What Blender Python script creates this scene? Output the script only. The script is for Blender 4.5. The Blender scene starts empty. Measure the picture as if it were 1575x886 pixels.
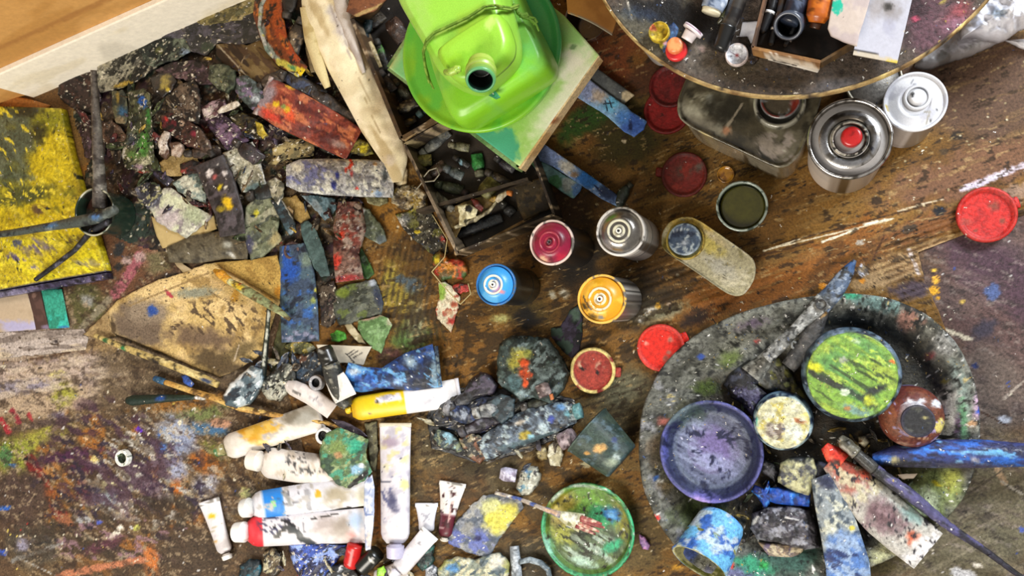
import bpy, math, random
import numpy as np
from mathutils import Vector, Matrix
# ---------------------------------------------------------------- camera, light, exposure
W, HH, F = 1575, 886, 1400.0
CX, CY = 787.5, 443.0
CAMH = 1.6
NAD = (1230.0, 475.0)                      # pixel of the point straight below the camera
S_ = bpy.context.scene
COL = S_.collection
_dn = np.array([NAD[0]-CX, -(NAD[1]-CY), -F]); _dn /= np.linalg.norm(_dn)
_zu = -_dn
_xu = np.array([1.0, 0, 0]); _xu -= _zu*_xu.dot(_zu); _xu /= np.linalg.norm(_xu)
_yu = np.cross(_zu, _xu)
R = np.array([_xu, _yu, _zu])              # camera axes -> world
cam = bpy.data.cameras.new('camera'); cam.sensor_width = 36; cam.lens = 36*F/W; cam.clip_start = .02
co = bpy.data.objects.new('camera', cam); COL.objects.link(co)
m4 = Matrix([list(R[0])+[0], list(R[1])+[0], list(R[2])+[CAMH], [0, 0, 0, 1]])
co.matrix_world = m4
S_.camera = co
S_.view_settings.view_transform = 'Standard'; S_.view_settings.look = 'None'
S_.view_settings.gamma = 1; S_.view_settings.use_curve_mapping = False
S_.view_settings.exposure = 0.4
w = bpy.data.worlds.new('world'); S_.world = w; w.use_nodes = True
w.node_tree.nodes['Background'].inputs[0].default_value = (1.0, .93, .84, 1)
w.node_tree.nodes['Background'].inputs[1].default_value = .26
def area(name, loc, target, size, power, col):
    l = bpy.data.lights.new(name, 'AREA'); l.shape = 'RECTANGLE'; l.size, l.size_y = size; l.energy = power; l.color = col
    o = bpy.data.objects.new(name, l); COL.objects.link(o); o.location = loc
    o.rotation_euler = (Vector(target)-Vector(loc)).to_track_quat('-Z', 'Y').to_euler()
area('window_daylight', (1.9, 2.0, 2.0), (-.2, 0, 0), (1.2, 1.0), 150, (.90, .95, 1.0))
area('fill_light', (-1.0, -1.7, 1.7), (-.75, .2, 0), (1.4, .9), 52, (1.0, .93, .82))  # unseen fill lamp added to brighten the skirting board and left side

# ---------------------------------------------------------------- helpers
def at(px, py, z=0.0):
    px = np.asarray(px, float); py = np.asarray(py, float); z = np.asarray(z, float)
    v = np.stack([px-CX, -(py-CY), np.full(px.shape, -F)], -1) @ R.T
    t = (CAMH-z)/(-v[..., 2])
    return np.stack([v[..., 0]*t, v[..., 1]*t, np.broadcast_to(z, px.shape)], -1)
def mpp(px, py, z=0.0):                    # metres per pixel at a point
    v = np.array([px-CX, -(py-CY), -F]) @ R.T
    return (CAMH-z)/(-v[2])
def hx(h):
    if not isinstance(h, str): return np.array(h, float)
    h = h.lstrip('#'); return np.array([int(h[i:i+2], 16) for i in (0, 2, 4)])/255.0
def lin(c): return np.where(c <= .04045, c/12.92, ((c+.055)/1.055)**2.4)
def vn(x, y, s):
    xi = np.floor(x); yi = np.floor(y); fx = x-xi; fy = y-yi
    fx = fx*fx*(3-2*fx); fy = fy*fy*(3-2*fy)
    def h(a, b):
        q = np.sin(a*127.1+b*311.7+s*74.7)*43758.5453
        return q-np.floor(q)
    return (h(xi, yi)*(1-fx)+h(xi+1, yi)*fx)*(1-fy)+(h(xi, yi+1)*(1-fx)+h(xi+1, yi+1)*fx)*fy
def fbm(x, y, s=0, o=4):
    r = 0; a = .5; t = 0
    for i in range(o):
        r = r+a*vn(x*2**i+i*17.3, y*2**i+i*9.1, s+i); t += a; a *= .55
    return r/t
def ss(a, b, x):
    t = np.clip((x-a)/(b-a+1e-9), 0, 1); return t*t*(3-2*t)
SEED = [3]
def paint(P, base, layers=(), U=None):
    """colours (sRGB) for points P (floor-plan pixels) : base, then paint patches, dabs, strokes, dots"""
    SEED[0] += 1; sd = SEED[0]*1.37
    x, y = P[:, 0], P[:, 1]
    c = np.array(base, float) if not isinstance(base, str) else np.tile(hx(base), (len(P), 1))
    if c.ndim == 1: c = np.tile(c, (len(P), 1))
    for i, L in enumerate(layers):
        k = L[0]; s = sd+i*3.1
        if k == 'n':      # noise patches: colour, scale, threshold, soft, angle, stretch, alpha
            _, h, sc, th = L[:4]; so, an, ra, al = (list(L[4:])+[.06, 0, 1, 1][len(L)-4:])
            a = math.radians(an); u = (x*math.cos(a)+y*math.sin(a))/(sc*ra); v = (-x*math.sin(a)+y*math.cos(a))/sc
            m = ss(th, th+so, fbm(u, v, s))*al
        elif k == 'd':    # dab: x, y, rx, ry, angle, colour, soft, alpha
            _, X, Y, rx, ry, an, h = L[:7]; so, al = (list(L[7:])+[.35, 1][len(L)-7:])
            a = math.radians(an); dx, dy = x-X, y-Y
            u = (dx*math.cos(a)+dy*math.sin(a))/rx; v = (-dx*math.sin(a)+dy*math.cos(a))/ry
            q = max(3.0, min(rx, ry)*.45)
            d = np.sqrt(u*u+v*v)+(fbm(x/q, y/q, s, 3)-.5)*.9
            m = 1-ss(1-so, 1+so*.4, d); m = m*al
        elif k == 'l':    # stroke: x0,y0,x1,y1,width,colour, alpha
            _, X0, Y0, X1, Y1, wd, h = L[:7]; al = L[7] if len(L) > 7 else 1
            ex, ey = X1-X0, Y1-Y0; t = np.clip(((x-X0)*ex+(y-Y0)*ey)/(ex*ex+ey*ey+1e-9), 0, 1)
            d = np.hypot(x-X0-t*ex, y-Y0-t*ey)+(fbm(x/5, y/5, s, 2)-.5)*min(wd, 8)*.7
            m = (1-ss(wd*.35, wd*.62, d))*al
        elif k == 's':    # dots: colour, cell, probability, radius
            _, h, cell, pr, r = L[:5]
            x0_, y0_ = x, y; wx = fbm(x/6, y/6, s, 2)-.5; wy = fbm(x/6+40, y/6, s, 2)-.5
            x = x+wx*cell*.6; y = y+wy*cell*.6; pr = pr*.65*(.1+1.3*ss(.4, .62, fbm(x/90, y/90, s+3, 3)))
            xi = np.floor(x/cell); yi = np.floor(y/cell)
            def hh(q): t = np.sin(xi*12.98+yi*78.23+s*q)*43758.5; return t-np.floor(t)
            dx = x/cell-xi-(.3+.4*hh(1.1)); dy = y/cell-yi-(.3+.4*hh(2.3))
            m = (np.hypot(dx, dy*(1+hh(5.1))) < r*(.3+.7*hh(3.7)**2))*(hh(4.9) < pr)*1.0
            x, y = x0_, y0_
        elif k == 'w':    # stripes painting the shade between ridges: x, y, rx, ry, colour, angle, period, alpha
            _, X, Y, rx, ry, h, an, pe, al = L
            a = math.radians(an); v = -x*math.sin(a)+y*math.cos(a)+(fbm(x/30, y/30, s, 2)-.5)*4
            m = (.5+.5*np.sin(v*6.283/pe))*al*(1-ss(.7, 1.1, np.hypot((x-X)/rx, (y-Y)/ry)+(fbm(x/24, y/24, s, 3)-.5)*.8))*ss(.3, .5, fbm(x/12, y/12, s+2, 3))
        elif k == 'N':    # noise patches inside an oval: x, y, rx, ry, colour, scale, threshold, soft, angle, stretch, alpha
            _, X, Y, rx, ry, h, sc, th, so, an, ra, al = L
            a = math.radians(an); u = (x*math.cos(a)+y*math.sin(a))/(sc*ra); v = (-x*math.sin(a)+y*math.cos(a))/sc
            m = ss(th, th+so, fbm(u, v, s))*al*(1-ss(.7, 1.1, np.hypot((x-X)/rx, (y-Y)/ry)+(fbm(x/40, y/40, s, 2)-.5)*.4))
        elif k == 'u' and U is not None:   # band along a tube
            _, u0, u1, h = L[:4]
            m = ss(u0-.008, u0+.008, U)*(1-ss(u1-.008, u1+.008, U))
        else: continue
        c = c*(1-m[:, None])+hx(h)[None]*m[:, None]
    return c
# ------------------------------------------------------------- materials
MATS = {}
def M(key):
    if key in MATS: return MATS[key]
    #          rough var  speck bump metal bscale coat
    T = {'paint': (.45, .34, .03, .5, 0, 180, .05), 'crust': (.5, .5, .15, .9, 0, 140, .0), 'floor': (.7, .4, .015, .35, 0, 220, 0),
         'board': (.72, .34, .012, .3, 0, 260, 0), 'plastic': (.32, .06, .0, .06, 0, 200, .2), 'label': (.45, .07, .01, .1, 0, 120, .1), 'paper': (.8, .06, .01, .12, 0, 160, 0),
         'metal': (.27, .15, .0, .12, .95, 160, 0), 'dullmetal': (.45, .3, .05, .3, .55, 150, 0), 'wood': (.7, .25, .03, .3, 0, 200, 0),
         'cloth': (.9, .12, .01, .35, 0, 500, 0), 'oil': (.28, .4, .08, 1.0, 0, 120, .15), 'wet': (.12, .2, .0, .25, 0, 60, .6), 'wall': (.75, .08, .0, .08, 0, 90, 0), 'spray': (.34, .1, .0, .1, 0, 700, .1)}
    ro, va, sp, bu, me, bs, ct = T[key]
    m = bpy.data.materials.new(key); m.use_nodes = True; n = m.node_tree; N = n.nodes; Lk = n.links.new
    b = N['Principled BSDF']; b.inputs['Roughness'].default_value = ro; b.inputs['Metallic'].default_value = me
    b.inputs['Coat Weight'].default_value = ct; b.inputs['Specular IOR Level'].default_value = .32 if key in ('crust', 'paint', 'floor', 'board', 'cloth') else .5
    b.inputs['Coat Roughness'].default_value = .2
    A = N.new('ShaderNodeAttribute'); A.attribute_name = 'Col'
    tc = N.new('ShaderNodeTexCoord')
    n1 = N.new('ShaderNodeTexNoise'); n1.inputs['Scale'].default_value = bs; n1.inputs['Detail'].default_value = 6; n1.inputs['Roughness'].default_value = .7
    Lk(tc.outputs['Object'], n1.inputs['Vector'])
    mr = N.new('ShaderNodeMapRange'); mr.inputs[1].default_value = .3; mr.inputs[2].default_value = .7; q_ = .86 if key in ('label', 'paper') else 1.0; mr.inputs[3].default_value = q_*(1-va*1.7); mr.inputs[4].default_value = q_*(1+va)
    Lk(n1.outputs['Fac'], mr.inputs[0])
    sc = N.new('ShaderNodeVectorMath'); sc.operation = 'SCALE'; Lk(A.outputs['Color'], sc.inputs[0]); Lk(mr.outputs[0], sc.inputs['Scale'])
    out = sc.outputs[0]
    if sp > 0:
        vo = N.new('ShaderNodeTexVoronoi'); vo.inputs['Scale'].default_value = 210
        nd = N.new('ShaderNodeTexNoise'); nd.inputs['Scale'].default_value = 190; Lk(tc.outputs['Object'], nd.inputs['Vector'])
        nm = N.new('ShaderNodeVectorMath'); nm.operation = 'SCALE'; nm.inputs['Scale'].default_value = .014; Lk(nd.outputs['Color'], nm.inputs[0])
        na = N.new('ShaderNodeVectorMath'); na.operation = 'ADD'; Lk(tc.outputs['Object'], na.inputs[0]); Lk(nm.outputs[0], na.inputs[1]); Lk(na.outputs[0], vo.inputs['Vector'])
        se = N.new('ShaderNodeSeparateColor'); Lk(vo.outputs['Color'], se.inputs[0])
        lt = N.new('ShaderNodeMath'); lt.operation = 'LESS_THAN'; lt.inputs[1].default_value = sp; Lk(se.outputs[0], lt.inputs[0])
        l2 = N.new('ShaderNodeMath'); l2.operation = 'LESS_THAN'; l2.inputs[1].default_value = .3; Lk(vo.outputs['Distance'], l2.inputs[0])
        mu = N.new('ShaderNodeMath'); mu.operation = 'MULTIPLY'; Lk(lt.outputs[0], mu.inputs[0]); Lk(l2.outputs[0], mu.inputs[1])
        cr = N.new('ShaderNodeValToRGB'); cr.color_ramp.interpolation = 'CONSTANT'; e = cr.color_ramp.elements
        cols = [(.012, .01, .012), (.6, .56, .46), (.03, .025, .02), (.75, .74, .72), (.35, .24, .06), (.04, .07, .16), (.5, .45, .38), (.02, .02, .02)]
        e[0].color = cols[0]+(1,); e[1].position = 1/8; e[1].color = cols[1]+(1,)
        for i in range(2, 8): q = e.new(i/8); q.color = cols[i]+(1,)
        Lk(se.outputs[1], cr.inputs[0])
        mx = N.new('ShaderNodeMix'); mx.data_type = 'RGBA'; Lk(mu.outputs[0], mx.inputs['Factor']); Lk(out, mx.inputs['A']); Lk(cr.outputs[0], mx.inputs['B'])
        out = mx.outputs['Result']
    Lk(out, b.inputs['Base Color'])
    bp = N.new('ShaderNodeBump'); bp.inputs['Strength'].default_value = bu; bp.inputs['Distance'].default_value = .003
    Lk(n1.outputs['Fac'], bp.inputs['Height']); Lk(bp.outputs[0], b.inputs['Normal'])
    MATS[key] = m; return m
def glassy(name, col, rough, trans, ior=1.45):
    m = bpy.data.materials.new(name); m.use_nodes = True; b = m.node_tree.nodes['Principled BSDF']
    b.inputs['Base Color'].default_value = tuple(lin(hx(col)))+(1,); b.inputs['Roughness'].default_value = rough
    b.inputs['Transmission Weight'].default_value = trans; b.inputs['IOR'].default_value = ior
    N = m.node_tree.nodes; nz = N.new('ShaderNodeTexNoise'); nz.inputs['Scale'].default_value = 60; bp = N.new('ShaderNodeBump'); bp.inputs['Strength'].default_value = .15
    m.node_tree.links.new(nz.outputs['Fac'], bp.inputs['Height']); m.node_tree.links.new(bp.outputs[0], b.inputs['Normal'])
    MATS[name] = m; return m
glassy('glass', 'dfe8e4', .08, .9); glassy('liquid', '3a3a10', .05, .25); glassy('film', 'c8c8d0', .3, .35)
# ------------------------------------------------------------- object creation
def tag(o, label=None, cat=None, group=None, kind=None):
    if label: o['label'] = label
    if cat: o['category'] = cat
    if group: o['group'] = group
    if kind: o['kind'] = kind
    return o
def thing(name, label, cat, loc, group=None):
    o = bpy.data.objects.new(name, None); COL.objects.link(o); o.location = [float(v) for v in loc]; o.empty_display_size = .02
    return tag(o, label, cat, group)
def mk(name, V, Fc, C, mat, parent=None, smooth=True, sharp=None):
    """V world vertices, Fc list of index arrays (quads / tris / ngons), C sRGB colours"""
    V = np.asarray(V, float)
    if parent is not None: org = np.array(parent['_o'])
    else: org = np.array([(V[:, 0].min()+V[:, 0].max())/2, (V[:, 1].min()+V[:, 1].max())/2, V[:, 2].min()])
    me = bpy.data.meshes.new(name)
    fl = []; starts = []; tot = []
    p = 0; arrs = []
    for A in Fc:
        A = np.asarray(A, np.int32)
        if A.ndim == 1: A = A[None]
        k = A.shape[1]; arrs.append(A.ravel()); starts.append(p+np.arange(len(A))*k); tot.append(np.full(len(A), k)); p += A.size
    li = np.concatenate(arrs); st = np.concatenate(starts); to = np.concatenate(tot)
    me.vertices.add(len(V)); me.vertices.foreach_set('co', (V-org).astype(np.float32).ravel())
    me.loops.add(len(li)); me.loops.foreach_set('vertex_index', li.astype(np.int32))
    me.polygons.add(len(st)); me.polygons.foreach_set('loop_start', st.astype(np.int32)); me.polygons.foreach_set('loop_total', to.astype(np.int32))
    me.update(calc_edges=True); me.validate()
    at_ = me.color_attributes.new('Col', 'FLOAT_COLOR', 'POINT')
    C = np.clip(np.asarray(C, float), 0, 1)
    if C.ndim == 1: C = np.tile(C, (len(V), 1))
    L4 = np.ones((len(V), 4), np.float32); L4[:, :3] = lin(C); at_.data.foreach_set('color', L4.ravel())
    me.polygons.foreach_set('use_smooth', np.full(len(st), bool(smooth)))
    me.materials.append(MATS.get(mat) or M(mat))
    o = bpy.data.objects.new(name, me); COL.objects.link(o)
    if parent is not None: o.parent = parent
    else: o.location = [float(v) for v in org]
    return o
def root(name, label, cat, px, py, z=0, group=None):
    p = at(px, py, z); o = thing(name, label, cat, p, group); o['_o'] = [float(v) for v in p]; return o
def grid_faces(n, m, wrap=False):
    i = np.arange(n-1)[:, None]; j = np.arange(m if wrap else m-1)[None]
    j2 = (j+1) % m; a = i*m+j; b = i*m+j2; c = (i+1)*m+j2; d = (i+1)*m+j
    return np.stack([a, b, c, d], -1).reshape(-1, 4)
def mound(x, y):
    x = np.asarray(x, float); y = np.asarray(y, float)
    g = 0
    for X, Y, rx, ry, h in ((290, 140, 230, 120, .026), (330, 290, 230, 110, .012), (450, 120, 140, 120, .014), (480, 360, 120, 160, .006)):
        d = ((x-X)/rx)**2+((y-Y)/ry)**2
        g = g+h*np.clip(1-d, 0, 1)**1.0
    # falls to nothing at the skirting board and beside the painting
    e = ss(14, 70, (y-150)+(x-50)*.424)
    e2 = ss(95, 175, x)*ss(14, 60, (y-150)+(x-50)*.424)
    return g*np.minimum(e, e2)
def resample(pts, step, closed=True):
    P = np.asarray(pts, float)
    if closed: P = np.vstack([P, P[:1]])
    d = np.hypot(*np.diff(P, axis=0).T); s = np.concatenate([[0], np.cumsum(d)]); n = max(12 if closed else 4, int(s[-1]/step))
    t = np.linspace(0, s[-1], n, endpoint=not closed)
    return np.stack([np.interp(t, s, P[:, 0]), np.interp(t, s, P[:, 1])], -1)
def chaikin(pts, k=1, closed=True):
    P = np.asarray(pts, float)
    for _ in range(k):
        Q = np.roll(P, -1, 0)
        if closed: P = np.stack([P*.8+Q*.2, P*.2+Q*.8], 1).reshape(-1, 2)
        else:
            A = P[:-1]; B = P[1:]; P = np.vstack([P[:1], np.stack([A*.75+B*.25, A*.25+B*.75], 1).reshape(-1, 2), P[-1:]])
    return P
def sheet_mesh(pts, z, h, base, layers, step=2.5, rag=1.5, crum=.002, csc=14, curl=0, dome=.3, rnd=0, ctr=None, tilt=(0, 0), zfun=None, useg=True):
    """flat-ish piece with outline pts (pixels) lying z above what is under it, h thick"""
    SEED[0] += 1; sd = SEED[0]*.77
    if rnd: pts = chaikin(pts, rnd)
    B = resample(pts, step)
    if ctr is None: ctr = B.mean(0)
    ctr = np.array(ctr, float)
    if rag:
        n = (fbm(B[:, 0]/7, B[:, 1]/7, sd, 3)-.5)*2*rag; dv = B-ctr; dv /= (np.hypot(*dv.T)[:, None]+1e-6); B = B+dv*n[:, None]
    rad = np.hypot(*(B-ctr).T).max(); K = int(max(4, min(260, rad/step)))
    t = np.concatenate([np.arange(1, K+1)/K]); n = len(B)
    P = ctr+(B-ctr)[None]*t[:, None, None]
    P = P.reshape(-1, 2); tt = np.repeat(t, n)
    P = np.vstack([ctr[None], P]); tt = np.concatenate([[0], tt])
    g = mound(P[:, 0], P[:, 1]) if useg else 0*P[:, 0]
    edge = np.sqrt(np.clip(1-tt**10, 0, 1))
    k_ = mpp(*ctr)
    dx, dy = P[:, 0]-ctr[0], P[:, 1]-ctr[1]
    zz = g+z+h*(.35+.65*edge)*(1-dome+dome*(1-tt**2))+curl*tt**3*(.4+1.2*fbm(P[:, 0]/30, P[:, 1]/30, sd+5, 2))+tilt[0]*dx*k_+tilt[1]*dy*k_
    if crum: 
        f = fbm(P[:, 0]/csc, P[:, 1]/csc, sd, 4); rdg = 1-np.abs(2*fbm(P[:, 0]/csc/1.6, P[:, 1]/csc/1.6, sd+9, 3)-1)
        zz = zz+crum*((f-.5)*1.6+(rdg-.6)*1.2)*(.3+.7*edge)
    if zfun is not None: zz = zz+zfun(P[:, 0], P[:, 1])
    low = g+z+tilt[0]*dx*k_+tilt[1]*dy*k_+curl*.5*tt**3
    zz = np.maximum(zz, low+.0004)
    V = at(P[:, 0], P[:, 1], zz)
    C = paint(P, base, layers)
    nb = len(V); Lz = low[-n:]+(zz[-n:]-low[-n:])*0
    VB = V[-n:].copy(); VB[:, 2] = Lz
    cb = VB.mean(0)[None]
    V = np.vstack([V, VB, cb]); C = np.vstack([C, C[-n:]*.9, C[:1]])
    i = np.arange(n); j = (i+1) % n
    tri = np.stack([np.zeros(n, int), 1+j, 1+i], -1)
    Q = grid_faces(K, n, True)+1
    last = 1+(K-1)*n
    side = np.stack([last+i, last+j, nb+j, nb+i], -1)
    bot = np.stack([np.full(n, nb+n), nb+i, nb+j], -1)
    return V, [tri[:, ::-1] if 0 else tri, Q, side, bot], C
def fixn(o):
    import bmesh
    b = bmesh.new(); b.from_mesh(o.data); bmesh.ops.recalc_face_normals(b, faces=b.faces); b.to_mesh(o.data); b.free(); return o
def S(name, label, cat, pts, z, h, base, layers=(), mat='crust', group=None, parent=None, **k):
    V, Fc, C = sheet_mesh(pts, z*.001, h*.001, base, layers, **k)
    o = fixn(mk(name, V, Fc, C, mat, parent))
    if parent is None: tag(o, label, cat, group)
    elif label: o['label'] = label
    return o
def strip_mesh(path, wid, z, hts, base, layers=(), step=2.5, crum=0, csc=9, power=.5, flat=.0, rag=0, useg=True, m=None):
    """long piece along path (pixels) with half widths wid (pixels) and heights hts (mm), given at the path points"""
    SEED[0] += 1; sd = SEED[0]*.91
    P0 = np.asarray(path, float); d = np.hypot(*np.diff(P0, axis=0).T); s = np.concatenate([[0], np.cumsum(d)])/d.sum(); n = max(6, int(d.sum()/step))
    u = np.linspace(0, 1, n)
    if len(P0) > 2:   # smooth the centre line a little
        cx = np.interp(u, s, P0[:, 0]); cy = np.interp(u, s, P0[:, 1]); ker = np.ones(5)/5
        pad = lambda a: np.concatenate([2*a[0]-a[2:0:-1], a, 2*a[-1]-a[-2:-4:-1]])
        if n > 12: cx = np.convolve(pad(cx), ker, 'valid'); cy = np.convolve(pad(cy), ker, 'valid')
    else: cx = np.interp(u, s, P0[:, 0]); cy = np.interp(u, s, P0[:, 1])
    us = np.linspace(0, 1, len(wid)) if len(wid) != len(s) else s
    w_ = np.interp(u, us, wid); us = np.linspace(0, 1, len(hts)) if len(hts) != len(s) else s
    h_ = np.interp(u, us, hts)*.001
    tx = np.gradient(cx); ty = np.gradient(cy); L = np.hypot(tx, ty)+1e-9; nx, ny = -ty/L, tx/L
    if m is None: m = int(max(7, min(48, 2*w_.max()/step+3)))
    a = np.linspace(0, math.pi, m); v = -np.cos(a); cr = np.sin(a)
    if rag: w_ = w_*(1+(fbm(u*d.sum()/9, u*0+sd, sd, 3)-.5)*rag)
    X = cx[:, None]+nx[:, None]*w_[:, None]*v; Y = cy[:, None]+ny[:, None]*w_[:, None]*v
    g = mound(X, Y) if useg else 0*X
    Z = g+z*.001+h_[:, None]*np.maximum(cr[None]**(power*2), 0)+.0003
    if crum:
        Z = Z+crum*.001*((fbm(X/csc, Y/csc, sd, 3)-.5)*2+(.4-np.abs(2*fbm(X/csc/1.5, Y/csc/1.5, sd+4, 3)-1))*1.4)*np.minimum(1, cr*1.6)[None]
        Z = np.maximum(Z, g+z*.001+.0003)
    XY = np.stack([X.ravel(), Y.ravel()], -1)
    V = at(X.ravel(), Y.ravel(), Z.ravel())
    C = paint(XY, base, layers, np.repeat(u, m))
    N = n*m; VB = V.reshape(n, m, 3)[:, [0, -1]].reshape(-1, 3).copy(); VB[:, 2] = (g.reshape(n, m)[:, [0, -1]].ravel())+z*.001-.0002
    V = np.vstack([V, VB]); C = np.vstack([C, C.reshape(n, m, 3)[:, [0, -1]].reshape(-1, 3)])
    Fc = [grid_faces(n, m)]
    i = np.arange(n-1)
    l0 = i*m; l1 = (i+1)*m; b0 = N+2*i; b1 = N+2*(i+1)
    Fc.append(np.stack([l0, l1, b1, b0], -1)); Fc.append(np.stack([l0+m-1, b0+1, b1+1, l1+m-1], -1)); Fc.append(np.stack([b0, b1, b1+1, b0+1], -1))
    Fc.append(np.concatenate([np.arange(m), [N+1, N]])); Fc.append(np.concatenate([[N+2*(n-1), N+2*(n-1)+1], (n-1)*m+np.arange(m)[::-1]]))
    return V, Fc, C
def ST(name, label, cat, path, wid, z, hts, base, layers=(), mat='crust', group=None, parent=None, **k):
    V, Fc, C = strip_mesh(path, wid, z, hts, base, layers, **k)
    o = fixn(mk(name, V, Fc, C, mat, parent))
    if parent is None: tag(o, label, cat, group)
    elif label: o['label'] = label
    return o
def rod(name, pts, base, layers=(), mat='paint', parent=None, seg=14, step=3, flat=1.0, noise=0):
    """round bar through (px, py, z, radius_px) points; flat < 1 squashes it"""
    P = np.array(pts, float); d = np.hypot(*np.diff(P[:, :2], axis=0).T)+np.abs(np.diff(P[:, 2]))*800; s = np.concatenate([[0], np.cumsum(d)]); n = max(len(P), int(s[-1]/step)+2)
    t = np.unique(np.concatenate([np.linspace(0, s[-1], n), s])); n = len(t)
    q = [np.interp(t, s, P[:, k]) for k in range(4)]
    Cn = at(q[0], q[1], q[2]); rr = q[3]*np.array([mpp(a, b, c) for a, b, c in zip(q[0], q[1], q[2])])
    if noise: rr = rr*(1+(fbm(t/9, t*0+SEED[0], SEED[0], 3)-.5)*noise)
    T = np.gradient(Cn, axis=0); T /= np.linalg.norm(T, axis=1)[:, None]+1e-12
    up = np.tile([0, 0, 1.0], (n, 1)); up[np.abs(T[:, 2]) > .9] = [0, 1, 0]
    A = np.cross(T, up); A /= np.linalg.norm(A, axis=1)[:, None]; Bv = np.cross(A, T)
    a = np.arange(seg)/seg*2*math.pi
    V = Cn[:, None]+rr[:, None, None]*(np.cos(a)[None, :, None]*A[:, None]+flat*np.sin(a)[None, :, None]*Bv[:, None])
    nx = np.gradient(q[0]); ny = np.gradient(q[1]); l = np.hypot(nx, ny)+1e-9
    XY = np.stack([(q[0][:, None]-ny[:, None]/l[:, None]*q[3][:, None]*np.cos(a)).ravel(), (q[1][:, None]+nx[:, None]/l[:, None]*q[3][:, None]*np.cos(a)).ravel()], -1)
    V = V.reshape(-1, 3); C = paint(XY, base, layers, np.repeat(t/s[-1], seg))
    Fc = [grid_faces(n, seg, True), np.arange(seg), (n-1)*seg+np.arange(seg)[::-1]]
    return fixn(mk(name, V, Fc, C, mat, parent))
def lathe(name, cx, cy, zr, prof, layers=(), mat='paint', parent=None, seg=72, wob=0, axis=None, close=True, sub=3, org=None):
    """turned shape: prof = [(radius px, z metres, colour)], centre at pixel (cx,cy) seen at height zr"""
    SEED[0] += 1; sd = SEED[0]
    c = at(cx, cy, zr) if org is None else np.array(org); k = mpp(cx, cy, zr)
    r = [prof[0][0]]; z = [prof[0][1]]; cc = [hx(prof[0][2])]
    for a, b in zip(prof[:-1], prof[1:]):
        L = math.hypot((b[0]-a[0])*k, b[1]-a[1]); q = max(1, int(L/(sub*.001)))
        for i in range(1, q+1): t = i/q; r.append(a[0]+(b[0]-a[0])*t); z.append(a[1]+(b[1]-a[1])*t); cc.append(hx(b[2]))
    r = np.array(r)*k; z = np.array(z); cc = np.array(cc); n = len(r)
    th = np.arange(seg)/seg*2*math.pi
    wb = 1+wob*(fbm(np.cos(th)*1.5+5, np.sin(th)*1.5+sd, sd, 3)-.5)
    X = np.outer(r, np.cos(th)*wb); Y = np.outer(r, np.sin(th)*wb)
    if axis is None: V = np.stack([c[0]+X, c[1]+Y, np.repeat(z[:, None], seg, 1)], -1)
    else:
        ax = Vector(axis).normalized(); rot = np.array(Vector((0, 0, 1)).rotation_difference(ax).to_matrix())
        V = np.stack([X, Y, np.repeat(z[:, None], seg, 1)], -1) @ rot.T+np.array([c[0], c[1], zr if org is None else org[2]])
    V = V.reshape(-1, 3)
    XY = np.stack([(X/k+cx).ravel(), (-Y/k+cy).ravel()], -1)
    if axis is not None:
        cm = (V-np.array([0, 0, CAMH])) @ R; XY = np.stack([CX+cm[:, 0]/-cm[:, 2]*F, CY-cm[:, 1]/-cm[:, 2]*F], -1)
    C = paint(XY, np.repeat(cc, seg, 0), layers)
    Fc = [grid_faces(n, seg, True)]
    if close: Fc += [np.arange(seg), (n-1)*seg+np.arange(seg)[::-1]]
    return fixn(mk(name, V, Fc, C, mat, parent))
def loft(name, pts, zref, rings, base, layers=(), mat='plastic', parent=None, rnd=2, step=4, ctr=None):
    """outline pts (pixels at height zref); rings = [(scale, z)] from the bottom up, closed at both ends"""
    B = resample(chaikin(pts, rnd), step); c = B.mean(0) if ctr is None else np.array(ctr, float)
    Bw = at(B[:, 0], B[:, 1], zref); cw = at(c[0], c[1], zref); n = len(B); V = []; XY = []
    sc = []; zs = []
    for (a, z1), (b, z2) in zip(rings[:-1], rings[1:]):
        q = max(1, int(max(abs(a-b)*np.hypot(*(B-c).T).max()/4, abs(z2-z1)/.006)))
        for i in range(q): sc.append(a+(b-a)*i/q); zs.append(z1+(z2-z1)*i/q)
    sc.append(rings[-1][0]); zs.append(rings[-1][1])
    for s, z in zip(sc, zs):
        p = cw+(Bw-cw)*s; p[:, 2] = z; V.append(p); XY.append(c+(B-c)*s)
    V = np.concatenate(V); XY = np.concatenate(XY); C = paint(XY, base, layers)
    Fc = [grid_faces(len(sc), n, True), np.arange(n), (len(sc)-1)*n+np.arange(n)[::-1]]
    return fixn(mk(name, V, Fc, C, mat, parent))
def wbox(name, a, b, w_px, z0, z1, base, layers=(), mat='wood', parent=None, zref=None):
    """straight board standing between pixels a and b (read at height zref), w_px thick"""
    zr = z1 if zref is None else zref
    a = np.array(a, float); b = np.array(b, float); d = b-a; L = np.hypot(*d); nrm = np.array([-d[1], d[0]])/L*w_px/2
    n = max(2, int(L/4)); us = np.linspace(0, 1, n); prof = [(-1, 0), (-1, .5), (-1, 1), (0, 1), (1, 1), (1, .5), (1, 0)]
    V = []; XY = []
    for u in us:
        p = a+d*u
        for s, t in prof:
            q = p+nrm*s; w3 = at(q[0], q[1], zr); w3[2] = z0+(z1-z0)*t; V.append(w3); XY.append(q+np.array([0, (1-t)*6]))
    V = np.array(V); XY = np.array(XY); m = len(prof)
    Fc = [grid_faces(n, m, True), np.arange(m), (n-1)*m+np.arange(m)[::-1]]
    return fixn(mk(name, V, Fc, paint(XY, base, layers), mat, parent, smooth=False))
def R4(cx, cy, l, w_, ang):      # rectangle outline
    a = math.radians(ang); c, s = math.cos(a), math.sin(a)
    return [(cx+x*c-y*s, cy+x*s+y*c) for x, y in ((-l/2, -w_/2), (0, -w_/2), (l/2, -w_/2), (l/2, w_/2), (0, w_/2), (-l/2, w_/2))]
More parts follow.
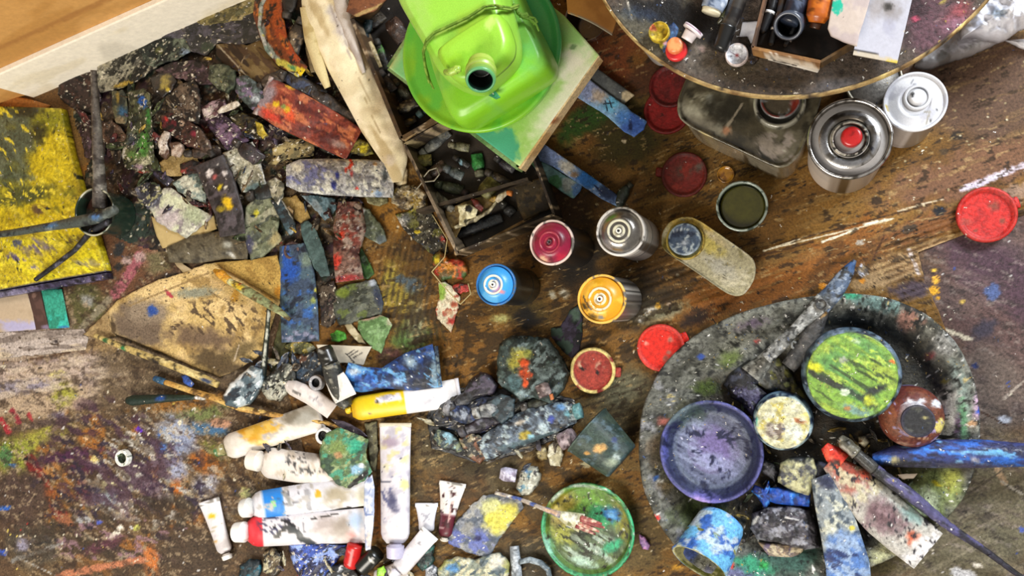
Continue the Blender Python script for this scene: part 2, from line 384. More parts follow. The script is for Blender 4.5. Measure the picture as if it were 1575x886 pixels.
def tube(name, label, a, b, w0, w1, z, h0, base, layers=(), cap='e8e4dc', capr=None, capl=13, crimp='d8d8dc', mat='label', crum=.8, mid=None, group=None, caplayers=(), useg=True, wm=None, cat='paint tube', capmat='plastic', capz=None):
    """squeezed paint tube: a = pixel of the shoulder, b = pixel of the crimped end"""
    a = np.array(a, float); b = np.array(b, float); d = (b-a)/np.hypot(*(b-a)); gz = float(mound(*a)) if useg else 0
    r = root(name, label, cat, a[0], a[1], gz+z*.001, group)
    pth = [a]+([np.array(mid, float)] if mid is not None else [])+[b]
    wm = wm or (w0+w1)/2
    uu = np.linspace(0, 1, 25); ku = [0, .02, .07, .35, .7, .96, 1]
    wid = list(np.interp(uu, ku, [w0*.6, w0*.8, w0, w0*1.02, wm, w1, w1])); hts = list(np.interp(uu, ku, [h0*.6, h0*.85, h0, h0*.95, h0*.6, 2, 1.8]))
    V, Fc, C = strip_mesh(pth, wid, z, hts, base, layers, crum=crum, csc=13, useg=useg); fixn(mk('tube_body', V, Fc, C, mat, r))
    # folded crimp at the tail
    n = np.array([-d[1], d[0]]); e0 = b-n*w1*1.03; e1 = b+n*w1*1.03
    V, Fc, C = strip_mesh([e0, e1], [3.4, 3.4], z, [3.2, 3.2], crimp, [('n', '8a8680', 12, .6)], step=3, useg=useg); fixn(mk('crimp', V, Fc, C, mat, r))
    if cap:
        cr = capr or w0*.62; k = mpp(a[0], a[1])
        c0 = a-d*1.5; c1 = a-d*capl; zc = (cr*k) if capz is None else capz*.001; zc = gz+z*.001+zc
        rod('cap', [(c0[0], c0[1], zc, cr*.7), (c0[0]-d[0]*2, c0[1]-d[1]*2, zc, cr*.72), (c0[0]-d[0]*2.5, c0[1]-d[1]*2.5, zc, cr), (c1[0]+d[0], c1[1]+d[1], zc, cr*.94), (c1[0], c1[1], zc, cr*.8)], cap, caplayers, capmat, r, seg=20)
    return r
def lid(name, label, cx, cy, r, z, base, layers=(), rim=None, tab=None, group=None, h=.008, mat='paint', cat='lid'):
    rim = rim or base
    t = root(name, label, cat, cx, cy, z, group)
    lathe('disc', cx, cy, z+h, [(r*.2, z, base), (r*.93, z, base), (r, z+h*.25, rim), (r, z+h*.85, rim), (r*.96, z+h, rim), (r*.88, z+h, rim), (r*.84, z+h*.5, base), (r*.5, z+h*.42, base), (.5, z+h*.42, base)], layers, mat, t, wob=.01)
    if tab is not None:
        a = math.radians(tab); x, y = cx+math.cos(a)*r*1.08, cy-math.sin(a)*r*1.08
        V, Fc, C = sheet_mesh(R4(x, y, r*.34, r*.42, -tab), z+h*.3, .003, base, [], rag=0, crum=0, rnd=1, useg=False); fixn(mk('tab', V, Fc, C, mat, t))
    return t

def ringcap(label, cx, cy, r, z, inner, rim, hole, layers=(), h=.013):
    t = root('ring_cap', label, 'cap', cx, cy, z)
    lathe('cap_wall', cx, cy, z+h, [(r*.3, z, rim), (r*.92, z, rim), (r, z+.002, rim), (r*.97, z+h, rim), (r*.9, z+h+.001, rim), (r*hole, z+h, rim), (r*hole*.92, z+h-.002, inner), (r*hole*.85, z+.004, inner), (1, z+.004, inner)], layers, 'paint', t, wob=.03, seg=48, sub=1.5)
    return t
# ================================================================ THE SETTING
def nonuni(a, b, lo, hi, f, c):
    return np.concatenate([np.arange(lo, a, c), np.arange(a, b, f), np.arange(b, hi+c, c)])
def floor():
    gx = np.concatenate([nonuni(-30, 500, -500, 500, 2, 40)[:-1], nonuni(1180, 1610, 500, 2000, 3, 30)]); gy = nonuni(-20, 900, -500, 1300, 2.4, 40)
    X, Y = np.meshgrid(gx, gy); P = np.stack([X.ravel(), Y.ravel()], -1)
    V = at(P[:, 0], P[:, 1], 0*P[:, 0])
    Ls = [('n', '6a5234', 60, .5, .2, -20, 3, .6),
      # lower right boards
      ('d', 1560, 470, 190, 150, 20, '5a4340', .6), ('d', 1540, 420, 120, 60, 30, '4c3640', .5), ('d', 1520, 600, 90, 80, 0, '64564e', .6), ('d', 1500, 800, 190, 120, -20, '66604c', .5),
      ('N', 1540, 560, 220, 300, '7c6a60', 40, .5, .2, 15, 3, .4), ('N', 1520, 820, 220, 130, '8c8470', 12, .54, .1, -26, 7, .5), ('N', 1520, 820, 220, 130, '4a4230', 16, .58, .1, -26, 6, .5), ('N', 1540, 540, 200, 260, '3c2e30', 16, .6, .1, 20, 4, .4),
      ('d', 1340, 860, 60, 30, 0, '5a5234'), ('d', 1560, 690, 90, 16, 0, '3e3236', .5, .6),
      # left: painted floor
      ('d', 190, 680, 330, 260, 0, '55412c', .3), ('N', 180, 700, 300, 240, '77603e', 30, .52, .08, 35, 2, .7), ('N', 200, 700, 280, 240, '3a2a1e', 18, .55, .06, 40, 2, .8), ('N', 230, 740, 180, 150, '8c8676', 12, .62, .04, 20, 2, .7), ('N', 180, 740, 200, 140, '8e5c28', 30, .6, .05, 0, 1, .9),
      ('d', 50, 560, 190, 66, -4, 'b09e92', .3), ('N', 60, 570, 150, 70, 'c0ab94', 24, .56, .1, -8, 4, .6), ('N', 60, 570, 150, 70, '7c6c68', 14, .56, .1, -8, 5, .6), ('d', 60, 615, 90, 30, -8, 'b09a80', .5), ('d', 35, 595, 60, 12, -6, '8c8490', .6), ('d', 60, 548, 110, 7, -5, '5c4432', .6),
      ('d', 260, 560, 130, 60, 20, '6a5c48', .4), ('d', 190, 590, 60, 60, 0, '60503c', .6), ('d', 88, 576, 16, 6, -8, 'd8cc88'),
      ('d', 97, 605, 20, 22, 0, '98963c', .5), ('d', 66, 670, 45, 17, -20, '9c983c', .6), ('d', 18, 700, 36, 34, 0, '8c9236', .6), ('d', 8, 702, 12, 18, 0, '4a7040'), ('d', 20, 716, 6, 4, 20, '3a68a0'), ('d', 90, 642, 14, 9, 0, '9090b4', .7),
      ('l', 2, 645, 14, 664, 9, 'a02c34'), ('l', 20, 632, 30, 650, 8, '8c3038'), ('l', 44, 636, 50, 648, 5, 'a03a3a'),
      ('d', 75, 650, 60, 8, -10, '54443c', .7), ('d', 110, 700, 56, 11, -10, '42203a', .5), ('d', 130, 718, 30, 12, -20, '4c2232', .6), ('d', 125, 760, 18, 20, 0, '522a30', .6), ('d', 75, 725, 26, 12, 0, 'a0703c', .7), ('d', 140, 675, 22, 18, 20, '9a6228', .6),
      ('l', 46, 708, 106, 812, 19, '6e1e1a'), ('l', 60, 722, 70, 745, 8, '8c2a20'), ('l', 100, 800, 120, 850, 22, '9a7048', .7), ('d', 90, 760, 20, 30, 60, '9a6424', .6, .7),
      ('d', 28, 770, 46, 50, 0, '4c3a30', .4), ('d', 8, 782, 12, 4, -5, '2a5aae'), ('d', 50, 840, 50, 36, 0, '4c4438', .5), ('d', 36, 838, 13, 14, 20, 'a8a4c0', .8), ('d', 4, 850, 8, 6, 0, '3a58b8'), ('l', 20, 862, 92, 838, 7, '84807a'), ('l', 50, 838, 95, 830, 4, '2c2a28'), ('l', 38, 862, 86, 886, 2, 'b0aca4'),
      ('d', 148, 706, 10, 9, 0, 'd8c478'), ('d', 132, 674, 6, 4, 0, 'd8b080'), ('d', 217, 660, 9, 6, 0, '5c2cb0'), ('d', 275, 670, 36, 34, 0, '9098b0', .6), ('d', 262, 690, 40, 22, 0, '8088a0', .7), ('d', 250, 678, 9, 22, 5, '4a70b4'), ('d', 322, 660, 34, 11, 5, '40688c', .6), ('d', 258, 698, 8, 7, 0, '26304a'),
      ('d', 312, 634, 42, 14, -10, '6c7444', .5), ('d', 338, 651, 18, 8, 5, 'b08468'), ('d', 290, 618, 80, 14, -8, '9a6a30', .6), ('d', 330, 690, 26, 14, 30, '66662a', .6), ('d', 310, 712, 22, 20, 0, 'a05c20', .6), ('d', 272, 750, 12, 22, 20, 'a85c1c', .6), ('d', 316, 745, 22, 22, 0, '9090a0', .7), ('d', 215, 740, 38, 20, 10, '98948c', .8), ('N', 230, 730, 110, 90, 'b4b0a8', 9, .56, .04, 20, 2, .9), ('N', 190, 750, 160, 110, '2a2030', 10, .6, .05, 30, 2, .9), ('N', 200, 820, 200, 70, '3a3024', 16, .5, .08, 30, 2, .8), ('N', 200, 830, 140, 50, '8c6c78', 9, .62, .05, 20, 2, .8), ('d', 290, 650, 8, 5, 50, '20242c'),
      ('d', 166, 745, 16, 8, -10, 'd4d0a0', .8), ('d', 165, 768, 26, 16, 0, '8a9298', .8), ('d', 190, 780, 14, 16, 0, 'b0a49c', .8), ('d', 240, 775, 26, 14, 0, '2a2018', .7), ('d', 270, 722, 20, 20, 0, '9498b0', .8), ('d', 130, 800, 16, 6, 0, 'a0a0a0'), ('d', 153, 803, 5, 4, 0, '5060c0'), ('l', 170, 830, 186, 812, 8, 'e0d8c8'), ('d', 378, 758, 10, 9, 0, 'd0d080'), ('d', 210, 812, 6, 5, 0, 'b8b860'),
      ('d', 233, 862, 15, 24, 0, 'b46a34', .5), ('l', 90, 886, 220, 860, 11, 'b07050'), ('d', 160, 838, 40, 10, -20, '54303a', .7), ('d', 300, 850, 60, 40, 0, '46382a', .5), ('d', 385, 690, 26, 12, 0, '1e2422', .6), ('d', 400, 770, 36, 18, 20, '3c3c30', .6),
      # left: between painting and heap
      ('d', 215, 400, 80, 90, 20, '66452f', .3), ('l', 225, 370, 232, 395, 34, '8a5a48'), ('l', 215, 395, 178, 452, 17, '9a5860'), ('d', 195, 400, 8, 8, 0, 'b49a94'), ('d', 216, 395, 10, 9, 0, 'b49490'), ('d', 183, 383, 8, 13, 20, '2a2c2e'), ('d', 183, 411, 7, 7, 0, '26282c'), ('d', 245, 400, 26, 26, 0, '6c6446', .6), ('d', 132, 470, 34, 34, 0, '55522f', .4), ('d', 135, 462, 14, 10, 20, '8c8c86', .7), ('l', 168, 460, 125, 505, 12, '8c8470', .8), ('d', 155, 530, 40, 14, 0, 'a48a62', .6), ('d', 260, 425, 26, 6, -15, '2a221c', .8),
      ('d', 112, 230, 26, 95, -6, '74582c', .3), ('d', 80, 150, 50, 14, 20, '6c4c28', .5), ('d', 165, 262, 55, 14, 0, '8a5e28', .4), ('d', 205, 290, 40, 40, 0, '5c4020', .4),
      ('N', 200, 660, 330, 320, '2c2018', 5, .60, .05, 35, 2, .55), ('N', 200, 660, 330, 320, 'a08c70', 4, .63, .04, 35, 2, .7), ('N', 200, 700, 330, 320, '3c2c20', 11, .63, .06, 20, 2, .5), ('N', 60, 560, 160, 60, '5c5048', 5, .62, .05, -8, 4, .5), ('N', 40, 580, 150, 44, 'c8b8a4', 9, .52, .08, -8, 5, .7), ('N', 1520, 600, 260, 400, '2c2422', 6, .62, .06, 20, 3, .5), ('N', 1520, 600, 260, 400, '8c8078', 5, .66, .05, 20, 3, .5), ('N', 170, 700, 120, 100, '3c2436', 12, .56, .06, 30, 2, .7),
      ('s', 'd8d0b8', 22, .35, .13), ('s', '1c1814', 17, .35, .16), ('s', 'a83028', 60, .2, .06), ('s', '304888', 48, .25, .07), ('s', 'd8c060', 50, .2, .07), ('s', 'c8c4c0', 13, .22, .13),
      # lower right spatters
      ('l', 1455, 508, 1494, 522, 7, 'c8bca4'), ('d', 1436, 447, 9, 8, 0, 'f0b030'), ('d', 1440, 430, 6, 7, 0, 'f0b440'), ('d', 1437, 416, 5, 3, 0, 'd8b040'), ('d', 1421, 472, 7, 7, 30, 'b89c38'), ('d', 1480, 464, 4, 4, 0, 'c8a850'), ('d', 1443, 458, 3, 3, 0, 'f0b030'), ('d', 1527, 448, 13, 14, 20, '4c5c88'), ('d', 1515, 505, 24, 14, -35, '3a3440', .6), ('d', 1544, 646, 11, 7, 5, 'a8acb8'), ('l', 1510, 634, 1548, 654, 2, '3c2418'), ('d', 1500, 563, 5, 5, 0, '26305c'), ('l', 1545, 612, 1575, 586, 4, 'a09488'), ('l', 1533, 720, 1545, 742, 10, '9c8468'), ('d', 1503, 870, 8, 4, 10, 'd8d0c4'), ('l', 1470, 880, 1492, 886, 16, 'c8c8cc'), ('l', 1540, 740, 1575, 762, 3, '9a9488'), ('d', 1572, 815, 5, 5, 0, '4a5aa0'), ('l', 1490, 760, 1575, 700, 3, '50483c'), ('l', 1450, 840, 1575, 775, 3, '7c7060', .6), ('l', 1400, 398, 1575, 520, 2, '3a2c28', .8)]
    C = paint(P, '5a4430', Ls)
    V[:, 2] += .0012*(fbm(P[:, 0]/9, P[:, 1]/9, 2)-.5)
    o = mk('floor', V, [grid_faces(len(gy), len(gx))[:, ::-1]], C, 'floor'); o['kind'] = 'structure'; fixn(o)
floor()
# skirting board and wall, upper left (floor line through these pixels)
A_ = at(52, 150, 0); B_ = at(470, -30, 0)
dW = (B_-A_)/np.linalg.norm(B_-A_); nW = np.array([dW[1], -dW[0], 0])   # into the room (towards lower right)
def wallbox(name, s0, s1, t0, t1, z0, z1, col, layers, mat, kind='structure'):
    n = max(2, int((s1-s0)/.006)); us = np.linspace(s0, s1, n); zs = np.linspace(z0, z1, max(2, int((z1-z0)/.006)))
    ring = [(t1, z0)]+[(t1, z) for z in zs]+[(t1-.003, z1+.002), (t0, z1+.002), (t0, z0)]
    V = np.array([A_+dW*u+nW*t+np.array([0, 0, z]) for u in us for t, z in ring]); m = len(ring)
    XY = np.array([[u*1000, -z*1000] for u in us for t, z in ring])
    o = mk(name, V, [grid_faces(n, m, True), np.arange(m), (n-1)*m+np.arange(m)[::-1]], paint(XY, col, layers), mat, smooth=False); fixn(o); o['kind'] = kind
wallbox('baseboard_left', 0, 1.0, -.012, 0, 0, .135, 'fbf3e2', [('n', 'e8dcc0', 60, .6, .08, 0, 3, .6), ('s', '6a4a2a', 60, .15, .05)], 'wall')
wallbox('wall_left', -.9, 1.3, -.10, -.0125, 0, 1.2, 'd09c58', [('n', 'bc8844', 80, .5, .1, -10, 3, .7), ('l', -300, -205, 900, -195, 16, 'a8733a', .7), ('s', '6a4420', 44, .2, .07), ('s', 'e8d4a8', 50, .15, .06), ('d', 20, -230, 8, 5, 0, '2a50b0')], 'wall')  # the darker line along the wall is a painted shadow line
S('wood_strip', 'orange-brown wooden strip end beside the yellow painting, under the skirting board', 'wood strip', [(-60, 135), (0, 144), (45, 152), (78, 162), (70, 170), (0, 168), (-60, 165)], 1, 9, 'b87838', [('n', '8a5220', 20, .5, .1, 10, 4)], 'wood', crum=.0004, rag=.5, useg=False)
# cardboard over the floor
def ripple(x, y):
    a = math.radians(-19); v = -x*math.sin(a)+y*math.cos(a); u = x*math.cos(a)+y*math.sin(a)
    e1 = ss(1325, 1400, x)*(1-ss(1600, 1700, x))*ss(-24, -8, v-(1320*.3256+432*.9455-38))*1.0
    e2 = (1-ss(60, 110, np.hypot(x-640, (y-500)*.5)))*.8
    e3 = (1-ss(40, 70, np.hypot((x-1010)*.6, (y-455))))*.5
    e = np.maximum(np.maximum(e1, e3), 0)
    r = .0011*np.sin(v*2*math.pi/9.5)*e+.0009*np.sin((x*math.cos(.25)+y*math.sin(.25))*2*math.pi/9)*e2
    for off, hh, w_ in ((0, .004, 7), (-46, .003, 6), (34, .002, 5)):
        d = v-(1320*.3256+385*.9455)-off
        r = r+hh*np.exp(-(d/w_)**2)*ss(850, 1000, x)
    return r
card_pts = [(560, -40), (900, -60), (1300, -60), (1700, -60), (1700, 282), (1575, 330), (1480, 362), (1412, 388), (1422, 430), (1444, 480), (1475, 560), (1440, 700), (1330, 880), (1240, 960), (1100, 960), (880, 960), (600, 960), (500, 950), (430, 800), (470, 700), (430, 560), (500, 430), (545, 330), (560, 200)]
S('cardboard_sheet', 'large flattened brown cardboard sheet on the floor, stained with paint, ridges showing where torn', 'cardboard', card_pts, 1, 3.2, '74501e', [
  ('n', '5a3e18', 110, .45, .25, -19, 3, .7), ('n', '866228', 60, .5, .2, -19, 5, .5), ('n', '46300f', 20, .58, .12, -19, 8, .5),
  ('d', 1500, 110, 170, 130, 10, '5e4636', .5), ('d', 1330, 330, 150, 50, -19, '8a642c', .5), ('d', 1500, 260, 180, 40, -19, '75523a', .5), ('d', 1420, 350, 130, 20, -19, '7a4e2a', .5), ('d', 1180, 440, 190, 34, -16, '84501c', .5), ('d', 1290, 375, 90, 26, -30, '8a5622', .5), ('l', 1255, 430, 1290, 380, 26, '5a3814', .7),
  ('n', '8e7244', 9, .6, .1, -19, 12, .4),
  ('d', 920, 110, 70, 90, 30, '6c3818', .5), ('d', 960, 200, 60, 60, 0, '3c3410', .5), ('d', 900, 185, 60, 22, -35, '2c4a14', .6), ('d', 1010, 120, 50, 30, 0, '4a2a14', .5), ('d', 890, 300, 60, 40, 0, '5c4018', .5),
  ('d', 860, 330, 70, 40, -20, '3a240e', .6), ('d', 890, 400, 50, 60, 20, '1e160c', .7), ('d', 800, 470, 60, 40, 30, '4c3c16', .7), ('d', 810, 490, 22, 20, 20, '100c08', .6), ('d', 770, 490, 16, 8, 0, 'b8b878', .8), ('d', 985, 470, 50, 40, -20, '302818', .7), ('d', 1025, 480, 40, 14, -19, '8a8468', .8),  # near-black patches right of the spray cans paint their shadows
  ('l', 560, 290, 630, 350, 44, '8e6424'), ('d', 640, 400, 45, 50, 0, '5a4018', .5), ('d', 600, 440, 20, 46, 10, 'a8983c', .8), ('d', 622, 460, 24, 30, 0, '9c8c38', .8), ('d', 630, 520, 36, 30, 0, '4c6a30', .8), ('d', 640, 500, 16, 40, 0, 'a8a888', .95), ('d', 617, 430, 12, 8, 0, '48545c'), ('d', 636, 440, 16, 14, 0, '485660', .7), ('d', 725, 560, 60, 60, 0, '7a5420', .5), ('d', 600, 550, 20, 20, 0, '5a3a34', .6),
  ('d', 730, 710, 110, 90, 0, '544830', .4), ('d', 700, 760, 60, 40, 0, '5e4020', .6), ('d', 960, 620, 80, 60, 0, '55482e', .5), ('d', 960, 600, 50, 30, -19, '6c6850', .8), ('d', 980, 830, 60, 60, 0, '5c4a28', .5), ('d', 820, 860, 60, 50, 0, '443c2c', .5), ('d', 440, 700, 60, 120, 0, '66451e', .5), ('N', 720, 740, 160, 140, '3c3424', 26, .54, .1, 20, 2, .6), ('N', 1000, 760, 120, 160, '6c5c38', 12, .55, .1, 10, 5, .5), ('d', 470, 760, 60, 30, 0, '6a4c20', .5), ('d', 590, 790, 20, 50, 0, '7a4614', .5),
  ('l', 1085, 415, 1250, 372, 4, '4c3010'), ('l', 1200, 375, 1440, 312, 3, '4a3014'), ('l', 1180, 384, 1370, 338, 2.5, 'e0d4b8', .9), ('l', 1265, 372, 1320, 352, 3.5, 'f0e8d0'), ('l', 1330, 345, 1372, 336, 3.5, 'f0e8d0'), ('l', 1175, 386, 1230, 368, 3, 'd8ccb0'), ('l', 1380, 325, 1450, 306, 2.5, 'e8dcc0', .8),
  ('d', 1413, 400, 100, 26, -20, 'a88a62', .45), ('d', 1370, 420, 60, 20, -20, 'a88a62', .5), ('d', 1560, 300, 60, 16, -19, '9a7e68', .5), ('d', 1400, 445, 40, 16, -10, '50424a', .5),
  ('l', 1480, 291, 1575, 254, 9, 'c8bcc8'), ('l', 1500, 285, 1545, 266, 9, 'e4dcec'), ('d', 1490, 287, 16, 5, -20, 'dcd4e4'), ('l', 1355, 397, 1343, 400, 2, '000000'), ('l', 1342, 400, 1360, 362, 3, '50301a'),
  ('d', 1445, 325, 11, 8, 0, '1c1c20'), ('d', 1348, 309, 10, 7, 0, '3c2a18'), ('d', 1398, 352, 13, 7, -20, '46382a'), ('d', 1472, 209, 11, 8, 0, '2c2218'), ('d', 1452, 234, 8, 6, 0, '4a3822'), ('l', 1398, 384, 1412, 420, 7, 'd8ccc8'), ('d', 1323, 373, 7, 5, 0, 'b4a898'),
  ('d', 1327, 417, 8, 11, 10, 'c8ccdc'), ('d', 1326, 432, 6, 4, 0, 'd88c28'), ('d', 1266, 440, 7, 6, 0, 'cc8420'), ('d', 1012, 471, 6, 6, 0, 'eeb028'), ('d', 1000, 478, 12, 7, -20, 'e8e4dc', .8), ('d', 985, 491, 9, 6, 0, 'd8d4cc', .8), ('d', 1030, 469, 5, 3, 0, 'd8c0a8'), ('d', 1042, 423, 3, 3, 0, 'f0ead8'), ('d', 868, 452, 10, 8, 40, 'cccabc', .9), ('d', 850, 454, 6, 10, -30, 'b8b4a4', .9),
  ('d', 995, 645, 12, 8, 0, '8c7c50', .6), ('d', 1042, 872, 10, 6, 0, 'c89430', .7), ('d', 900, 715, 9, 4, 10, 'a8a080'), ('d', 960, 217, 4, 4, 0, 'c8b898'), ('d', 1070, 490, 30, 12, -25, '2c1c14', .7), ('d', 1040, 560, 24, 70, 35, '2c2014', .6, .7),  # last two dark bands paint the shadow outside the tray's upper left edge
  ('w', 1405, 395, 90, 40, '54381c', -19, 9, .75), ('w', 1550, 325, 60, 26, '54381c', -19, 8, .6), ('w', 620, 450, 50, 80, '2c2210', 100, 9, .7), ('w', 1010, 440, 60, 36, '2c2012', -19, 10, .6), ('w', 960, 620, 70, 50, '2c2818', -19, 9, .5), ('w', 650, 520, 40, 40, '2c2c18', 80, 9, .8),
  ('n', '2a1c0c', 5, .63, .05, -19, 3, .7), ('n', 'b09464', 4, .69, .04, -19, 4, .6), ('N', 830, 520, 300, 160, '2c200e', 16, .56, .08, -19, 2, .7), ('N', 720, 780, 250, 130, '342a1a', 14, .54, .08, 30, 2, .6),
  ('s', '1a120a', 15, .30, .15), ('s', 'd8ccac', 24, .3, .09), ('s', 'b0a078', 11, .14, .14), ('s', '20160c', 34, .3, .12)],
  'board', step=3.1, rag=1.2, crum=.0006, csc=40, dome=0, ctr=(1010, 400), zfun=ripple, useg=False)
# ================================================================ ROUND STOOL TABLE, upper right
TZ = .35
# the table's true centre and radius, from three points of its edge
e = at(np.array([1195., 940., 1502.]), np.array([150., 20., 20.]), np.full(3, TZ))[:, :2]
_M = 2*np.array([e[1]-e[0], e[2]-e[0]]); oc = np.linalg.solve(_M, np.array([e[1]@e[1]-e[0]@e[0], e[2]@e[2]-e[0]@e[0]])); RR = np.linalg.norm(e[0]-oc)
def tab():
    cx, cy, r = 1207, -206, 357
    t = root('round_table', 'low round wooden table with grimy paint-spattered top and pale worn edge, upper right', 'table', cx, cy, 0)
    # centre from the height of the top
    c = np.array([oc[0], oc[1], TZ]); t.location = (c[0], c[1], 0); t['_o'] = [c[0], c[1], 0.0]
    n, K = 260, 110; th = np.arange(n)/n*2*math.pi; V = [[c[0], c[1], TZ]]
    tt = np.arange(1, K+1)/K*.992; X = c[0]+np.outer(tt, np.cos(th))*RR; Y = c[1]+np.outer(tt, np.sin(th))*RR
    P = np.stack([X.ravel(), Y.ravel(), np.full(X.size, TZ)], -1); V = np.vstack([V, P])
    d = V-np.array([0, 0, CAMH]); cm = d @ R; XY = np.stack([CX+cm[:, 0]/-cm[:, 2]*F, CY-cm[:, 1]/-cm[:, 2]*F], -1)
    C = paint(XY, '50443a', [('n', '5c5048', 60, .5, .2), ('n', '3a3028', 40, .56, .15, 0, 1, .6), ('d', 1010, 45, 100, 60, 0, '565244', .5), ('d', 1015, 16, 60, 22, 10, '0a080a', .4), ('d', 1080, 40, 44, 30, 30, '0c0a0c', .6), ('d', 1070, 90, 34, 30, 0, '625a50', .6), ('d', 1140, 105, 50, 26, 0, '4a4030', .6), ('d', 1200, 125, 60, 16, 0, '3f3428', .6),
        ('d', 1290, 130, 50, 12, -10, '56504e', .5), ('d', 1440, 40, 60, 50, 0, '5f4048', .5), ('d', 1475, 18, 26, 16, -30, '8c4448', .7), ('d', 1410, 10, 26, 18, 0, '3a2428', .6), ('d', 1407, 30, 5, 5, 0, 'c8506c'), ('d', 1440, 33, 4, 4, 0, 'c8a0a0'), ('d', 1470, 40, 22, 16, 0, '8c6070', .7), ('d', 1450, 5, 3, 3, 0, 'd8c850'), ('l', 966, 0, 972, 28, 2.5, 'c8c0b0'), ('d', 1180, 134, 4, 4, 0, '100c0c'), ('d', 1233, 133, 3, 3, 0, '100c0c'), ('d', 1080, 75, 8, 5, 0, 'b09890', .6), ('d', 990, 22, 40, 12, 10, '2a4060', .95, .6), ('s', 'd8d0c8', 18, .1, .1), ('s', '100c10', 16, .12, .12)])
    i = np.arange(n); Fc = [np.stack([np.zeros(n, int), 1+i, 1+(i+1) % n], -1), grid_faces(K, n, True)+1, 1+(K-1)*n+np.arange(n)]
    Fc = Fc[:2]
    # underside closes the disc
    Vb = V[-n:].copy(); Vb[:, 2] = TZ-.001; nb = len(V); V = np.vstack([V, Vb]); C = np.vstack([C, C[-n:]]); last = 1+(K-1)*n
    Fc += [np.stack([last+i, last+(i+1) % n, nb+(i+1) % n, nb+i], -1), nb+i]
    fixn(mk('table_top', V, Fc, C, 'crust', t))
    # pale edge band
    pr = [(RR*.985, TZ-.016), (RR, TZ-.015), (RR*1.003, TZ-.008), (RR, TZ-.001), (RR*.991, TZ+.0006), (RR*.985, TZ-.002)]
    m = len(pr); V = np.array([[c[0]+a*math.cos(q), c[1]+a*math.sin(q), z] for q in th for a, z in pr])
    Cc = paint(np.stack([np.repeat(th, m)*400, np.tile(np.arange(m)*3.0, n)], -1), 'b09460', [('n', '7a5c34', 20, .5, .1), ('n', 'd8c078', 12, .62, .05), ('n', '3a2c1c', 14, .62, .05)])
    Fc = grid_faces(n, m, True); Fc = np.vstack([Fc, np.stack([(n-1)*m+np.arange(m), (n-1)*m+(np.arange(m)+1) % m, (np.arange(m)+1) % m, np.arange(m)], -1)])
    fixn(mk('edge_band', V, [Fc], Cc, 'wood', t))
    for q in (40, 130, 220, 310):
        x, y = c[0]+math.cos(math.radians(q))*RR*.62, c[1]+math.sin(math.radians(q))*RR*.62
        lathe('leg', 0, 0, 0, [(14, .0065, '6a5030'), (17, .2, '6a5030'), (19, TZ-.02, '6a5030')], [], 'wood', t, seg=20, org=(x, y, 0))
tab()
# ================================================================ ON THE CARDBOARD, right
def spray_can(cx, cy, r, h, dome, body, ring, cup, label, layers=(), blay=(), mat='spray', stem='e8e4da', bmat='plastic', bands=None, doffset=.008):
    t = root('spray_can', label, 'spray can', cx, cy, 0, 'spray cans standing on the cardboard'); c = at(cx, cy, h); t.location = (c[0], c[1], .005); t['_o'] = [float(c[0]), float(c[1]), .005]
    b = bands or [(0, 1, body)]
    pr = [(r*.9, .005, '888880'), (r*.97, .007, '888880')]+[p for a, q, cc in b for p in ((r*.97, .008+(h-.02)*a, cc), (r*.97, .008+(h-.02)*q, cc))]+[(r*.9, h-.007, body)]
    lathe('can_body', cx, cy, h, pr, blay, bmat, t)
    lathe('rim_ring', cx, cy, h, [(r*.9, h-.008, ring), (r*.99, h-.007, ring), (r*1.0, h-.003, ring), (r*.97, h, ring), (r*.92, h, ring), (r*.9, h-.003, ring)], [('n', '6a6660', 9, .62, .05)], 'metal' if ring == 'b8b8b8' else 'spray', t)
    lathe('dome', cx, cy, h, [(r*.9, h-.004, dome), (r*.84, h-.001, dome), (r*.7, h+.006, dome), (r*.55, h+.0105, dome), (r*.47, h+.011, dome)], layers, mat, t)
    lathe('valve_cup', cx, cy, h, [(r*.48, h+.009, cup), (r*.47, h+.0135, cup), (r*.42, h+.0145, cup), (r*.38, h+.0125, cup), (r*.36, h+.009, dome), (r*.27, h+.0085, dome), (r*.25, h+.012, cup), (r*.16, h+.0125, cup), (r*.14, h+.010, cup)], [('n', dome, 7, .60, .04)], 'spray', t, seg=48)
    lathe('valve_stem', cx, cy, h, [(r*.12, h+.009, stem), (r*.11, h+.0165, stem), (r*.06, h+.0165, stem), (r*.055, h+.0145, '1a1a1a'), (.3, h+.0145, '1a1a1a')], [], 'plastic', t, seg=24)
    return t
spray_can(848, 373, 35.5, .165, '8c1438', '1c1a1a', 'e0c8bc', '9c3040', 'spray can with dark crimson painted dome and thin pale rim, black body', [('n', '6a1028', 16, .55, .1), ('d', 866, 396, 10, 8, 0, 'b01c3c'), ('d', 836, 398, 10, 7, 30, 'd8b090', .8), ('d', 846, 378, 9, 9, 0, '5a2028')], [('s', '5a4a44', 9, .3, .2)], stem='5a2830')
spray_can(954, 356, 38.5, .17, '9a9690', 'c8c4be', 'dcd8d2', 'd8d4bc', 'spray can with bare silver dome and cream valve cup, white body', [('n', '5c5650', 12, .58, .08), ('d', 934, 376, 10, 10, 0, 'c8c0bc')], [('d', 984, 378, 8, 9, 0, '4a4846'), ('n', '8a8684', 10, .56, .08), ('d', 976, 398, 10, 4, -25, '2c2a28')], mat='metal', bands=[(0, .5, 'a8a4a4'), (.5, .56, '4a4846'), (.56, .84, 'c0bcb8'), (.84, .9, '6a6864'), (.9, 1, 'e0dcd6')])
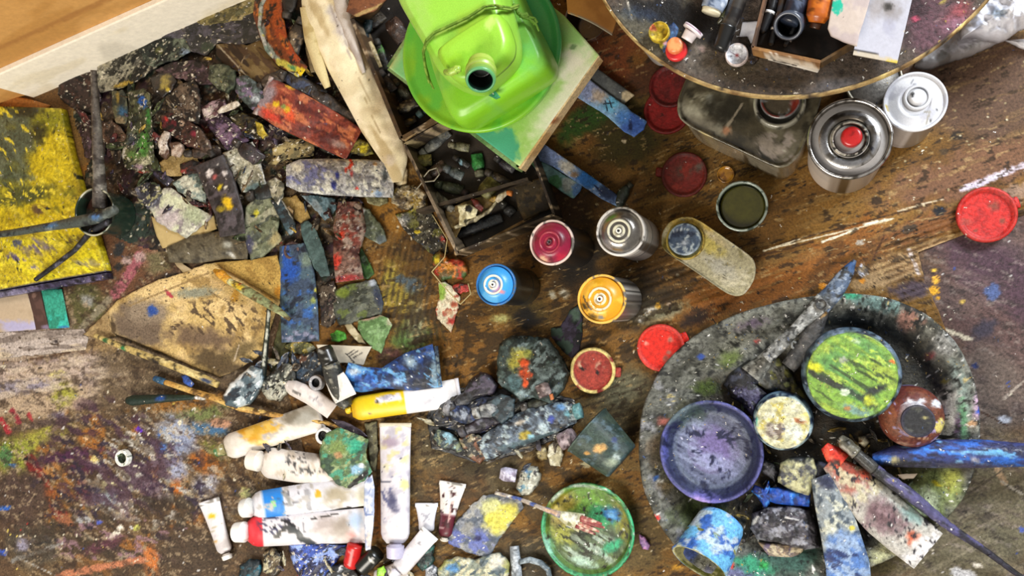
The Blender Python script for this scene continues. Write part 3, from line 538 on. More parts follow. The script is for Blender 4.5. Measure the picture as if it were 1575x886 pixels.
spray_can(762, 438, 32.5, .16, '3c98dc', '1c1c1c', '2a6aa8', 'e4d8c4', 'spray can with bright sky blue dome, black body, smallest of the four cans', [('l', 757, 452, 764, 468, 1.6, '10304c'), ('l', 738, 456, 757, 470, 1.6, '15385a'), ('d', 775, 449, 5, 4, 0, 'c88088'), ('n', '5cb0e8', 20, .56, .1)], [('d', 780, 440, 30, 30, 0, '222420')], bands=[(0, .3, '2c2c26'), (.3, 1, '1c1c1c')])
spray_can(925, 460, 38.5, .165, 'dc9c20', '6c6864', 'e8b850', 'd8d0b4', 'spray can with yellow-ochre dome and chipped edge, grey ribbed label around the body', [('n', 'b88420', 18, .58, .1), ('n', 'f0b840', 22, .58, .1), ('d', 899, 472, 8, 5, 50, '3a2c10', .6), ('d', 912, 487, 10, 5, 20, '4a3a1c', .9), ('l', 898, 456, 908, 474, 3, '3c3830'), ('l', 908, 474, 922, 480, 2.5, '6a6458'), ('d', 925, 488, 5, 4, 0, '8c8880')], [('n', '3a3a38', 4, .52, .06), ('n', 'c8c4bc', 5, .6, .05)])
# big solvent cans, upper right
t = root('solvent_can', 'large cylindrical tin with polished concentric top, red plug in the middle and grubby white body', 'can', 1307, 213, 0); c = at(1307, 213, .2); t.location = (c[0], c[1], .004); t['_o'] = [float(c[0]), float(c[1]), .004]
lathe('can_body', 1307, 213, .2, [(56, .004, 'c8bcb0'), (60, .007, 'd0c4b8'), (60, .10, 'd0c4b8'), (60, .16, 'c4bab0'), (60, .165, '8a8684'), (60, .19, '9a9694'), (58, .193, '9a9694')], [('n', '8c8278', 30, .55, .1), ('s', '1c1814', 20, .4, .16), ('d', 1302, 272, 12, 4, 25, '241c14')], 'plastic', t)
lathe('rim_ring', 1307, 213, .2, [(57, .19, 'b8b4b0'), (62, .192, 'c0bcb8'), (63, .197, 'c0bcb8'), (61, .2, 'd8d4d0'), (58, .2, 'd8d4d0'), (56, .194, '8a8680'), (54, .191, 'b0aca8')], [('n', '6a645c', 8, .58, .06)], 'metal', t)
lathe('can_top', 1307, 213, .2, [(55, .190, 'a8a8a4'), (50, .190, 'c8c8c8'), (44, .194, 'd0ccc8'), (36, .196, 'b8b8bc'), (29, .193, '8a8884'), (26, .190, '6a6860')], [('d', 1325, 193, 9, 6, -40, '1c1c1c'), ('d', 1287, 225, 5, 9, 0, '2c2a28'), ('d', 1290, 236, 8, 5, 30, '303030'), ('d', 1335, 228, 6, 6, 0, '24283a'), ('n', '7a746c', 16, .6, .05), ('d', 1296, 180, 26, 8, 10, '6a6258')], 'metal', t)
lathe('neck_ring', 1307, 213, .2, [(27, .188, '4a4a44'), (28, .197, 'a8a090'), (25, .199, 'c8c0b0'), (23, .196, '5a5850'), (21, .191, '3c3c38'), (17, .190, '4a4a44')], [('n', '2c2a24', 8, .52, .06)], 'dullmetal', t)
lathe('red_plug', 1310, 210, .2, [(17, .188, '38342c'), (15.5, .200, 'b02020'), (14.5, .203, 'c42424'), (6, .204, 'c42424'), (1, .204, 'c42424')], [('n', '9c1c1c', 8, .6, .1)], 'plastic', t)['label'] = 'red round plug'
t = root('solvent_can', 'tall white-painted can with off-centre round cap beside the big red-plugged tin', 'can', 1408, 156, 0); c = at(1408, 156, .165); t.location = (c[0], c[1], .004); t['_o'] = [float(c[0]), float(c[1]), .004]
lathe('can_body', 1408, 156, .165, [(41, .004, '9c948e'), (44, .008, 'a49c98'), (44, .03, 'a8a09c'), (44, .155, 'b8b2ae'), (43, .157, 'b8b2ae')], [('n', '7c746c', 20, .56, .1), ('n', 'c8c4c4', 14, .6, .08)], 'plastic', t)
lathe('can_top', 1408, 156, .165, [(42, .154, 'c8c8cc'), (46, .157, 'd8d8dc'), (46.5, .162, 'e0e0e4'), (44.5, .165, 'e8e8ec'), (42, .162, 'b8b8c0'), (41, .160, 'd8d8dc'), (30, .164, 'dcdce0'), (23, .166, 'd4d4d8'), (22, .164, 'a8a8ac'), (19, .164, 'c0c0c4')], [('d', 1423, 151, 6, 5, 0, '5a6ca8', .8), ('n', 'bcbcc4', 20, .56, .1), ('d', 1437, 171, 3, 2, 0, '303030'), ('d', 1430, 186, 3, 2, 0, '303030'), ('l', 1367, 160, 1372, 172, 3, 'b8a020'), ('l', 1408, 116, 1402, 128, 1.5, '8a8a90'), ('l', 1402, 128, 1425, 136, 1.5, '8a8a90'), ('l', 1428, 172, 1424, 190, 1.5, '9a9488'), ('l', 1428, 172, 1410, 176, 1.5, '9a9488')], 'spray', t)
lathe('cap', 1411, 150, .165, [(21, .162, '606060'), (20, .166, 'c8c8cc'), (16, .169, 'd4d4d8'), (15, .166, '8a8a8c'), (12, .167, 'c8c8cc'), (11, .172, 'dcdce0'), (1, .173, 'e4e4e8')], [('d', 1403, 147, 3, 5, 0, '101010', .5)], 'spray', t)
t = root('solvent_can', 'dark grey can mostly hidden under the table edge, behind the red-plugged tin', 'can', 1344, 124, 0); c = at(1344, 124, .12); t.location = (c[0], c[1], .004); t['_o'] = [float(c[0]), float(c[1]), .004]
lathe('can_body', 1344, 124, .12, [(38, .0052, '3c3a38'), (40, .008, '44423e'), (40, .09, '4c4a48'), (40, .095, '8a8684'), (40, .10, '4c4a48'), (40, .115, '3c3a38'), (39, .117, '8a8680')], [('n', '2c2a28', 20, .55, .1)], 'dullmetal', t)
lathe('rim_ring', 1344, 124, .12, [(38, .112, '9a9488'), (42, .114, 'a8a090'), (42, .118, 'b8b0a0'), (40, .12, 'c8c0a8'), (38, .118, '8a8478'), (35, .114, '3c3a34'), (20, .114, '3c3a34'), (1, .114, '3c3a34')], [('n', '5a5448', 9, .58, .06)], 'dullmetal', t)
# rectangular jug with round opening
t = root('rectangular_canister', 'dusty rectangular see-through canister with rounded corners and round opening, half under the table', 'canister', 1150, 200, 0)
co_ = [(1041, 172), (1043, 150), (1052, 128), (1090, 40), (1150, 60), (1262, 110), (1266, 130), (1262, 160), (1240, 215), (1230, 238), (1215, 254), (1199, 259), (1180, 252), (1138, 232), (1069, 200), (1048, 186)]
loft('canister_body', co_, .17, [(.93, .0055), (.955, .008), (.965, .10), (.97, .155), (.985, .16), (1.0, .165), (1.0, .17), (.975, .172), (.96, .166), (.7, .167), (.3, .167), (.02, .167)], '4a4436', [
   ('n', '6c6654', 26, .5, .12), ('n', '38342a', 18, .56, .1), ('d', 1065, 172, 22, 14, 20, 'b4b09c', .8), ('N', 1080, 180, 50, 40, 'a8a490', 9, .52, .08, 20, 1, .8), ('N', 1195, 225, 40, 30, 'a89c94', 10, .5, .08, 20, 1, .8), ('d', 1092, 151, 7, 7, 0, '9c9c90', .7), ('d', 1082, 190, 30, 12, 20, '7c7666', .8), ('d', 1120, 170, 40, 26, 20, '35322a', .7), ('l', 1141, 160, 1118, 195, 4, 'a89c88', .8), ('d', 1117, 200, 8, 7, 0, 'a87858', .7), ('d', 1085, 206, 12, 6, 15, 'b8a878', .7), ('d', 1200, 232, 10, 10, 0, 'a89c90', .6), ('d', 1180, 222, 22, 10, 20, '8a8074', .8), ('l', 1045, 182, 1138, 230, 2.5, 'a8a08c', .8), ('l', 1138, 230, 1199, 257, 2.5, 'b8b09c', .8), ('l', 1199, 257, 1232, 236, 2.5, '8c8474', .8), ('s', 'c8c4b4', 16, .3, .12)], 'wet', t, rnd=1)
lathe('opening_ring', 1199, 158, .175, [(40, .166, '5a584e'), (39, .178, '8a8678'), (36, .180, 'a09c8c'), (33, .178, '6a685c'), (32, .170, '55534c')], [('n', '3a3830', 10, .55, .08)], 'wet', t)
lathe('cap', 1200, 152, .175, [(31, .168, '6a6a68'), (30, .174, '6c6c6c'), (27, .175, '7a3028'), (25, .172, '4c4438'), (10, .171, '50483c'), (1, .171, '50483c')], [('n', '7c7c7c', 10, .6, .08), ('d', 1222, 160, 6, 14, 20, '7c2c24', .6)], 'wet', t)
# lids
lid('lid', 'dark red round lid lying flat by the canister, scuffed grey, edge tab on its left', 1052, 268, 35, .005, '782420', [('d', 1050, 262, 18, 14, 0, '5c4840', .9), ('d', 1075, 258, 8, 8, 0, '6a5850', .8), ('n', '8c3028', 16, .58, .1), ('s', 'b8a8a0', 14, .3, .1)], rim='5c1c18', tab=175, group=None)
lid('lid', 'dark red lid under the corner of the dusty canister, upper of two', 1031, 132, 33, .014, '701818', [('n', '5a1414', 18, .52, .1)], rim='5a1010')
lid('lid', 'plain dark red lid against the canister side, below the table edge', 1026, 170, 36, .005, '8c1c1c', [('n', '741818', 22, .54, .1), ('d', 1018, 175, 3, 3, 0, '3c1010')], rim='741616')
lid('lid', 'large scarlet lid at the right edge of the cardboard, tab to the right', 1518, 330, 43, .006, 'c42a24', [('d', 1529, 316, 9, 9, 0, '8a4030', .7), ('d', 1490, 340, 10, 6, 0, 'a04034', .7), ('d', 1540, 340, 5, 5, 0, '8a4434', .6), ('d', 1502, 354, 4, 4, 0, '7c3c30', .6), ('n', 'b02420', 24, .56, .1)], rim='b83028', tab=22, h=.010)
lid('lid', 'bright red clean lid lying left of the oval tray', 1016, 535, 36.5, .005, 'e02a1c', [('d', 993, 529, 4, 3, 0, 'e8a090', .8), ('d', 1030, 522, 5, 5, 0, 'b87868', .7), ('d', 1028, 542, 5, 4, 0, 'b06858', .7), ('d', 1024, 552, 7, 6, 0, 'a85040', .5)], rim='d84034', tab=24, h=.009)
lid('lid', 'brick red lid with cream paint round its rim, beside the dark rag', 911, 570, 35.5, .006, 'a03c30', [('d', 893, 561, 7, 6, 0, 'd0b898', .6), ('d', 922, 563, 8, 7, 0, 'c8a88c', .6), ('d', 895, 568, 5, 4, 20, '1c1414'), ('d', 919, 573, 4, 4, 0, '241818'), ('n', '8c3028', 14, .58, .1), ('s', 'e0d0b8', 14, .3, .1)], rim='e0cc80', tab=-4, h=.010)
lid('amber_disc', 'small translucent amber disc beside the jar of olive liquid', 1116, 268, 13, .005, 'a8741c', [('n', '7a4c10', 7, .5, .1)], h=.004, mat='wet', cat='disc')
# jar of olive liquid
t = root('glass_jar', 'open glass jar with olive green liquid, standing on the cardboard', 'jar', 1141, 318, 0)
lathe('jar_wall', 1141, 317, .062, [(31, .004, '6a7468'), (36, .006, '6a7468'), (37, .05, '748074'), (39, .058, '8c9890'), (39, .062, '9aa8a0'), (36.5, .063, 'a0aca4'), (35, .060, '7c887c'), (34, .02, '5a6450'), (20, .018, '5a6450'), (1, .018, '5a6450')], [('n', '3c4840', 8, .56, .07), ('s', 'd8e0dc', 10, .3, .12)], 'wet', t)
lathe('liquid', 1142, 318, .054, [(33, .02, '3c3a10'), (33.5, .051, '3e3c0c'), (20, .0515, '44420e'), (1, .0515, '44420e')], [], 'wet', t)['label'] = 'olive green liquid'
# rounded flat tin
t = root('flat_tin', 'long rounded tin with cream dusty top and blue-white cap in a yellow stained ring', 'tin', 1090, 395, 0)
loft('tin_body', [(1017, 378), (1018, 358), (1028, 342), (1045, 334), (1062, 333), (1078, 340), (1110, 362), (1150, 390), (1160, 400), (1163, 414), (1160, 430), (1152, 444), (1142, 455), (1130, 456), (1115, 450), (1070, 418), (1024, 388)], .035, [(.96, .0055), (.98, .007), (.98, .028), (1.0, .030), (1.0, .034), (.985, .036), (.95, .033), (.5, .0335), (.02, .0335)], 'b0a888', [('n', 'c4bca0', 24, .5, .12), ('d', 1108, 410, 30, 14, 30, 'b4b0a0', .7), ('d', 1062, 350, 44, 26, 10, 'b89c44', .6), ('d', 1090, 375, 34, 14, 35, 'c0b060', .6), ('d', 1070, 365, 12, 18, 0, 'a89038', .8), ('d', 1098, 365, 30, 6, 36, 'c8b890', .8), ('d', 1024, 375, 8, 20, 20, '6a5c20', .7), ('n', '8c8460', 12, .62, .07), ('s', '5a5444', 16, .3, .13), ('d', 1078, 363, 5, 4, 0, 'c86040', .8)], 'paint', t, rnd=1)
lathe('cap_seat', 1054, 370, .036, [(30, .033, 'b8a050'), (29, .037, 'c0a850'), (27, .037, 'b09844'), (26, .034, '8c8858')], [('n', '8a7030', 9, .55, .08)], 'paint', t)
lathe('cap', 1053, 368, .04, [(25, .034, '6a7c88'), (25, .042, '8c9cac'), (23.5, .044, 'a0b0bc'), (21, .042, '4a5c78'), (10, .041, '4c5c74'), (1, .041, '4c5c74')], [('d', 1053, 374, 8, 5, -20, 'b4bcc8', .8), ('l', 1034, 358, 1048, 352, 3, 'c8d0d8'), ('n', '2c3850', 9, .54, .08), ('n', 'b8c4cc', 8, .64, .05)], 'paint', t, seg=48)['label'] = 'blue and white smeared cap'
# bucket below the table, box flap, plastic film
t = root('bucket', 'plain grey-white bucket under the left side of the round table', 'bucket', 985, 60, 0); c = at(1001, 8, .22); t.location = (c[0], c[1], .004); t['_o'] = [float(c[0]), float(c[1]), .004]
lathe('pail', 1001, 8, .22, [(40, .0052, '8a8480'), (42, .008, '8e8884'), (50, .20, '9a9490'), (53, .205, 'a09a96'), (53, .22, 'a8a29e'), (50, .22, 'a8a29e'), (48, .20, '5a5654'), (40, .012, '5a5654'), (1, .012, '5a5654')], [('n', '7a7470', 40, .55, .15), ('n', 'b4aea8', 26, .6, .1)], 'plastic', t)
lathe('handle_ear', 0, 0, 0, [(2, -.004, 'a09a96'), (9, -.004, 'a09a96'), (9, .004, 'a09a96'), (1, .004, 'a09a96')], [], 'plastic', t, seg=20, axis=(.7, .7, 0), org=(float(c[0])+.041, float(c[1])+.041, .205))
t = root('open_carton', 'brown cardboard carton with an open flap at the top edge, left of the round table', 'carton', 905, -40, 0); c = at(905, -60, 0); t['_o'] = [float(c[0]), float(c[1]), 0.]; t.location = (c[0], c[1], 0)
def quad3(name, pts, th, base, layers, mat, parent, n=24, label=None, bow=0):
    """thin board through four (px, py, z) corners"""
    P = [at(p[0], p[1], p[2]) for p in pts]; X = [np.array([p[0], p[1]], float) for p in pts]
    u = np.linspace(0, 1, n); U_, V_ = np.meshgrid(u, u, indexing='ij'); f = lambda A: (A[0]*((1-U_)*(1-V_))[..., None]+A[1]*(U_*(1-V_))[..., None]+A[2]*(U_*V_)[..., None]+A[3]*((1-U_)*V_)[..., None])
    G = f(P); nr = np.cross(P[1]-P[0], P[3]-P[0]); nr /= np.linalg.norm(nr); nr = nr*(1 if nr[2] >= 0 else -1)
    G = G+nr*(bow*np.sin(U_*math.pi)*1.0)[..., None]
    xy = f(X).reshape(-1, 2); T = G.reshape(-1, 3); Bq = T-nr*th; V = np.vstack([T, Bq]); N = n*n
    C = paint(xy, base, layers); C = np.vstack([C, C*.95])
    gf = grid_faces(n, n); Fc = [gf, gf[:, ::-1]+N]
    for idx in (np.arange(n), (n-1)*n+np.arange(n), np.arange(n)*n, np.arange(n)*n+n-1): Fc.append(np.stack([idx[:-1], idx[1:], idx[1:]+N, idx[:-1]+N], -1))
    o = fixn(mk(name, V, Fc, C, mat, parent, smooth=False))
    if label: o['label'] = label
    return o
quad3('flap', [(868, -40, .225), (974, -44, .225), (941, 53, .25), (873, 19, .25)], .003, 'b07838', [('n', 'a06a2c', 40, .5, .15), ('l', 872, 20, 940, 53, 3, '8a8070')], 'paper', t, bow=.006)
quad3('carton_side', [(868, -40, .225), (974, -44, .225), (974, -44, .006), (868, -40, .006)], .003, '9c6c34', [('n', '8a5a28', 40, .5, .15)], 'paper', t)
quad3('carton_back', [(868, -110, .225), (974, -114, .225), (974, -114, .006), (868, -110, .006)], .003, '9c6c34', [], 'paper', t)
quad3('carton_side', [(868, -40, .225), (868, -110, .225), (868, -110, .006), (868, -40, .006)], .003, '9c6c34', [], 'paper', t)
quad3('carton_side', [(974, -44, .225), (974, -114, .225), (974, -114, .006), (974, -44, .006)], .003, '9c6c34', [], 'paper', t)
lathe('glass_dish', 902, 30, .05, [(20, .004, '5a4c44'), (24, .006, '5a4c44'), (33, .05, '6a5c54'), (34, .053, '8a7c74'), (32, .053, '8a7c74'), (22, .01, '3a2c24'), (1, .01, '3a2c24')], [('n', '3c2c28', 14, .5, .1), ('n', 'a8a0a0', 10, .64, .05)], 'wet'); tag(bpy.data.objects['glass_dish'], 'dark glass dish peeking out below the brown carton flap', 'dish')
S('plastic_bag', 'crumpled white plastic bag at the upper right corner', 'plastic bag', [(1475, 60), (1500, -10), (1560, -40), (1640, -40), (1640, 25), (1575, 40), (1545, 62), (1520, 60), (1495, 52)], 60, 70, 'e0e0ea', [('n', 'f0f0f8', 20, .5, .1), ('n', 'b0b4c4', 16, .62, .08, 30, 2), ('d', 1535, 20, 14, 8, 0, '8c98a8', .8)], 'label', crum=.018, csc=26, rnd=1, useg=False, ctr=(1560, 5))
S('plastic_bag', 'flat translucent grey plastic sheet sticking out from under the round table', 'plastic sheet', [(1402, 100), (1440, 60), (1480, 30), (1530, 35), (1545, 60), (1500, 82), (1450, 98), (1428, 106)], 4, 50, 'a8a4a4', [('n', 'c0bcc0', 18, .5, .1), ('n', '84807c', 22, .58, .1), ('d', 1490, 62, 26, 10, -20, 'd0ccd4', .7)], 'label', crum=.008, csc=18, rnd=1, useg=False)
S('plastic_bag', 'small white plastic corner poking in at the far right, under the crumpled bag', 'plastic sheet', [(1546, 62), (1575, 60), (1640, 50), (1640, 95), (1590, 80), (1570, 74)], 4, 14, 'c8c4c8', [('n', 'e4e0e4', 12, .5, .1)], 'label', crum=.003, useg=False)
S('paint_flake', 'small lilac-pink dried paint blob on the cardboard right of the green-rimmed lid', 'paint flake', [(983, 822), (992, 826), (1000, 838), (997, 846), (988, 845), (984, 835)], 5, 5, '9070a0', [('n', 'c890c0', 8, .5, .1), ('n', '4a3060', 7, .6, .1)], 'paint', useg=False)
# ---------------------------------------------------------------- things on the round table
Z = TZ+.0012
def onT(): return Z*1000
lid('bottle_cap', 'yellow paint-coated cap with a drip, on the left of the round table', 1013, 48, 16, Z, 'c0a428', [('n', '8c7820', 8, .55, .1), ('d', 1003, 40, 6, 5, 0, 'c86a50'), ('n', 'd8c040', 7, .6, .06)], rim='b89c24', h=.014, cat='cap')
S('paint_flake', 'glossy blue and pink paint smear between the yellow and red caps', 'paint blob', [(1012, 62), (1024, 44), (1036, 33), (1044, 44), (1040, 58), (1030, 70), (1022, 82), (1016, 74)], onT(), 3, '24406c', [('n', '4a78b0', 9, .55, .08), ('l', 1012, 63, 1030, 68, 5, 'e8b0c0'), ('d', 1016, 70, 6, 6, 0, 'b0a030')], 'oil', useg=False)
t = root('bottle_cap', 'red screw cap with a pale orange centre on the round table', 'cap', 1041, 77, Z)
lathe('cap_ring', 1041, 79, Z, [(15, Z, 'b01c20'), (17, Z+.002, 'c82428'), (16, Z+.008, 'd83030'), (13, Z+.009, 'c82428')], [], 'plastic', t, seg=40)
lathe('cap_top', 1040, 74, Z, [(13, Z+.007, 'd87048'), (12, Z+.016, 'e88858'), (10, Z+.018, 'f0945c'), (1, Z+.018, 'f0945c')], [('n', 'e07c48', 6, .56, .1)], 'plastic', t, seg=36)['label'] = 'pale orange raised middle'
t = root('bottle_cap', 'white stepped cap lying on its side beside the red cap', 'cap', 1061, 52, Z)
rod('cap_skirt', [(1068, 44, Z+.017, 17), (1064, 49, Z+.017, 17)], 'eae0e4', [('l', 1056, 38, 1078, 54, 3, '8a6a7c')], 'plastic', t, seg=28, flat=.9)
rod('cap_spout', [(1064, 49, Z+.015, 11), (1056, 62, Z+.013, 9.5)], 'f0e8ec', [], 'plastic', t, seg=24)
lid('bottle_cap', 'round white cap with faint scratches and a red lower edge, nearest the carton tray', 1133, 83, 17.5, Z+.0, 'dcdce0', [('d', 1123, 84, 2, 2, 0, '505058'), ('l', 1122, 76, 1142, 90, 1.5, '8c7c84'), ('d', 1133, 83, 2, 2, 0, 'a02020'), ('n', 'c8c8d0', 9, .55, .1)], rim='d8c8c4', h=.012, cat='cap')
t = root('paint_bottle', 'silvery blue bottle lying with its cream end towards the caps, cut by the top edge', 'bottle', 1098, 0, Z)
rod('bottle_body', [(1110, -50, Z+.02, 20), (1100, 2, Z+.019, 19), (1095, 14, Z+.018, 17)], '8c98ac', [('n', 'c8d0dc', 10, .52, .1), ('n', '4a5870', 9, .6, .08)], 'spray', t, seg=28)
rod('bottle_end', [(1095.5, 14, Z+.018, 15.5), (1093, 21, Z+.018, 14.5)], 'dcd4b8', [('n', 'b8ac88', 8, .58, .1)], 'plastic', t, seg=28)
t = root('marker_pen', 'thick black marker lying between the silver bottle and the carton tray', 'marker', 1120, 50, Z)
rod('pen_body', [(1150, -40, Z+.016, 13), (1128, 22, Z+.015, 13), (1118, 45, Z+.014, 12)], '1c1a1a', [('n', '34302c', 12, .55, .08)], 'plastic', t); rod('pen_cap', [(1120, 40, Z+.015, 14), (1108, 74, Z+.014, 12), (1106, 78, Z+.014, 9)], '141414', [('l', 1116, 30, 1128, 36, 3, '6a6448')], 'plastic', t)
t = root('marker_pen', 'grey-black marker with an olive stripe, beside the thick black marker', 'marker', 1148, 30, Z)
rod('pen_body', [(1130, -40, Z+.009, 6), (1132, -5, Z+.009, 6), (1112, 28, Z+.009, 5)], '5a5c40', [('n', '2c2c24', 8, .5, .1)], 'plastic', t, seg=12); rod('pen_tip', [(1112, 28, Z+.009, 5), (1104, 36, Z+.007, 2)], '3c3c2c', [], 'plastic', t, seg=12)
S('paper_label', 'small blank white card beside the carton tray on the round table', 'card', [(1142, 34), (1167, 32), (1166, 46), (1155, 68), (1150, 56), (1137, 57)], onT(), 1.2, 'ececf4', [('n', 'dcdce8', 10, .56, .1)], 'paper', crum=.0004, rag=.3, useg=False)
S('paint_flake', 'black dried paint patch on the round table beside the white cap', 'paint patch', [(1148, 66), (1160, 78), (1168, 92), (1158, 100), (1146, 92), (1150, 80)], onT(), 3, '1c1410', [('n', '4a3424', 9, .6, .08)], 'oil', useg=False)
# carton tray of markers
t = root('carton_tray', 'shallow cardboard box of black markers and bottles on the round table', 'box', 1210, 60, Z)
bx = [(1186, -60), (1156, 72), (1265, 100), (1318, 74), (1340, -60)]
zt = Z+.035
S('tray_bottom', None, None, [(1182, -60), (1158, 68), (1262, 92), (1312, 68), (1336, -60)], onT()+.1, 1.5, '18120c', [('n', '2a2018', 20, .5, .1)], 'paper', parent=t, crum=0, rag=0, useg=False)
wbox('front_wall', (1157, 73), (1262, 95), 5, Z, zt, '7a5228', [('n', '9c703c', 14, .5, .1), ('l', 1180, 84, 1258, 104, 9, 'd8c8b4'), ('l', 1184, 86, 1230, 96, 3, '8c8478')], 'paper', t)
wbox('side_wall', (1190, -60), (1157, 73), 4, Z, zt, '6c4c34', [('n', '4a3424', 12, .5, .1)], 'paper', t)
wbox('side_wall', (1262, 95), (1318, 62), 4, Z, zt-.008, '60441c', [('n', '4a3414', 12, .5, .1)], 'paper', t)
S('label_strip', 'narrow white strip with a scribbled line, at the front of the carton tray', 'strip', [(1181, 92), (1184, 88), (1262, 104), (1258, 112)], onT()+1, 4, 'dcd4c8', [('l', 1190, 93, 1225, 101, 2, '5a5048')], 'paper', crum=.0005, rag=.8, useg=False, step=2)
def marker(lb, pts, col, end, ecol, ring=None):
    t = root('marker_pen', lb, 'marker', pts[0][0], pts[0][1], Z+.003)
    rod('pen_body', pts, col, [('n', '34343a', 12, .56, .08), ('n', '050505', 10, .56, .1)], 'plastic', t)
    a, b = np.array(pts[-2]), np.array(pts[-1]); d = (b-a)[:2]/np.hypot(*(b-a)[:2])
    rod('pen_cap', [(b[0], b[1], b[2], b[3]*1.05), (b[0]+d[0]*end, b[1]+d[1]*end, b[2], b[3]*.9), (b[0]+d[0]*(end+4), b[1]+d[1]*(end+4), b[2], b[3]*.4)], ecol, [], 'plastic', t)
    if ring: rod('ring', [(b[0]-d[0]*3, b[1]-d[1]*3, b[2], b[3]*1.12), (b[0]+d[0]*1, b[1]+d[1]*1, b[2], b[3]*1.12)], ring, [], 'plastic', t)
zz = Z+.012
marker('black marker with a white ring, leftmost in the carton tray', [(1200, -50, zz, 7), (1187, 12, zz, 7), (1184, 20, zz, 6.5)], '141416', 30, '1a1a1c', 'e0e0e0')
marker('thin dark marker with a pale band at its end, second in the carton tray', [(1212, -50, zz, 6), (1200, 20, zz, 6), (1192, 46, zz, 6)], '3c2c20', 22, '101012', 'd0c8c0')
t = root('plastic_tube', 'fat blue-black plastic tube with an open round mouth, middle of the carton tray', 'tube', 1215, 20, Z)
rod('tube_body', [(1248, -60, Z+.02, 17), (1226, 5, Z+.02, 17), (1213, 36, Z+.022, 14)], '1c2230', [('n', '3c4658', 12, .58, .08), ('d', 1228, 10, 5, 12, 20, '4a5468')], 'plastic', t, seg=32)
lathe('mouth', 0, 0, 0, [(9, -.032, '0a0a0c'), (12, -.03, '20242c'), (13, 0, '3a404c'), (11, .002, '5a606c'), (9.5, -.003, '0a0a0c'), (8.5, -.03, '040404'), (1, -.03, '040404')], [], 'plastic', t, seg=36, axis=(-.25, -.45, .8), org=tuple(float(v) for v in at(1212, 40, Z+.03)))
marker('black pen with a short silver clip under the fat tube in the carton tray', [(1232, 20, zz-.004, 6), (1218, 52, zz-.004, 6), (1212, 62, zz-.004, 5)], '141416', 8, '1c1c1e', 'b8b8b8')
t = root('paint_bottle', 'orange-brown bottle lying in the right half of the carton tray', 'bottle', 1258, 10, Z)
rod('bottle_body', [(1275, -60, Z+.024, 19), (1262, 5, Z+.024, 19), (1258, 25, Z+.024, 18), (1256, 35, Z+.022, 12)], 'a85418', [('n', 'c46c24', 14, .52, .1), ('n', '6a3410', 10, .6, .08)], 'plastic', t, seg=28)
rod('bottle_neck', [(1256, 35, Z+.022, 9), (1253, 44, Z+.02, 8)], '3c2010', [], 'plastic', t, seg=20)
S('paper_sheet', 'beige rounded card with a turquoise spot, leaning over the carton tray', 'card', [(1286, -40), (1345, -40), (1338, 0), (1330, 28), (1322, 52), (1318, 72), (1300, 66), (1278, 56), (1273, 44), (1276, 26), (1281, 0)], 388, 1.5, 'c4b4a8', [('n', 'b8a8a4', 30, .5, .15), ('d', 1288, 10, 9, 12, 0, '14b090', .3), ('s', '50404c', 16, .4, .1)], 'paper', crum=.0006, csc=40, rag=.4, useg=False)
quad3('notepad_page', [(1338, -40, .385), (1412, -40, .385), (1380, 97, .375), (1312, 84, .375)], 0.004, 'c0c0cc', [('n', 'b0b0c0', 40, .5, .15), ('d', 1365, 12, 30, 20, 10, '8c8480', .9, .8), ('d', 1366, 10, 9, 7, 0, '34302c', .8), ('d', 1345, 10, 10, 30, 10, 'a8a0a0', .9, .6), ('l', 1312, 82, 1380, 95, 8, 'c8bca8'), ('l', 1366, 94, 1378, 96, 6, 'd8c050'), ('l', 1312, 76, 1352, 84, 1.5, '2c2424'), ('s', '3c3c48', 16, .4, .09)], 'paper', None, n=50)
tag(bpy.data.objects['notepad_page'], 'bluish white page with a grey smudge near its top, right of the carton tray', 'paper')
# ================================================================ GREEN CANISTERS ON THE BOARD, and the crates below
BZ = .105
def Z0(v): return v*1000
t = root('wooden_panel', 'thick square wooden panel oversprayed pale green, with a bare wood edge, under the green canisters', 'panel', 770, 90, BZ)
bp = [(598, 104), (720, -80), (860, 22), (925, 86), (803, 262)]
loft('panel_top', [(598, 104), (722, -90), (868, 24), (921, 84), (799, 256)], BZ+.032, [(1.0, BZ+.018), (1.0, BZ+.031), (.995, BZ+.032), (.7, BZ+.032), (.3, BZ+.032), (.02, BZ+.032)], 'e8ecd0', [
  ('d', 735, 80, 172, 176, 0, '9ccc60', .35), ('d', 610, 110, 50, 40, -30, 'c8c888', .6), ('n', 'c8dca0', 9, .52, .15, 0, 1, .35), ('d', 640, 90, 40, 50, 30, '7cc884', .7), ('d', 885, 90, 26, 60, 35, 'f0ecd8', .6), ('d', 860, 160, 14, 80, 38, 'f0f0d4', .7), ('d', 880, 50, 40, 26, 30, 'a0d480', .7), ('d', 765, 226, 36, 34, 20, '4aa680', .15), ('d', 720, 205, 40, 22, 36, '4aa07c', .2), ('d', 883, 72, 5, 5, 0, '7c9c6c')], 'spray', t, rnd=0, step=3)
wbox('wood_edge', (918, 84), (797, 258), 9, BZ, BZ+.0305, 'ecd0a0', [('n', 'd0a870', 16, .58, .1, -55, 3), ('d', 850, 184, 12, 6, -55, '9c5c34', .7), ('d', 895, 118, 12, 4, -55, '9a7c50', .8)], 'wood', t)
wbox('wood_edge', (598, 104), (797, 258), 8, BZ, BZ+.0305, '7c9860', [('n', '5c8048', 20, .5, .1)], 'wood', t)
wbox('wood_edge', (598, 104), (722, -88), 8, BZ, BZ+.0305, '8ca068', [('n', '5c8048', 20, .5, .1)], 'wood', t)
t = root('canister_bundle', 'lime green spray-painted plastic canisters tied with cord on a round green base', 'canister', 735, 80, BZ+.032)
D0 = BZ+.033
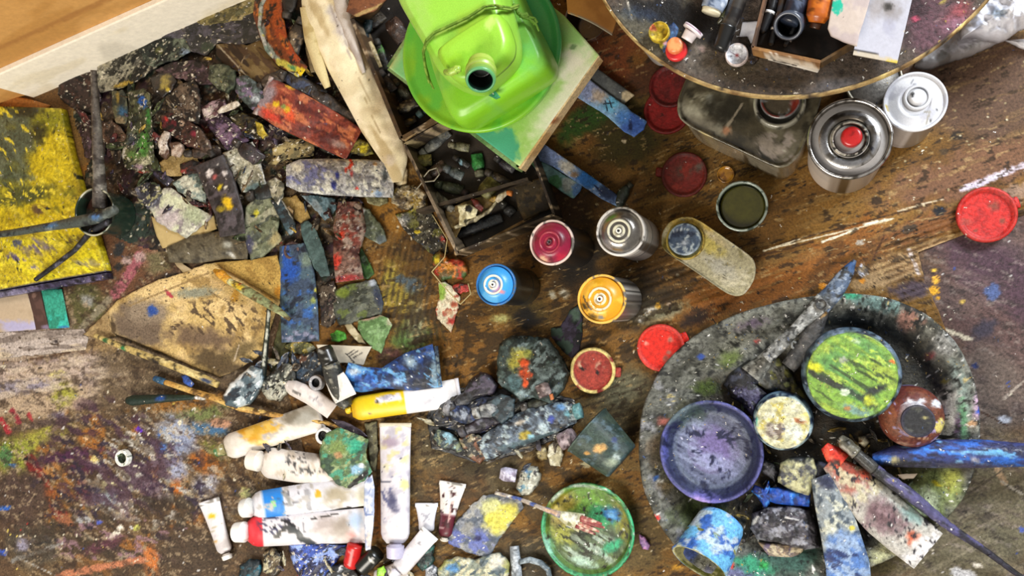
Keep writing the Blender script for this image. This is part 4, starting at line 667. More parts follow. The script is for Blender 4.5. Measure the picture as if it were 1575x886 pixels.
lathe('round_base', 737, 75, D0+.03, [(118, D0, '5cae30'), (124, D0+.004, '66b834'), (129, D0+.022, '74c23c'), (129, D0+.028, '7cca40'), (126, D0+.031, '80cc44'), (116, D0+.027, '78c63e'), (60, D0+.025, '78c63e'), (1, D0+.025, '78c63e')], [
  ('d', 850, 40, 50, 110, 0, '54c070', .5), ('d', 830, 0, 60, 50, 0, '50c47c', .5), ('d', 640, 130, 60, 90, 20, '80bc2c', .6), ('d', 740, 190, 90, 40, 0, '86c62c', .5), ('n', '60b83c', 50, .55, .15)], 'spray', t, seg=140)
g1 = [('d', 755, 150, 90, 40, -30, '84c826', .5), ('d', 810, 60, 40, 50, 0, '78c860', .6), ('n', '7cc048', 40, .52, .2)]
loft('lower_canister', [(650, -70), (770, -75), (800, 0), (832, 60), (846, 92), (840, 112), (722, 186), (704, 190), (688, 178), (660, 100), (640, 0)], D0+.10, [(.96, D0+.0256), (.99, D0+.034), (1.02, D0+.06), (1.0, D0+.088), (.955, D0+.104), (.86, D0+.113), (.7, D0+.116), (.4, D0+.117), (.02, D0+.117)], '88ca3c', g1, 'spray', t, rnd=2, ctr=(745, 55))
loft('upper_canister', [(607, -70), (760, -80), (772, -10), (786, 50), (785, 78), (776, 94), (746, 122), (728, 136), (700, 134), (680, 118), (662, 84), (636, 40), (616, 5), (611, -20)], D0+.19, [(.93, D0+.112), (.97, D0+.122), (1.0, D0+.15), (1.0, D0+.185), (.965, D0+.204), (.9, D0+.213), (.75, D0+.217), (.4, D0+.218), (.02, D0+.218)], '92ca44', [('d', 640, 20, 30, 80, -20, '9ac858', .6), ('d', 750, 60, 40, 40, 0, 'a0c838', .6), ('n', '84c038', 40, .54, .2), ('d', 640, 90, 12, 40, -20, '6cae28', .7)], 'spray', t, rnd=2, ctr=(700, 45))
loft('shoulder', [(668, 78), (690, 60), (752, 20), (766, 18), (774, 30), (784, 60), (782, 80), (770, 96), (735, 124), (710, 128), (694, 122), (676, 98)], D0+.235, [(1.0, D0+.200), (1.0, D0+.222), (.95, D0+.235), (.85, D0+.241), (.6, D0+.243), (.02, D0+.243)], '94cc3c', [('n', '84c030', 30, .52, .2), ('d', 700, 100, 20, 16, 0, '8cc428', .6), ('d', 756, 38, 8, 14, 20, 'b8e06c', .6)], 'spray', t, rnd=2)  # the pale dab near the upper right corner is a painted highlight
nk = at(739, 124, D0+.268)
ax = np.array([.16, -.62, .52])
na = lathe('neck', 0, 0, 0, [(R_*.82, z_, c_) for R_, z_, c_ in [(10, -.040, '9cb848'), (16, -.040, '98b848'), (17, -.026, 'a0b850'), (18.5, -.025, '8cac3c'), (18.5, -.019, '94b444'), (16.5, -.018, 'a8bc60'), (16.5, -.012, '8cac3c'), (18, -.011, 'a0b858'), (18, -.004, '78a048'), (17, .0, '5a9c60'), (14.5, .0, '4a9464'), (13.5, -.006, '102c24'), (12.5, -.030, '04100c'), (1, -.030, '04100c')]], [], 'spray', t, seg=56, axis=tuple(ax), org=tuple(float(v) for v in nk), sub=2)
rod('vent_spout', [(686, 111, D0+.243, 5), (693, 111, D0+.25, 6), (702, 107, D0+.25, 6.5), (708, 106, D0+.25, 5)], 'a4c050', [('n', '7ca03c', 5, .5, .1)], 'spray', t, seg=20); S('drip', None, None, [(742, 132), (752, 130), (762, 140), (770, 150), (763, 153), (750, 146)], Z0(D0+.1175), 2, '2f8458', [], 'paint', parent=t, crum=0, rag=0, useg=False, step=2)
ch = D0+.222
cord = [(797, 8, D0+.13, 2.2), (785, 12, D0+.19, 2.2), (770, 10, ch+.004, 2.2), (762, 8, ch, 2.2), (745, 10, ch, 2.2), (720, 26, ch, 2.2), (690, 40, ch, 2.2), (668, 50, ch, 2.2), (656, 62, ch-.002, 2.2), (651, 78, D0+.20, 2.2), (654, 100, D0+.16, 2.2), (660, 122, D0+.13, 2.2), (667, 137, D0+.12, 1.6)]
rod('cord', cord, '7c9c38', [('n', '5c7c24', 6, .5, .1)], 'cloth', t, seg=8)
rod('cord', [(a, b+5, c, 1.9) if i > 2 else (a, b+3, c, 1.9) for i, (a, b, c, _) in enumerate(cord[:-1])], '86a640', [('n', '5c7c24', 6, .5, .1)], 'cloth', t, seg=8)
rod('cord_knot', [(790, 6, D0+.14, 2.5), (797, 20, D0+.13, 3), (806, 26, D0+.125, 4), (812, 22, D0+.125, 3.5), (800, 24, D0+.13, 3), (815, 30, D0+.12, 2.5), (825, 38, D0+.12, 2), (829, 48, D0+.118, 1.3)], '6c9038', [], 'cloth', t, seg=8, noise=.4)
rod('cord_knot', [(812, 26, D0+.122, 2), (822, 28, D0+.12, 2), (826, 34, D0+.12, 2), (820, 38, D0+.12, 1.5)], '6c9038', [], 'cloth', t, seg=8)
# crates
CZ = .085
def crate(label, cs, walls, base, div=(), wz=CZ):
    t = root('crate', label, 'crate', sum(c[0] for c in cs)/len(cs), sum(c[1] for c in cs)/len(cs), .005)
    loft('crate_bottom', cs, wz, [(.985, .0055), (.985, .012), (.5, .012), (.02, .012)], base, [('n', '1c1610', 30, .5, .15)], 'wood', t, rnd=0)
    for a, b, w_, col in walls: wbox('crate_wall', a, b, w_, .0055, wz, col, [('n', '2c2014', 14, .52, .1), ('n', 'a89478', 10, .66, .05)], 'wood', t)
    for a, b, w_, h_ in div: wbox('divider', a, b, w_, .012, h_, '3c3020', [('n', '241a10', 12, .5, .1)], 'wood', t)
    return t
C1 = [(622, 222), (700, 178), (800, 130), (885, 290), (858, 326), (706, 390)]
crate('paint-crusted wooden crate full of dark tubes, below the green canister panel', [(622, 222), (720, 165), (800, 190), (852, 330), (706, 388)], [((622, 222), (704, 390), 5, '7c6c58'), ((704, 388), (852, 330), 4, '4a3a20'), ((622, 222), (722, 165), 4, '9c8c68'), ((852, 330), (800, 190), 4, '2c2218')], '2a2014', [((640, 325), (812, 275), 5, .05)], wz=.06)
crate('narrow wooden crate of blackened debris between the cream cloth and the green panel', [(541, 28), (600, -60), (720, -60), (724, 150), (617, 212)], [((541, 28), (617, 213), 6, '4c3820'), ((617, 213), (724, 152), 6, '5a4428'), ((541, 28), (600, -60), 5, '5a4024'), ((724, 152), (720, -60), 4, '3c2c18')], '1e1812', wz=.07)
S('wood_scrap', 'reddish brown wood block in the top of the narrow crate', 'wood scrap', [(532, 18), (545, -30), (600, -40), (598, -4), (575, 18), (548, 26)], 72, 6, '7a4a2c', [('n', '5a3420', 16, .5, .1, 0, 2), ('l', 548, 24, 590, 6, 5, 'a88c58')], 'wood', crum=.0006, useg=False)
rod('wood_stick', [(700, 390, .008, 4), (740, 376, .008, 4), (835, 325, .008, 4)], 'a8895c', [('n', '7a5c34', 10, .5, .1), ('n', 'c8b088', 8, .62, .06)], 'wood'); tag(bpy.data.objects['wood_stick'], 'pale wooden stick lying along the lower edge of the tube crate', 'stick')
rod('wood_stick', [(722, 152, .066, 2.5), (680, 172, .066, 2.5), (622, 216, .066, 2.5)], 'b09870', [('n', '8a7048', 10, .5, .1)], 'wood'); tag(bpy.data.objects['wood_stick.001'], 'thin pale stick resting on the wall between the two crates', 'stick')
def piece(name, label, cat, pts, z, h, col, cols=(), mat='oil', **k):
    ly = [('n', c, 7+2*i, .55, .07) for i, c in enumerate(cols)]; k.setdefault('crum', .0022); k.setdefault('csc', 8); k.setdefault('useg', False); k.setdefault('step', 2)
    return S(name, label, cat, pts, z, h, col, ly+list(k.pop('extra', [])), mat, **k)
def small_tube(label, a, b, r, z, col, cols=(), capc=None, capr=.8, mat='oil', flat=.8, crum=1.0, cat='paint tube'):
    t = root('paint_tube', label, cat, a[0], a[1], z*.001)
    V, Fc, C = strip_mesh([a, b], [r*.7, r, r, r*.95, r*.9], z, [r*.8, r*1.1, r*1.0, r*.6, r*.3], col, [('n', c, 7+2*i, .55, .07) for i, c in enumerate(cols)], crum=crum, csc=8, useg=False, step=2); fixn(mk('tube_body', V, Fc, C, mat, t))
    if capc is not None:
        d = (np.array(a, float)-np.array(b, float)); d /= np.hypot(*d); zc = (z+r*.55)*.001
        rod('cap', [(a[0], a[1], zc, r*capr*.8), (a[0]+d[0]*2, a[1]+d[1]*2, zc, r*capr), (a[0]+d[0]*9, a[1]+d[1]*9, zc, r*capr*.92), (a[0]+d[0]*10, a[1]+d[1]*10, zc, r*capr*.7)], capc, [('n', '3a342c', 6, .6, .07)], 'paint', t, seg=16)
    return t
# contents of the tube crate
cr1 = [('grey frosted tube lying in the top corner of the tube crate', (655, 232), (690, 202), 9, '6c7070', ('44484a', '8c8c84'), '9a9c98'),
 ('yellow-olive tube stub near the left wall of the tube crate', (636, 248), (664, 246), 10, '7c7840', ('a09a58', '48441c'), None),
 ('short olive bottle with ribbed pale cap, lower middle of the tube crate', (742, 302), (762, 276), 14, '74703a', ('8c8850', '4c481c'), None),
 ('green capped tube standing out in the tube crate', (737, 262), (733, 236), 10, '2c7c3c', ('1c4c28', '3c9048'), '6c6c58'),
 ('dusty olive tube in the upper middle of the tube crate', (700, 224), (722, 228), 7, '6c6c50', ('3c3c30', '8c8a70'), '7c7860'),
 ('slate grey tube near the centre of the tube crate', (692, 262), (712, 272), 8, '4c5658', ('2c3438', '6c7678'), '5c6468'),
 ('long dark olive tube above the divider of the tube crate', (680, 285), (712, 293), 9, '3c4434', ('20281c', '5c6450'), '4c5444'),
 ('black tube pressed under the edge of the green panel', (770, 246), (792, 262), 9, '24222a', ('3a3640', '121014'), '2c2c2c'),
 ('brown-black tube lying by the upper left of the tube crate', (662, 268), (684, 250), 8, '3c3028', ('5c4c44', '1c1612'), '50443c'),
 ('black violet tube just above the cream jawbone-like scrap', (720, 300), (740, 312), 8, '2a2430', ('483c50', '141018'), '3c3440'),
 ('dark tube with a pale blue fleck in the middle of the crate', (706, 246), (722, 256), 6, '2c3030', ('8cb8cc', '1a1a1a'), '242424'),
 ('greyish tube end by the lower left wall of the tube crate', (690, 318), (668, 300), 8, '4c4a40', ('6c6a5c', '2c2a24'), '7c786c')]
for i, (lb, a, b, r, c, cs, cc) in enumerate(cr1): small_tube(lb, a, b, r, 14+(i % 3)*9, c, cs, cc)
piece('paint_scrap', 'cream painted scrap with a round black hole, in the lower part of the tube crate', 'scrap', [(703, 316), (722, 314), (736, 322), (730, 334), (718, 338), (716, 348), (706, 346), (706, 332)], 50, 4, 'd8d0a8', ('e8e0c0', '9c9068'), 'paint', extra=[('d', 721, 321, 6, 6, 0, '141414', .2), ('d', 716, 340, 3, 4, 0, '3c3828')])
piece('paint_scrap', 'dark red lump beside the cream holed scrap', 'scrap', [(724, 306), (734, 306), (744, 318), (740, 326), (732, 320)], 48, 6, '5c1a18', ('7c2820', '34100e'))
piece('paint_scrap', 'ochre nugget of paint by the white-tipped stick in the tube crate', 'scrap', [(755, 303), (764, 300), (766, 308), (758, 312), (752, 309)], 46, 7, '9c7c38', ('c8a850', '6a5020'))
piece('paint_scrap', 'tan flat board scrap filling the lower left of the tube crate', 'scrap', [(684, 322), (750, 298), (764, 308), (745, 332), (705, 352), (700, 370), (690, 350)], 36, 4, '6c5830', ('4c3c20', '8c7440'), 'wood')
t = root('paint_brush', 'crusted brush with a white and orange tip, curving through the lower tube crate', 'brush', 770, 305, .05)
rod('handle', [(700, 350, .045, 3), (730, 338, .048, 3.5), (752, 325, .05, 3), (764, 310, .052, 2.5)], '8c8468', [('n', 'c8c0a0', 6, .5, .08), ('n', '3c3424', 7, .6, .08)], 'paint', t, seg=10, noise=.5); rod('bristles', [(764, 310, .052, 3.5), (770, 303, .053, 5), (780, 296, .053, 4)], 'd8d0b8', [('n', 'b8a888', 4, .55, .1)], 'paint', t, seg=12, noise=.4); rod('tip', [(780, 296, .053, 4), (788, 298, .053, 4.5)], 'c87838', [], 'paint', t, seg=10)
small_tube('shiny black tube lying along the lower wall of the tube crate', (700, 362), (772, 334), 9, 18, '14161a', ('2c3034', '3c4044'), '8c8c88')
small_tube('black tube under the white-tipped brush in the tube crate', (778, 318), (790, 330), 9, 16, '1c1c1c', ('5c5c54', '101010'), '2c2c28')
piece('board_scrap', 'mottled brown board filling the right end of the tube crate', 'board scrap', [(790, 288), (832, 272), (850, 320), (806, 340), (796, 320)], 20, 5, '3c3018', ('5a4828', '241c10'), 'wood', crum=.001)
small_tube('dark brown tube lying across the crate divider near the green-capped tube', (756, 268), (784, 284), 8, 30, '2c241c', ('4c4030', '14100c'), '3c3630')
rod('wire_loop', [(652, 272, .058, 1.2), (660, 262, .06, 1.2), (672, 258, .062, 1.2), (676, 268, .062, 1.2), (668, 278, .06, 1.2), (650, 280, .058, 1.2), (640, 292, .055, 1.2)], '8c8878', [], 'dullmetal', seg=8); tag(bpy.data.objects['wire_loop'], 'thin bent wire loop at the left wall of the tube crate', 'wire')
# contents of the narrow crate
cr2 = [('blackened tube at the top of the narrow crate, under the wood block', (570, 40), (590, 22), 9, '24201c', ('4c4438', '0e0c0a'), '3c3428'),
 ('glossy black-teal tube in the upper left of the narrow crate', (562, 52), (566, 30), 8, '1c2c30', ('3c5c60', '0c1012'), '2c3438'),
 ('cream flattened tube standing in the middle of the narrow crate', (568, 64), (584, 104), 5, 'b8a878', ('8c7c50', 'd8c8a0'), None),
 ('dark tube with a green fleck, right of the cream one in the narrow crate', (582, 70), (594, 108), 7, '30342c', ('4c7c3c', '1c1c18'), '3c3c38'),
 ('brown slab-like tube high in the narrow crate beside the green canister', (600, 30), (622, 62), 14, '33241c', ('241814', '4a3428'), None),
 ('small black tube at the narrow crate centre', (590, 118), (606, 140), 8, '201e1e', ('3c3c3c', '0c0c0c'), '4c4a48'),
 ('dark olive tube under the left corner of the green panel', (612, 132), (632, 156), 8, '34382c', ('5c6050', '1a1c16'), '4c5044'),
 ('black tube flecked with cream above the crate corner', (612, 170), (640, 156), 9, '2a2824', ('8c8468', '141210'), '5c5648'),
 ('teal-black tube by the lower right of the narrow crate', (650, 172), (668, 156), 8, '1e3030', ('3c5858', '0c1414'), '2c4444'),
 ('ochre-specked dark tube in the lower tip of the narrow crate', (620, 192), (640, 182), 7, '3c3424', ('a88c50', '1c1810'), '7c6c48'),
 ('dark blue-black tube in the middle right of the narrow crate', (632, 128), (652, 142), 8, '1c2030', ('3c4460', '0c0e14'), '2c3040')]
for i, (lb, a, b, r, c, cs, cc) in enumerate(cr2): small_tube(lb, a, b, r, 20+(i % 3)*10, c, cs, cc)
# painted strips under the panel
S('painted_strip', 'charcoal wooden strip with a bare pale end, sticking out right of the green panel', 'wooden strip', [(880, 90), (916, 103), (976, 146), (958, 162), (948, 156), (896, 122)], 14, 5, '4c5052', [('n', '5c6060', 20, .5, .1), ('s', 'c8c8c8', 14, .4, .1), ('d', 968, 150, 12, 12, 0, 'b8a888', .2)], 'wood', crum=.0003, rag=.5, useg=False)
S('painted_strip', 'lilac to deep blue painted strip with dark squiggles, upper one beside the green panel', 'painted strip', [(878, 140), (902, 118), (930, 140), (962, 162), (972, 172), (995, 186), (990, 200), (975, 211), (960, 203), (930, 176), (888, 150)], 20, 4, '7ca4c8', [('d', 905, 138, 26, 22, 20, '98a4cc', .6), ('d', 922, 148, 14, 12, 30, 'b8a898', .7), ('d', 940, 160, 12, 14, 30, '6cb4d8', .6), ('d', 975, 190, 26, 22, 30, '3c60b0', .5), ('d', 958, 180, 14, 12, 0, '4c80c8', .7), ('d', 970, 194, 4, 8, 0, '10204c', .5), ('l', 928, 160, 944, 158, 2, '1c2030'), ('l', 931, 155, 934, 170, 1.8, '1c2030'), ('l', 937, 153, 941, 166, 1.8, '1c2030'), ('s', '1c2438', 12, .3, .13), ('s', 'd8e0e8', 10, .3, .13)], 'paint', crum=.0008, rag=1, useg=False)
S('painted_strip', 'pale blue, white and cobalt painted strip, lower one below the green panel', 'painted strip', [(822, 244), (838, 222), (870, 244), (905, 268), (945, 296), (958, 308), (950, 318), (925, 306), (890, 282), (850, 256)], 20, 4, '7c9cd0', [('d', 848, 240, 26, 16, 30, '8ca0d0', .5), ('d', 872, 256, 16, 12, 30, 'c8c4b8', .5), ('d', 885, 268, 8, 7, 0, '9c7c5c', .8), ('d', 903, 276, 20, 13, 30, '2c70c0', .5), ('d', 935, 298, 18, 12, 30, '1c2c50', .5), ('l', 915, 285, 925, 296, 3, '10204c'), ('s', 'e8e8e8', 9, .3, .15)], 'paint', crum=.0008, rag=1, useg=False)
S('painted_strip', 'pale teal strip with a rounded green patch and blue end, against the cobalt strip', 'painted strip', [(812, 232), (826, 240), (842, 252), (870, 270), (898, 282), (893, 294), (882, 306), (868, 298), (840, 278), (815, 250)], 12, 4, '7ca8a8', [('d', 822, 244, 16, 14, 0, '44784c', .2), ('d', 854, 280, 12, 11, 0, '50885c', .2), ('d', 874, 284, 12, 12, 0, 'a8b0ac', .5), ('d', 888, 292, 9, 11, 20, '5c84bc', .3), ('d', 840, 260, 8, 8, 0, '9cc8cc', .6)], 'paint', crum=.0008, rag=.6, useg=False)
t = root('paint_brush', 'short blackened brush end lying beside the silver spray can', 'brush', 958, 300, .006)
rod('bristles', [(966, 286, .014, 5), (960, 296, .014, 9), (953, 308, .013, 10), (948, 318, .012, 8)], '1c2420', [('n', '34443c', 6, .55, .1)], 'oil', t, noise=.3)
rod('ferrule', [(966, 288, .014, 5), (972, 282, .014, 5)], '3c3c34', [], 'dullmetal', t)
# ================================================================ OVAL TRAY
TR = [(982, 690), (988, 625), (1018, 562), (1072, 512), (1140, 480), (1218, 460), (1300, 450), (1368, 458), (1428, 484), (1474, 530), (1500, 588), (1508, 650), (1503, 712), (1482, 768), (1440, 815), (1380, 855), (1310, 885), (1220, 905), (1130, 902), (1062, 868), (1014, 808), (988, 748)]
t = root('oval_tray', 'large oval paint-spattered tray with a wide sloping rim, lower right', 'tray', 1245, 680, .005)
loft('tray_body', TR, .046, [(.70, .006), (.80, .006), (.985, .038), (1.0, .042), (1.003, .046), (.99, .049), (.97, .047), (.91, .040), (.84, .028), (.79, .0135), (.75, .0115), (.4, .0115), (.02, .0115)], '64645c', [
  ('n', '7c7c72', 26, .48, .12), ('n', '44443c', 16, .56, .1), ('d', 1250, 690, 190, 160, 0, '2c2418', .3), ('N', 1250, 690, 200, 170, '4c3c20', 20, .5, .1, 0, 2, .8), ('N', 1260, 690, 190, 160, '12100e', 16, .55, .08, 0, 1, .8),
  ('d', 1350, 530, 90, 30, 35, '22221c', .5), ('d', 1290, 500, 60, 18, 5, '1c1e1c', .5), ('N', 1200, 480, 130, 30, '70726a', 10, .5, .1, -25, 3, .8), ('d', 1155, 500, 30, 10, -20, '584a5c', .7), ('d', 1120, 540, 60, 24, -40, '747468', .8),  # first two dark strokes paint the shadow inside the upper rim
  ('d', 1360, 468, 70, 12, 10, '708c88', .6), ('d', 1310, 455, 16, 5, 0, '2c9c70', .8), ('d', 1400, 490, 22, 20, 30, 'a87c6c', .5), ('d', 1450, 530, 26, 20, 45, '9c9c98', .7), ('d', 1432, 548, 8, 9, 0, 'a83a44', .4), ('d', 1478, 600, 16, 50, -10, '98a8a0', .6), ('d', 1460, 650, 20, 70, 5, 'c0bcb4', .5), ('d', 1482, 650, 9, 40, 0, '6ca078', .6), ('d', 1476, 660, 5, 30, 0, '6c4c70', .8), ('d', 1502, 625, 6, 26, 0, 'c8a8c0', .7), ('d', 1456, 587, 5, 5, 0, 'd8c030'), ('d', 1507, 632, 5, 6, 0, '2c50b8'), ('d', 1495, 652, 7, 6, 0, 'c8a078'), ('d', 1415, 560, 40, 60, -30, '38342a', .7), ('n', '2a2a26', 9, .6, .07),
  ('N', 1010, 720, 60, 160, '9a9aa0', 10, .52, .1, 60, 2, .7), ('d', 1020, 690, 30, 30, 0, '6c5c48', .6), ('d', 1026, 748, 14, 12, 0, 'a8906c', .7), ('d', 1075, 790, 44, 40, 30, '3c4a20', .6), ('d', 1050, 700, 40, 80, 0, '4c4a34', .7), ('d', 1060, 845, 20, 24, 0, '3c5090', .7), ('d', 1020, 650, 10, 9, 0, 'a05c50', .8), ('d', 1014, 740, 8, 3, 50, 'e8e8e0'), ('d', 1009, 736, 4, 4, 0, '3c70c0'), ('d', 1010, 796, 5, 3, 40, 'd83028'), ('d', 1130, 885, 50, 20, 0, '6c6c90', .5), ('d', 1160, 872, 40, 14, 10, '3c9870', .6), ('d', 1125, 872, 6, 4, 0, 'd84030'), ('d', 1175, 872, 8, 7, 0, '34a84c'), ('d', 1220, 860, 50, 30, 0, '3c5c50', .6),
  ('d', 1440, 760, 50, 40, -60, '8c9a60', .5), ('d', 1430, 775, 26, 20, -50, 'b8c4a0', .6), ('d', 1466, 740, 20, 16, -60, 'a8ac50', .7), ('d', 1445, 748, 6, 4, 40, 'd8c830'), ('d', 1405, 735, 30, 20, 0, '3c3a14', .7), ('d', 1360, 850, 40, 14, -25, 'b0b088', .6), ('d', 1385, 700, 40, 20, 0, '241c14', .7), ('d', 1300, 700, 40, 20, 0, '6c4c1c', .7), ('d', 1120, 555, 20, 14, -30, '5c6a34', .7), ('d', 1085, 600, 26, 14, 0, '4a5a24', .7), ('d', 1160, 580, 12, 4, -10, 'a04030', .9), ('d', 1077, 550, 6, 5, 0, '34509c'), ('d', 1163, 528, 6, 3, -30, 'a84038', .8),
  ('s', 'e8e4dc', 15, .5, .16), ('s', '16120e', 12, .4, .16), ('s', 'c8b880', 30, .3, .1), ('s', 'dcdcd8', 9, .2, .18)], 'crust', t, rnd=2, step=2.6)
z0 = .0125
# big blue-grey bowl
t = root('bowl', 'wide blue-violet painted bowl in the left of the oval tray', 'bowl', 1093, 695, z0)
lathe('bowl_body', 1093, 695, .062, [(48, z0+.001, '2c3060'), (58, z0+.004, '343868'), (74, .048, '3c4074'), (78, .056, '34386c'), (79, .061, '4c5088'), (77, .064, '5c5c94'), (73, .062, '2c3058'), (69, .054, '2a2e50'), (62, .040, '343a54'), (56, .036, '5c6478'), (40, .034, '646a84'), (20, .0335, '6c6a8c'), (1, .0335, '6c6a90')], [
  ('d', 1060, 640, 40, 20, -20, '3c4c4c', .6), ('N', 1093, 695, 60, 60, '949cb8', 6, .5, .1, 30, 8, .7), ('N', 1093, 695, 64, 64, '343850', 7, .68, .1, 30, 8, .5), ('d', 1100, 690, 40, 26, 30, '6c6090', .7), ('d', 1100, 715, 34, 16, 20, '8c90b4', .8), ('d', 1085, 768, 40, 9, 10, '6c68b0', .7), ('d', 1078, 770, 16, 5, 20, 'a890cc', .8), ('d', 1022, 690, 6, 30, 0, '54589c', .7), ('n', '1c2040', 14, .6, .08), ('s', 'c8c8e0', 16, .3, .1), ('d', 1042, 638, 36, 12, -35, '5c6c74', .7)], 'paint', t, wob=.03, seg=120)
# green jar
t = root('paint_jar', 'round jar top thick with lime green strokes, biggest jar in the oval tray', 'jar', 1312, 572, z0)
lathe('jar_body', 1310, 578, .085, [(70, z0+.001, '242c38'), (74, z0+.004, '2c3848'), (74, .06, '3c5468'), (71, .08, '5c7080'), (68, .084, '5c7068'), (66, .086, '547038')], [('n', '1c2430', 12, .52, .1), ('n', '7c8ca0', 8, .62, .06)], 'paint', t, wob=.02, seg=100)
lathe('paint_top', 1310, 578, .085, [(67, .080, '5c8030'), (66, .087, '74983a'), (50, .0885, '7ca43c'), (1, .089, '7ca43c')], [
  ('N', 1310, 578, 72, 72, 'a0b43c', 10, .46, .1, 32, 5, .9), ('N', 1310, 578, 72, 72, '5c9048', 10, .5, .1, 32, 6, .9), ('N', 1310, 578, 72, 72, '34481c', 8, .60, .06, 32, 6, .9), ('d', 1256, 566, 14, 9, 20, 'd0d020', .6), ('l', 1250, 574, 1300, 600, 9, '20201c', .85), ('l', 1300, 598, 1340, 622, 7, '28382c', .85), ('d', 1342, 600, 22, 7, -30, '1c2420', .7), ('d', 1320, 632, 30, 9, 20, '74988c', .6), ('d', 1334, 615, 10, 9, 0, 'b8c030', .6), ('d', 1300, 603, 7, 6, 0, 'd8e8c8', .3), ('d', 1298, 554, 7, 6, 0, 'a0a498', .5), ('d', 1368, 555, 5, 3, 0, 'e07030', .4), ('d', 1304, 628, 6, 4, 0, 'c08c50', .5), ('d', 1315, 524, 8, 4, 20, 'd0e8b8', .6), ('n', 'b0c850', 6, .64, .05, 32, 3)], 'oil', t, wob=.02, seg=110, sub=2)['label'] = 'lime green paint crust'
# cream jar
t = root('paint_jar', 'small jar with cream and yellow crusted top, between bowl and lime green jar', 'jar', 1204, 648, z0)
lathe('jar_body', 1204, 650, .075, [(42, z0+.001, '1c3450'), (45, z0+.004, '24486c'), (46, .045, '3c6890'), (44, .065, '7c9cb0'), (42, .071, '9cb0b0'), (40, .075, 'a8b4a8')], [('n', '1c2c44', 9, .54, .1), ('n', 'b0c8d0', 7, .62, .06)], 'paint', t, wob=.02)
lathe('paint_top', 1204, 650, .075, [(40.5, .070, 'b0b49c'), (40, .076, 'c8c8a8'), (30, .0775, 'ccc8a0'), (1, .078, 'c8c4a0')], [('N', 1204, 650, 44, 44, 'd0c060', 12, .5, .1, 0, 1, .9), ('d', 1195, 662, 18, 14, 0, 'a89c94', .7), ('N', 1195, 662, 20, 16, '6c5c50', 6, .5, .08, 0, 1, .9), ('d', 1222, 664, 16, 14, 0, 'dce0d0', .6), ('d', 1228, 646, 11, 4, 10, 'a86030', .6), ('d', 1164, 648, 4, 8, 0, '3c9488', .6), ('n', 'e8e4cc', 7, .6, .08)], 'oil', t, wob=.02, sub=2)['label'] = 'cream paint crust'
# brown bottle
t = root('paint_bottle', 'reddish brown bottle with a black cap, right side of the oval tray', 'bottle', 1405, 640, z0)
lathe('bottle_body', 1404, 643, .08, [(42, z0+.001, '3c3c58'), (46, z0+.004, '50507c'), (47, .04, '6c6c9c'), (48, .055, '54344c'), (47, .065, '5c2c28'), (42, .076, '6c3828'), (34, .084, '70402c'), (27, .087, '6c3c2c')], [('d', 1385, 650, 26, 30, 0, '7a4428', .6), ('n', '5c2820', 18, .54, .1), ('d', 1400, 618, 9, 5, 0, 'e0e0e8', .5), ('d', 1416, 616, 7, 4, 0, 'd8d8e0', .6), ('d', 1438, 620, 9, 6, 20, 'd8dce4', .4), ('d', 1442, 653, 10, 11, 0, 'd8c870', .3), ('l', 1398, 670, 1425, 674, 3, 'b89070'), ('d', 1392, 684, 14, 4, 10, 'a07c68', .6), ('n', '9c8cb0', 9, .66, .05)], 'paint', t, wob=.01, seg=90)
lathe('cap', 1412, 648, .095, [(24, .082, '201c28'), (25, .094, '2c2838'), (24, .098, '3c3848'), (21, .096, '2c2c34'), (1, .096, '2e2e30')], [('N', 1412, 648, 25, 25, '54544c', 6, .54, .08, 20, 4, .9), ('d', 1422, 642, 5, 3, 20, 'b0a870', .7)], 'paint', t, seg=48)['label'] = 'black round cap'
# cup lying on its side
t = root('paint_cup', 'cup smeared sky blue and white lying at the lower left rim of the oval tray', 'cup', 1095, 840, .03)
ca = at(1108, 806, .038); cb = at(1076, 866, .082); axv = cb-ca; Lc = np.linalg.norm(axv)
lathe('cup_body', 0, 0, 0, [(2, -.012, '8cacd0'), (20, -.012, '8cacd0'), (25, -.008, '7ca4d0'), (27, 0, '80b0d8'), (33, Lc, 'b8ccd0'), (34, Lc+.001, 'c8c8a8'), (31.5, Lc+.001, 'b0ac7c'), (30, Lc*.45, 'a8a868'), (2, Lc*.45, '9c9c58')], [('n', '3c68b8', 16, .5, .08), ('n', 'c0d0e0', 12, .55, .08), ('n', '70b8e8', 24, .5, .08)], 'paint', t, axis=tuple(axv), org=tuple(float(v) for v in ca), wob=.03)
lathe('cup_inside', 0, 0, 0, [(2, Lc*.5, 'a4a060'), (28, Lc*.5, 'a8a468'), (30.5, Lc+.0015, 'b4b080'), (31.3, Lc+.0018, 'c8c8a0'), (30, Lc*.49, '8c8850'), (2, Lc*.49, '8c8850')], [('n', '6c7038', 7, .54, .08, 30, 3)], 'paint', t, axis=tuple(axv), org=tuple(float(v) for v in ca), wob=.03)['label'] = 'olive painted inside'
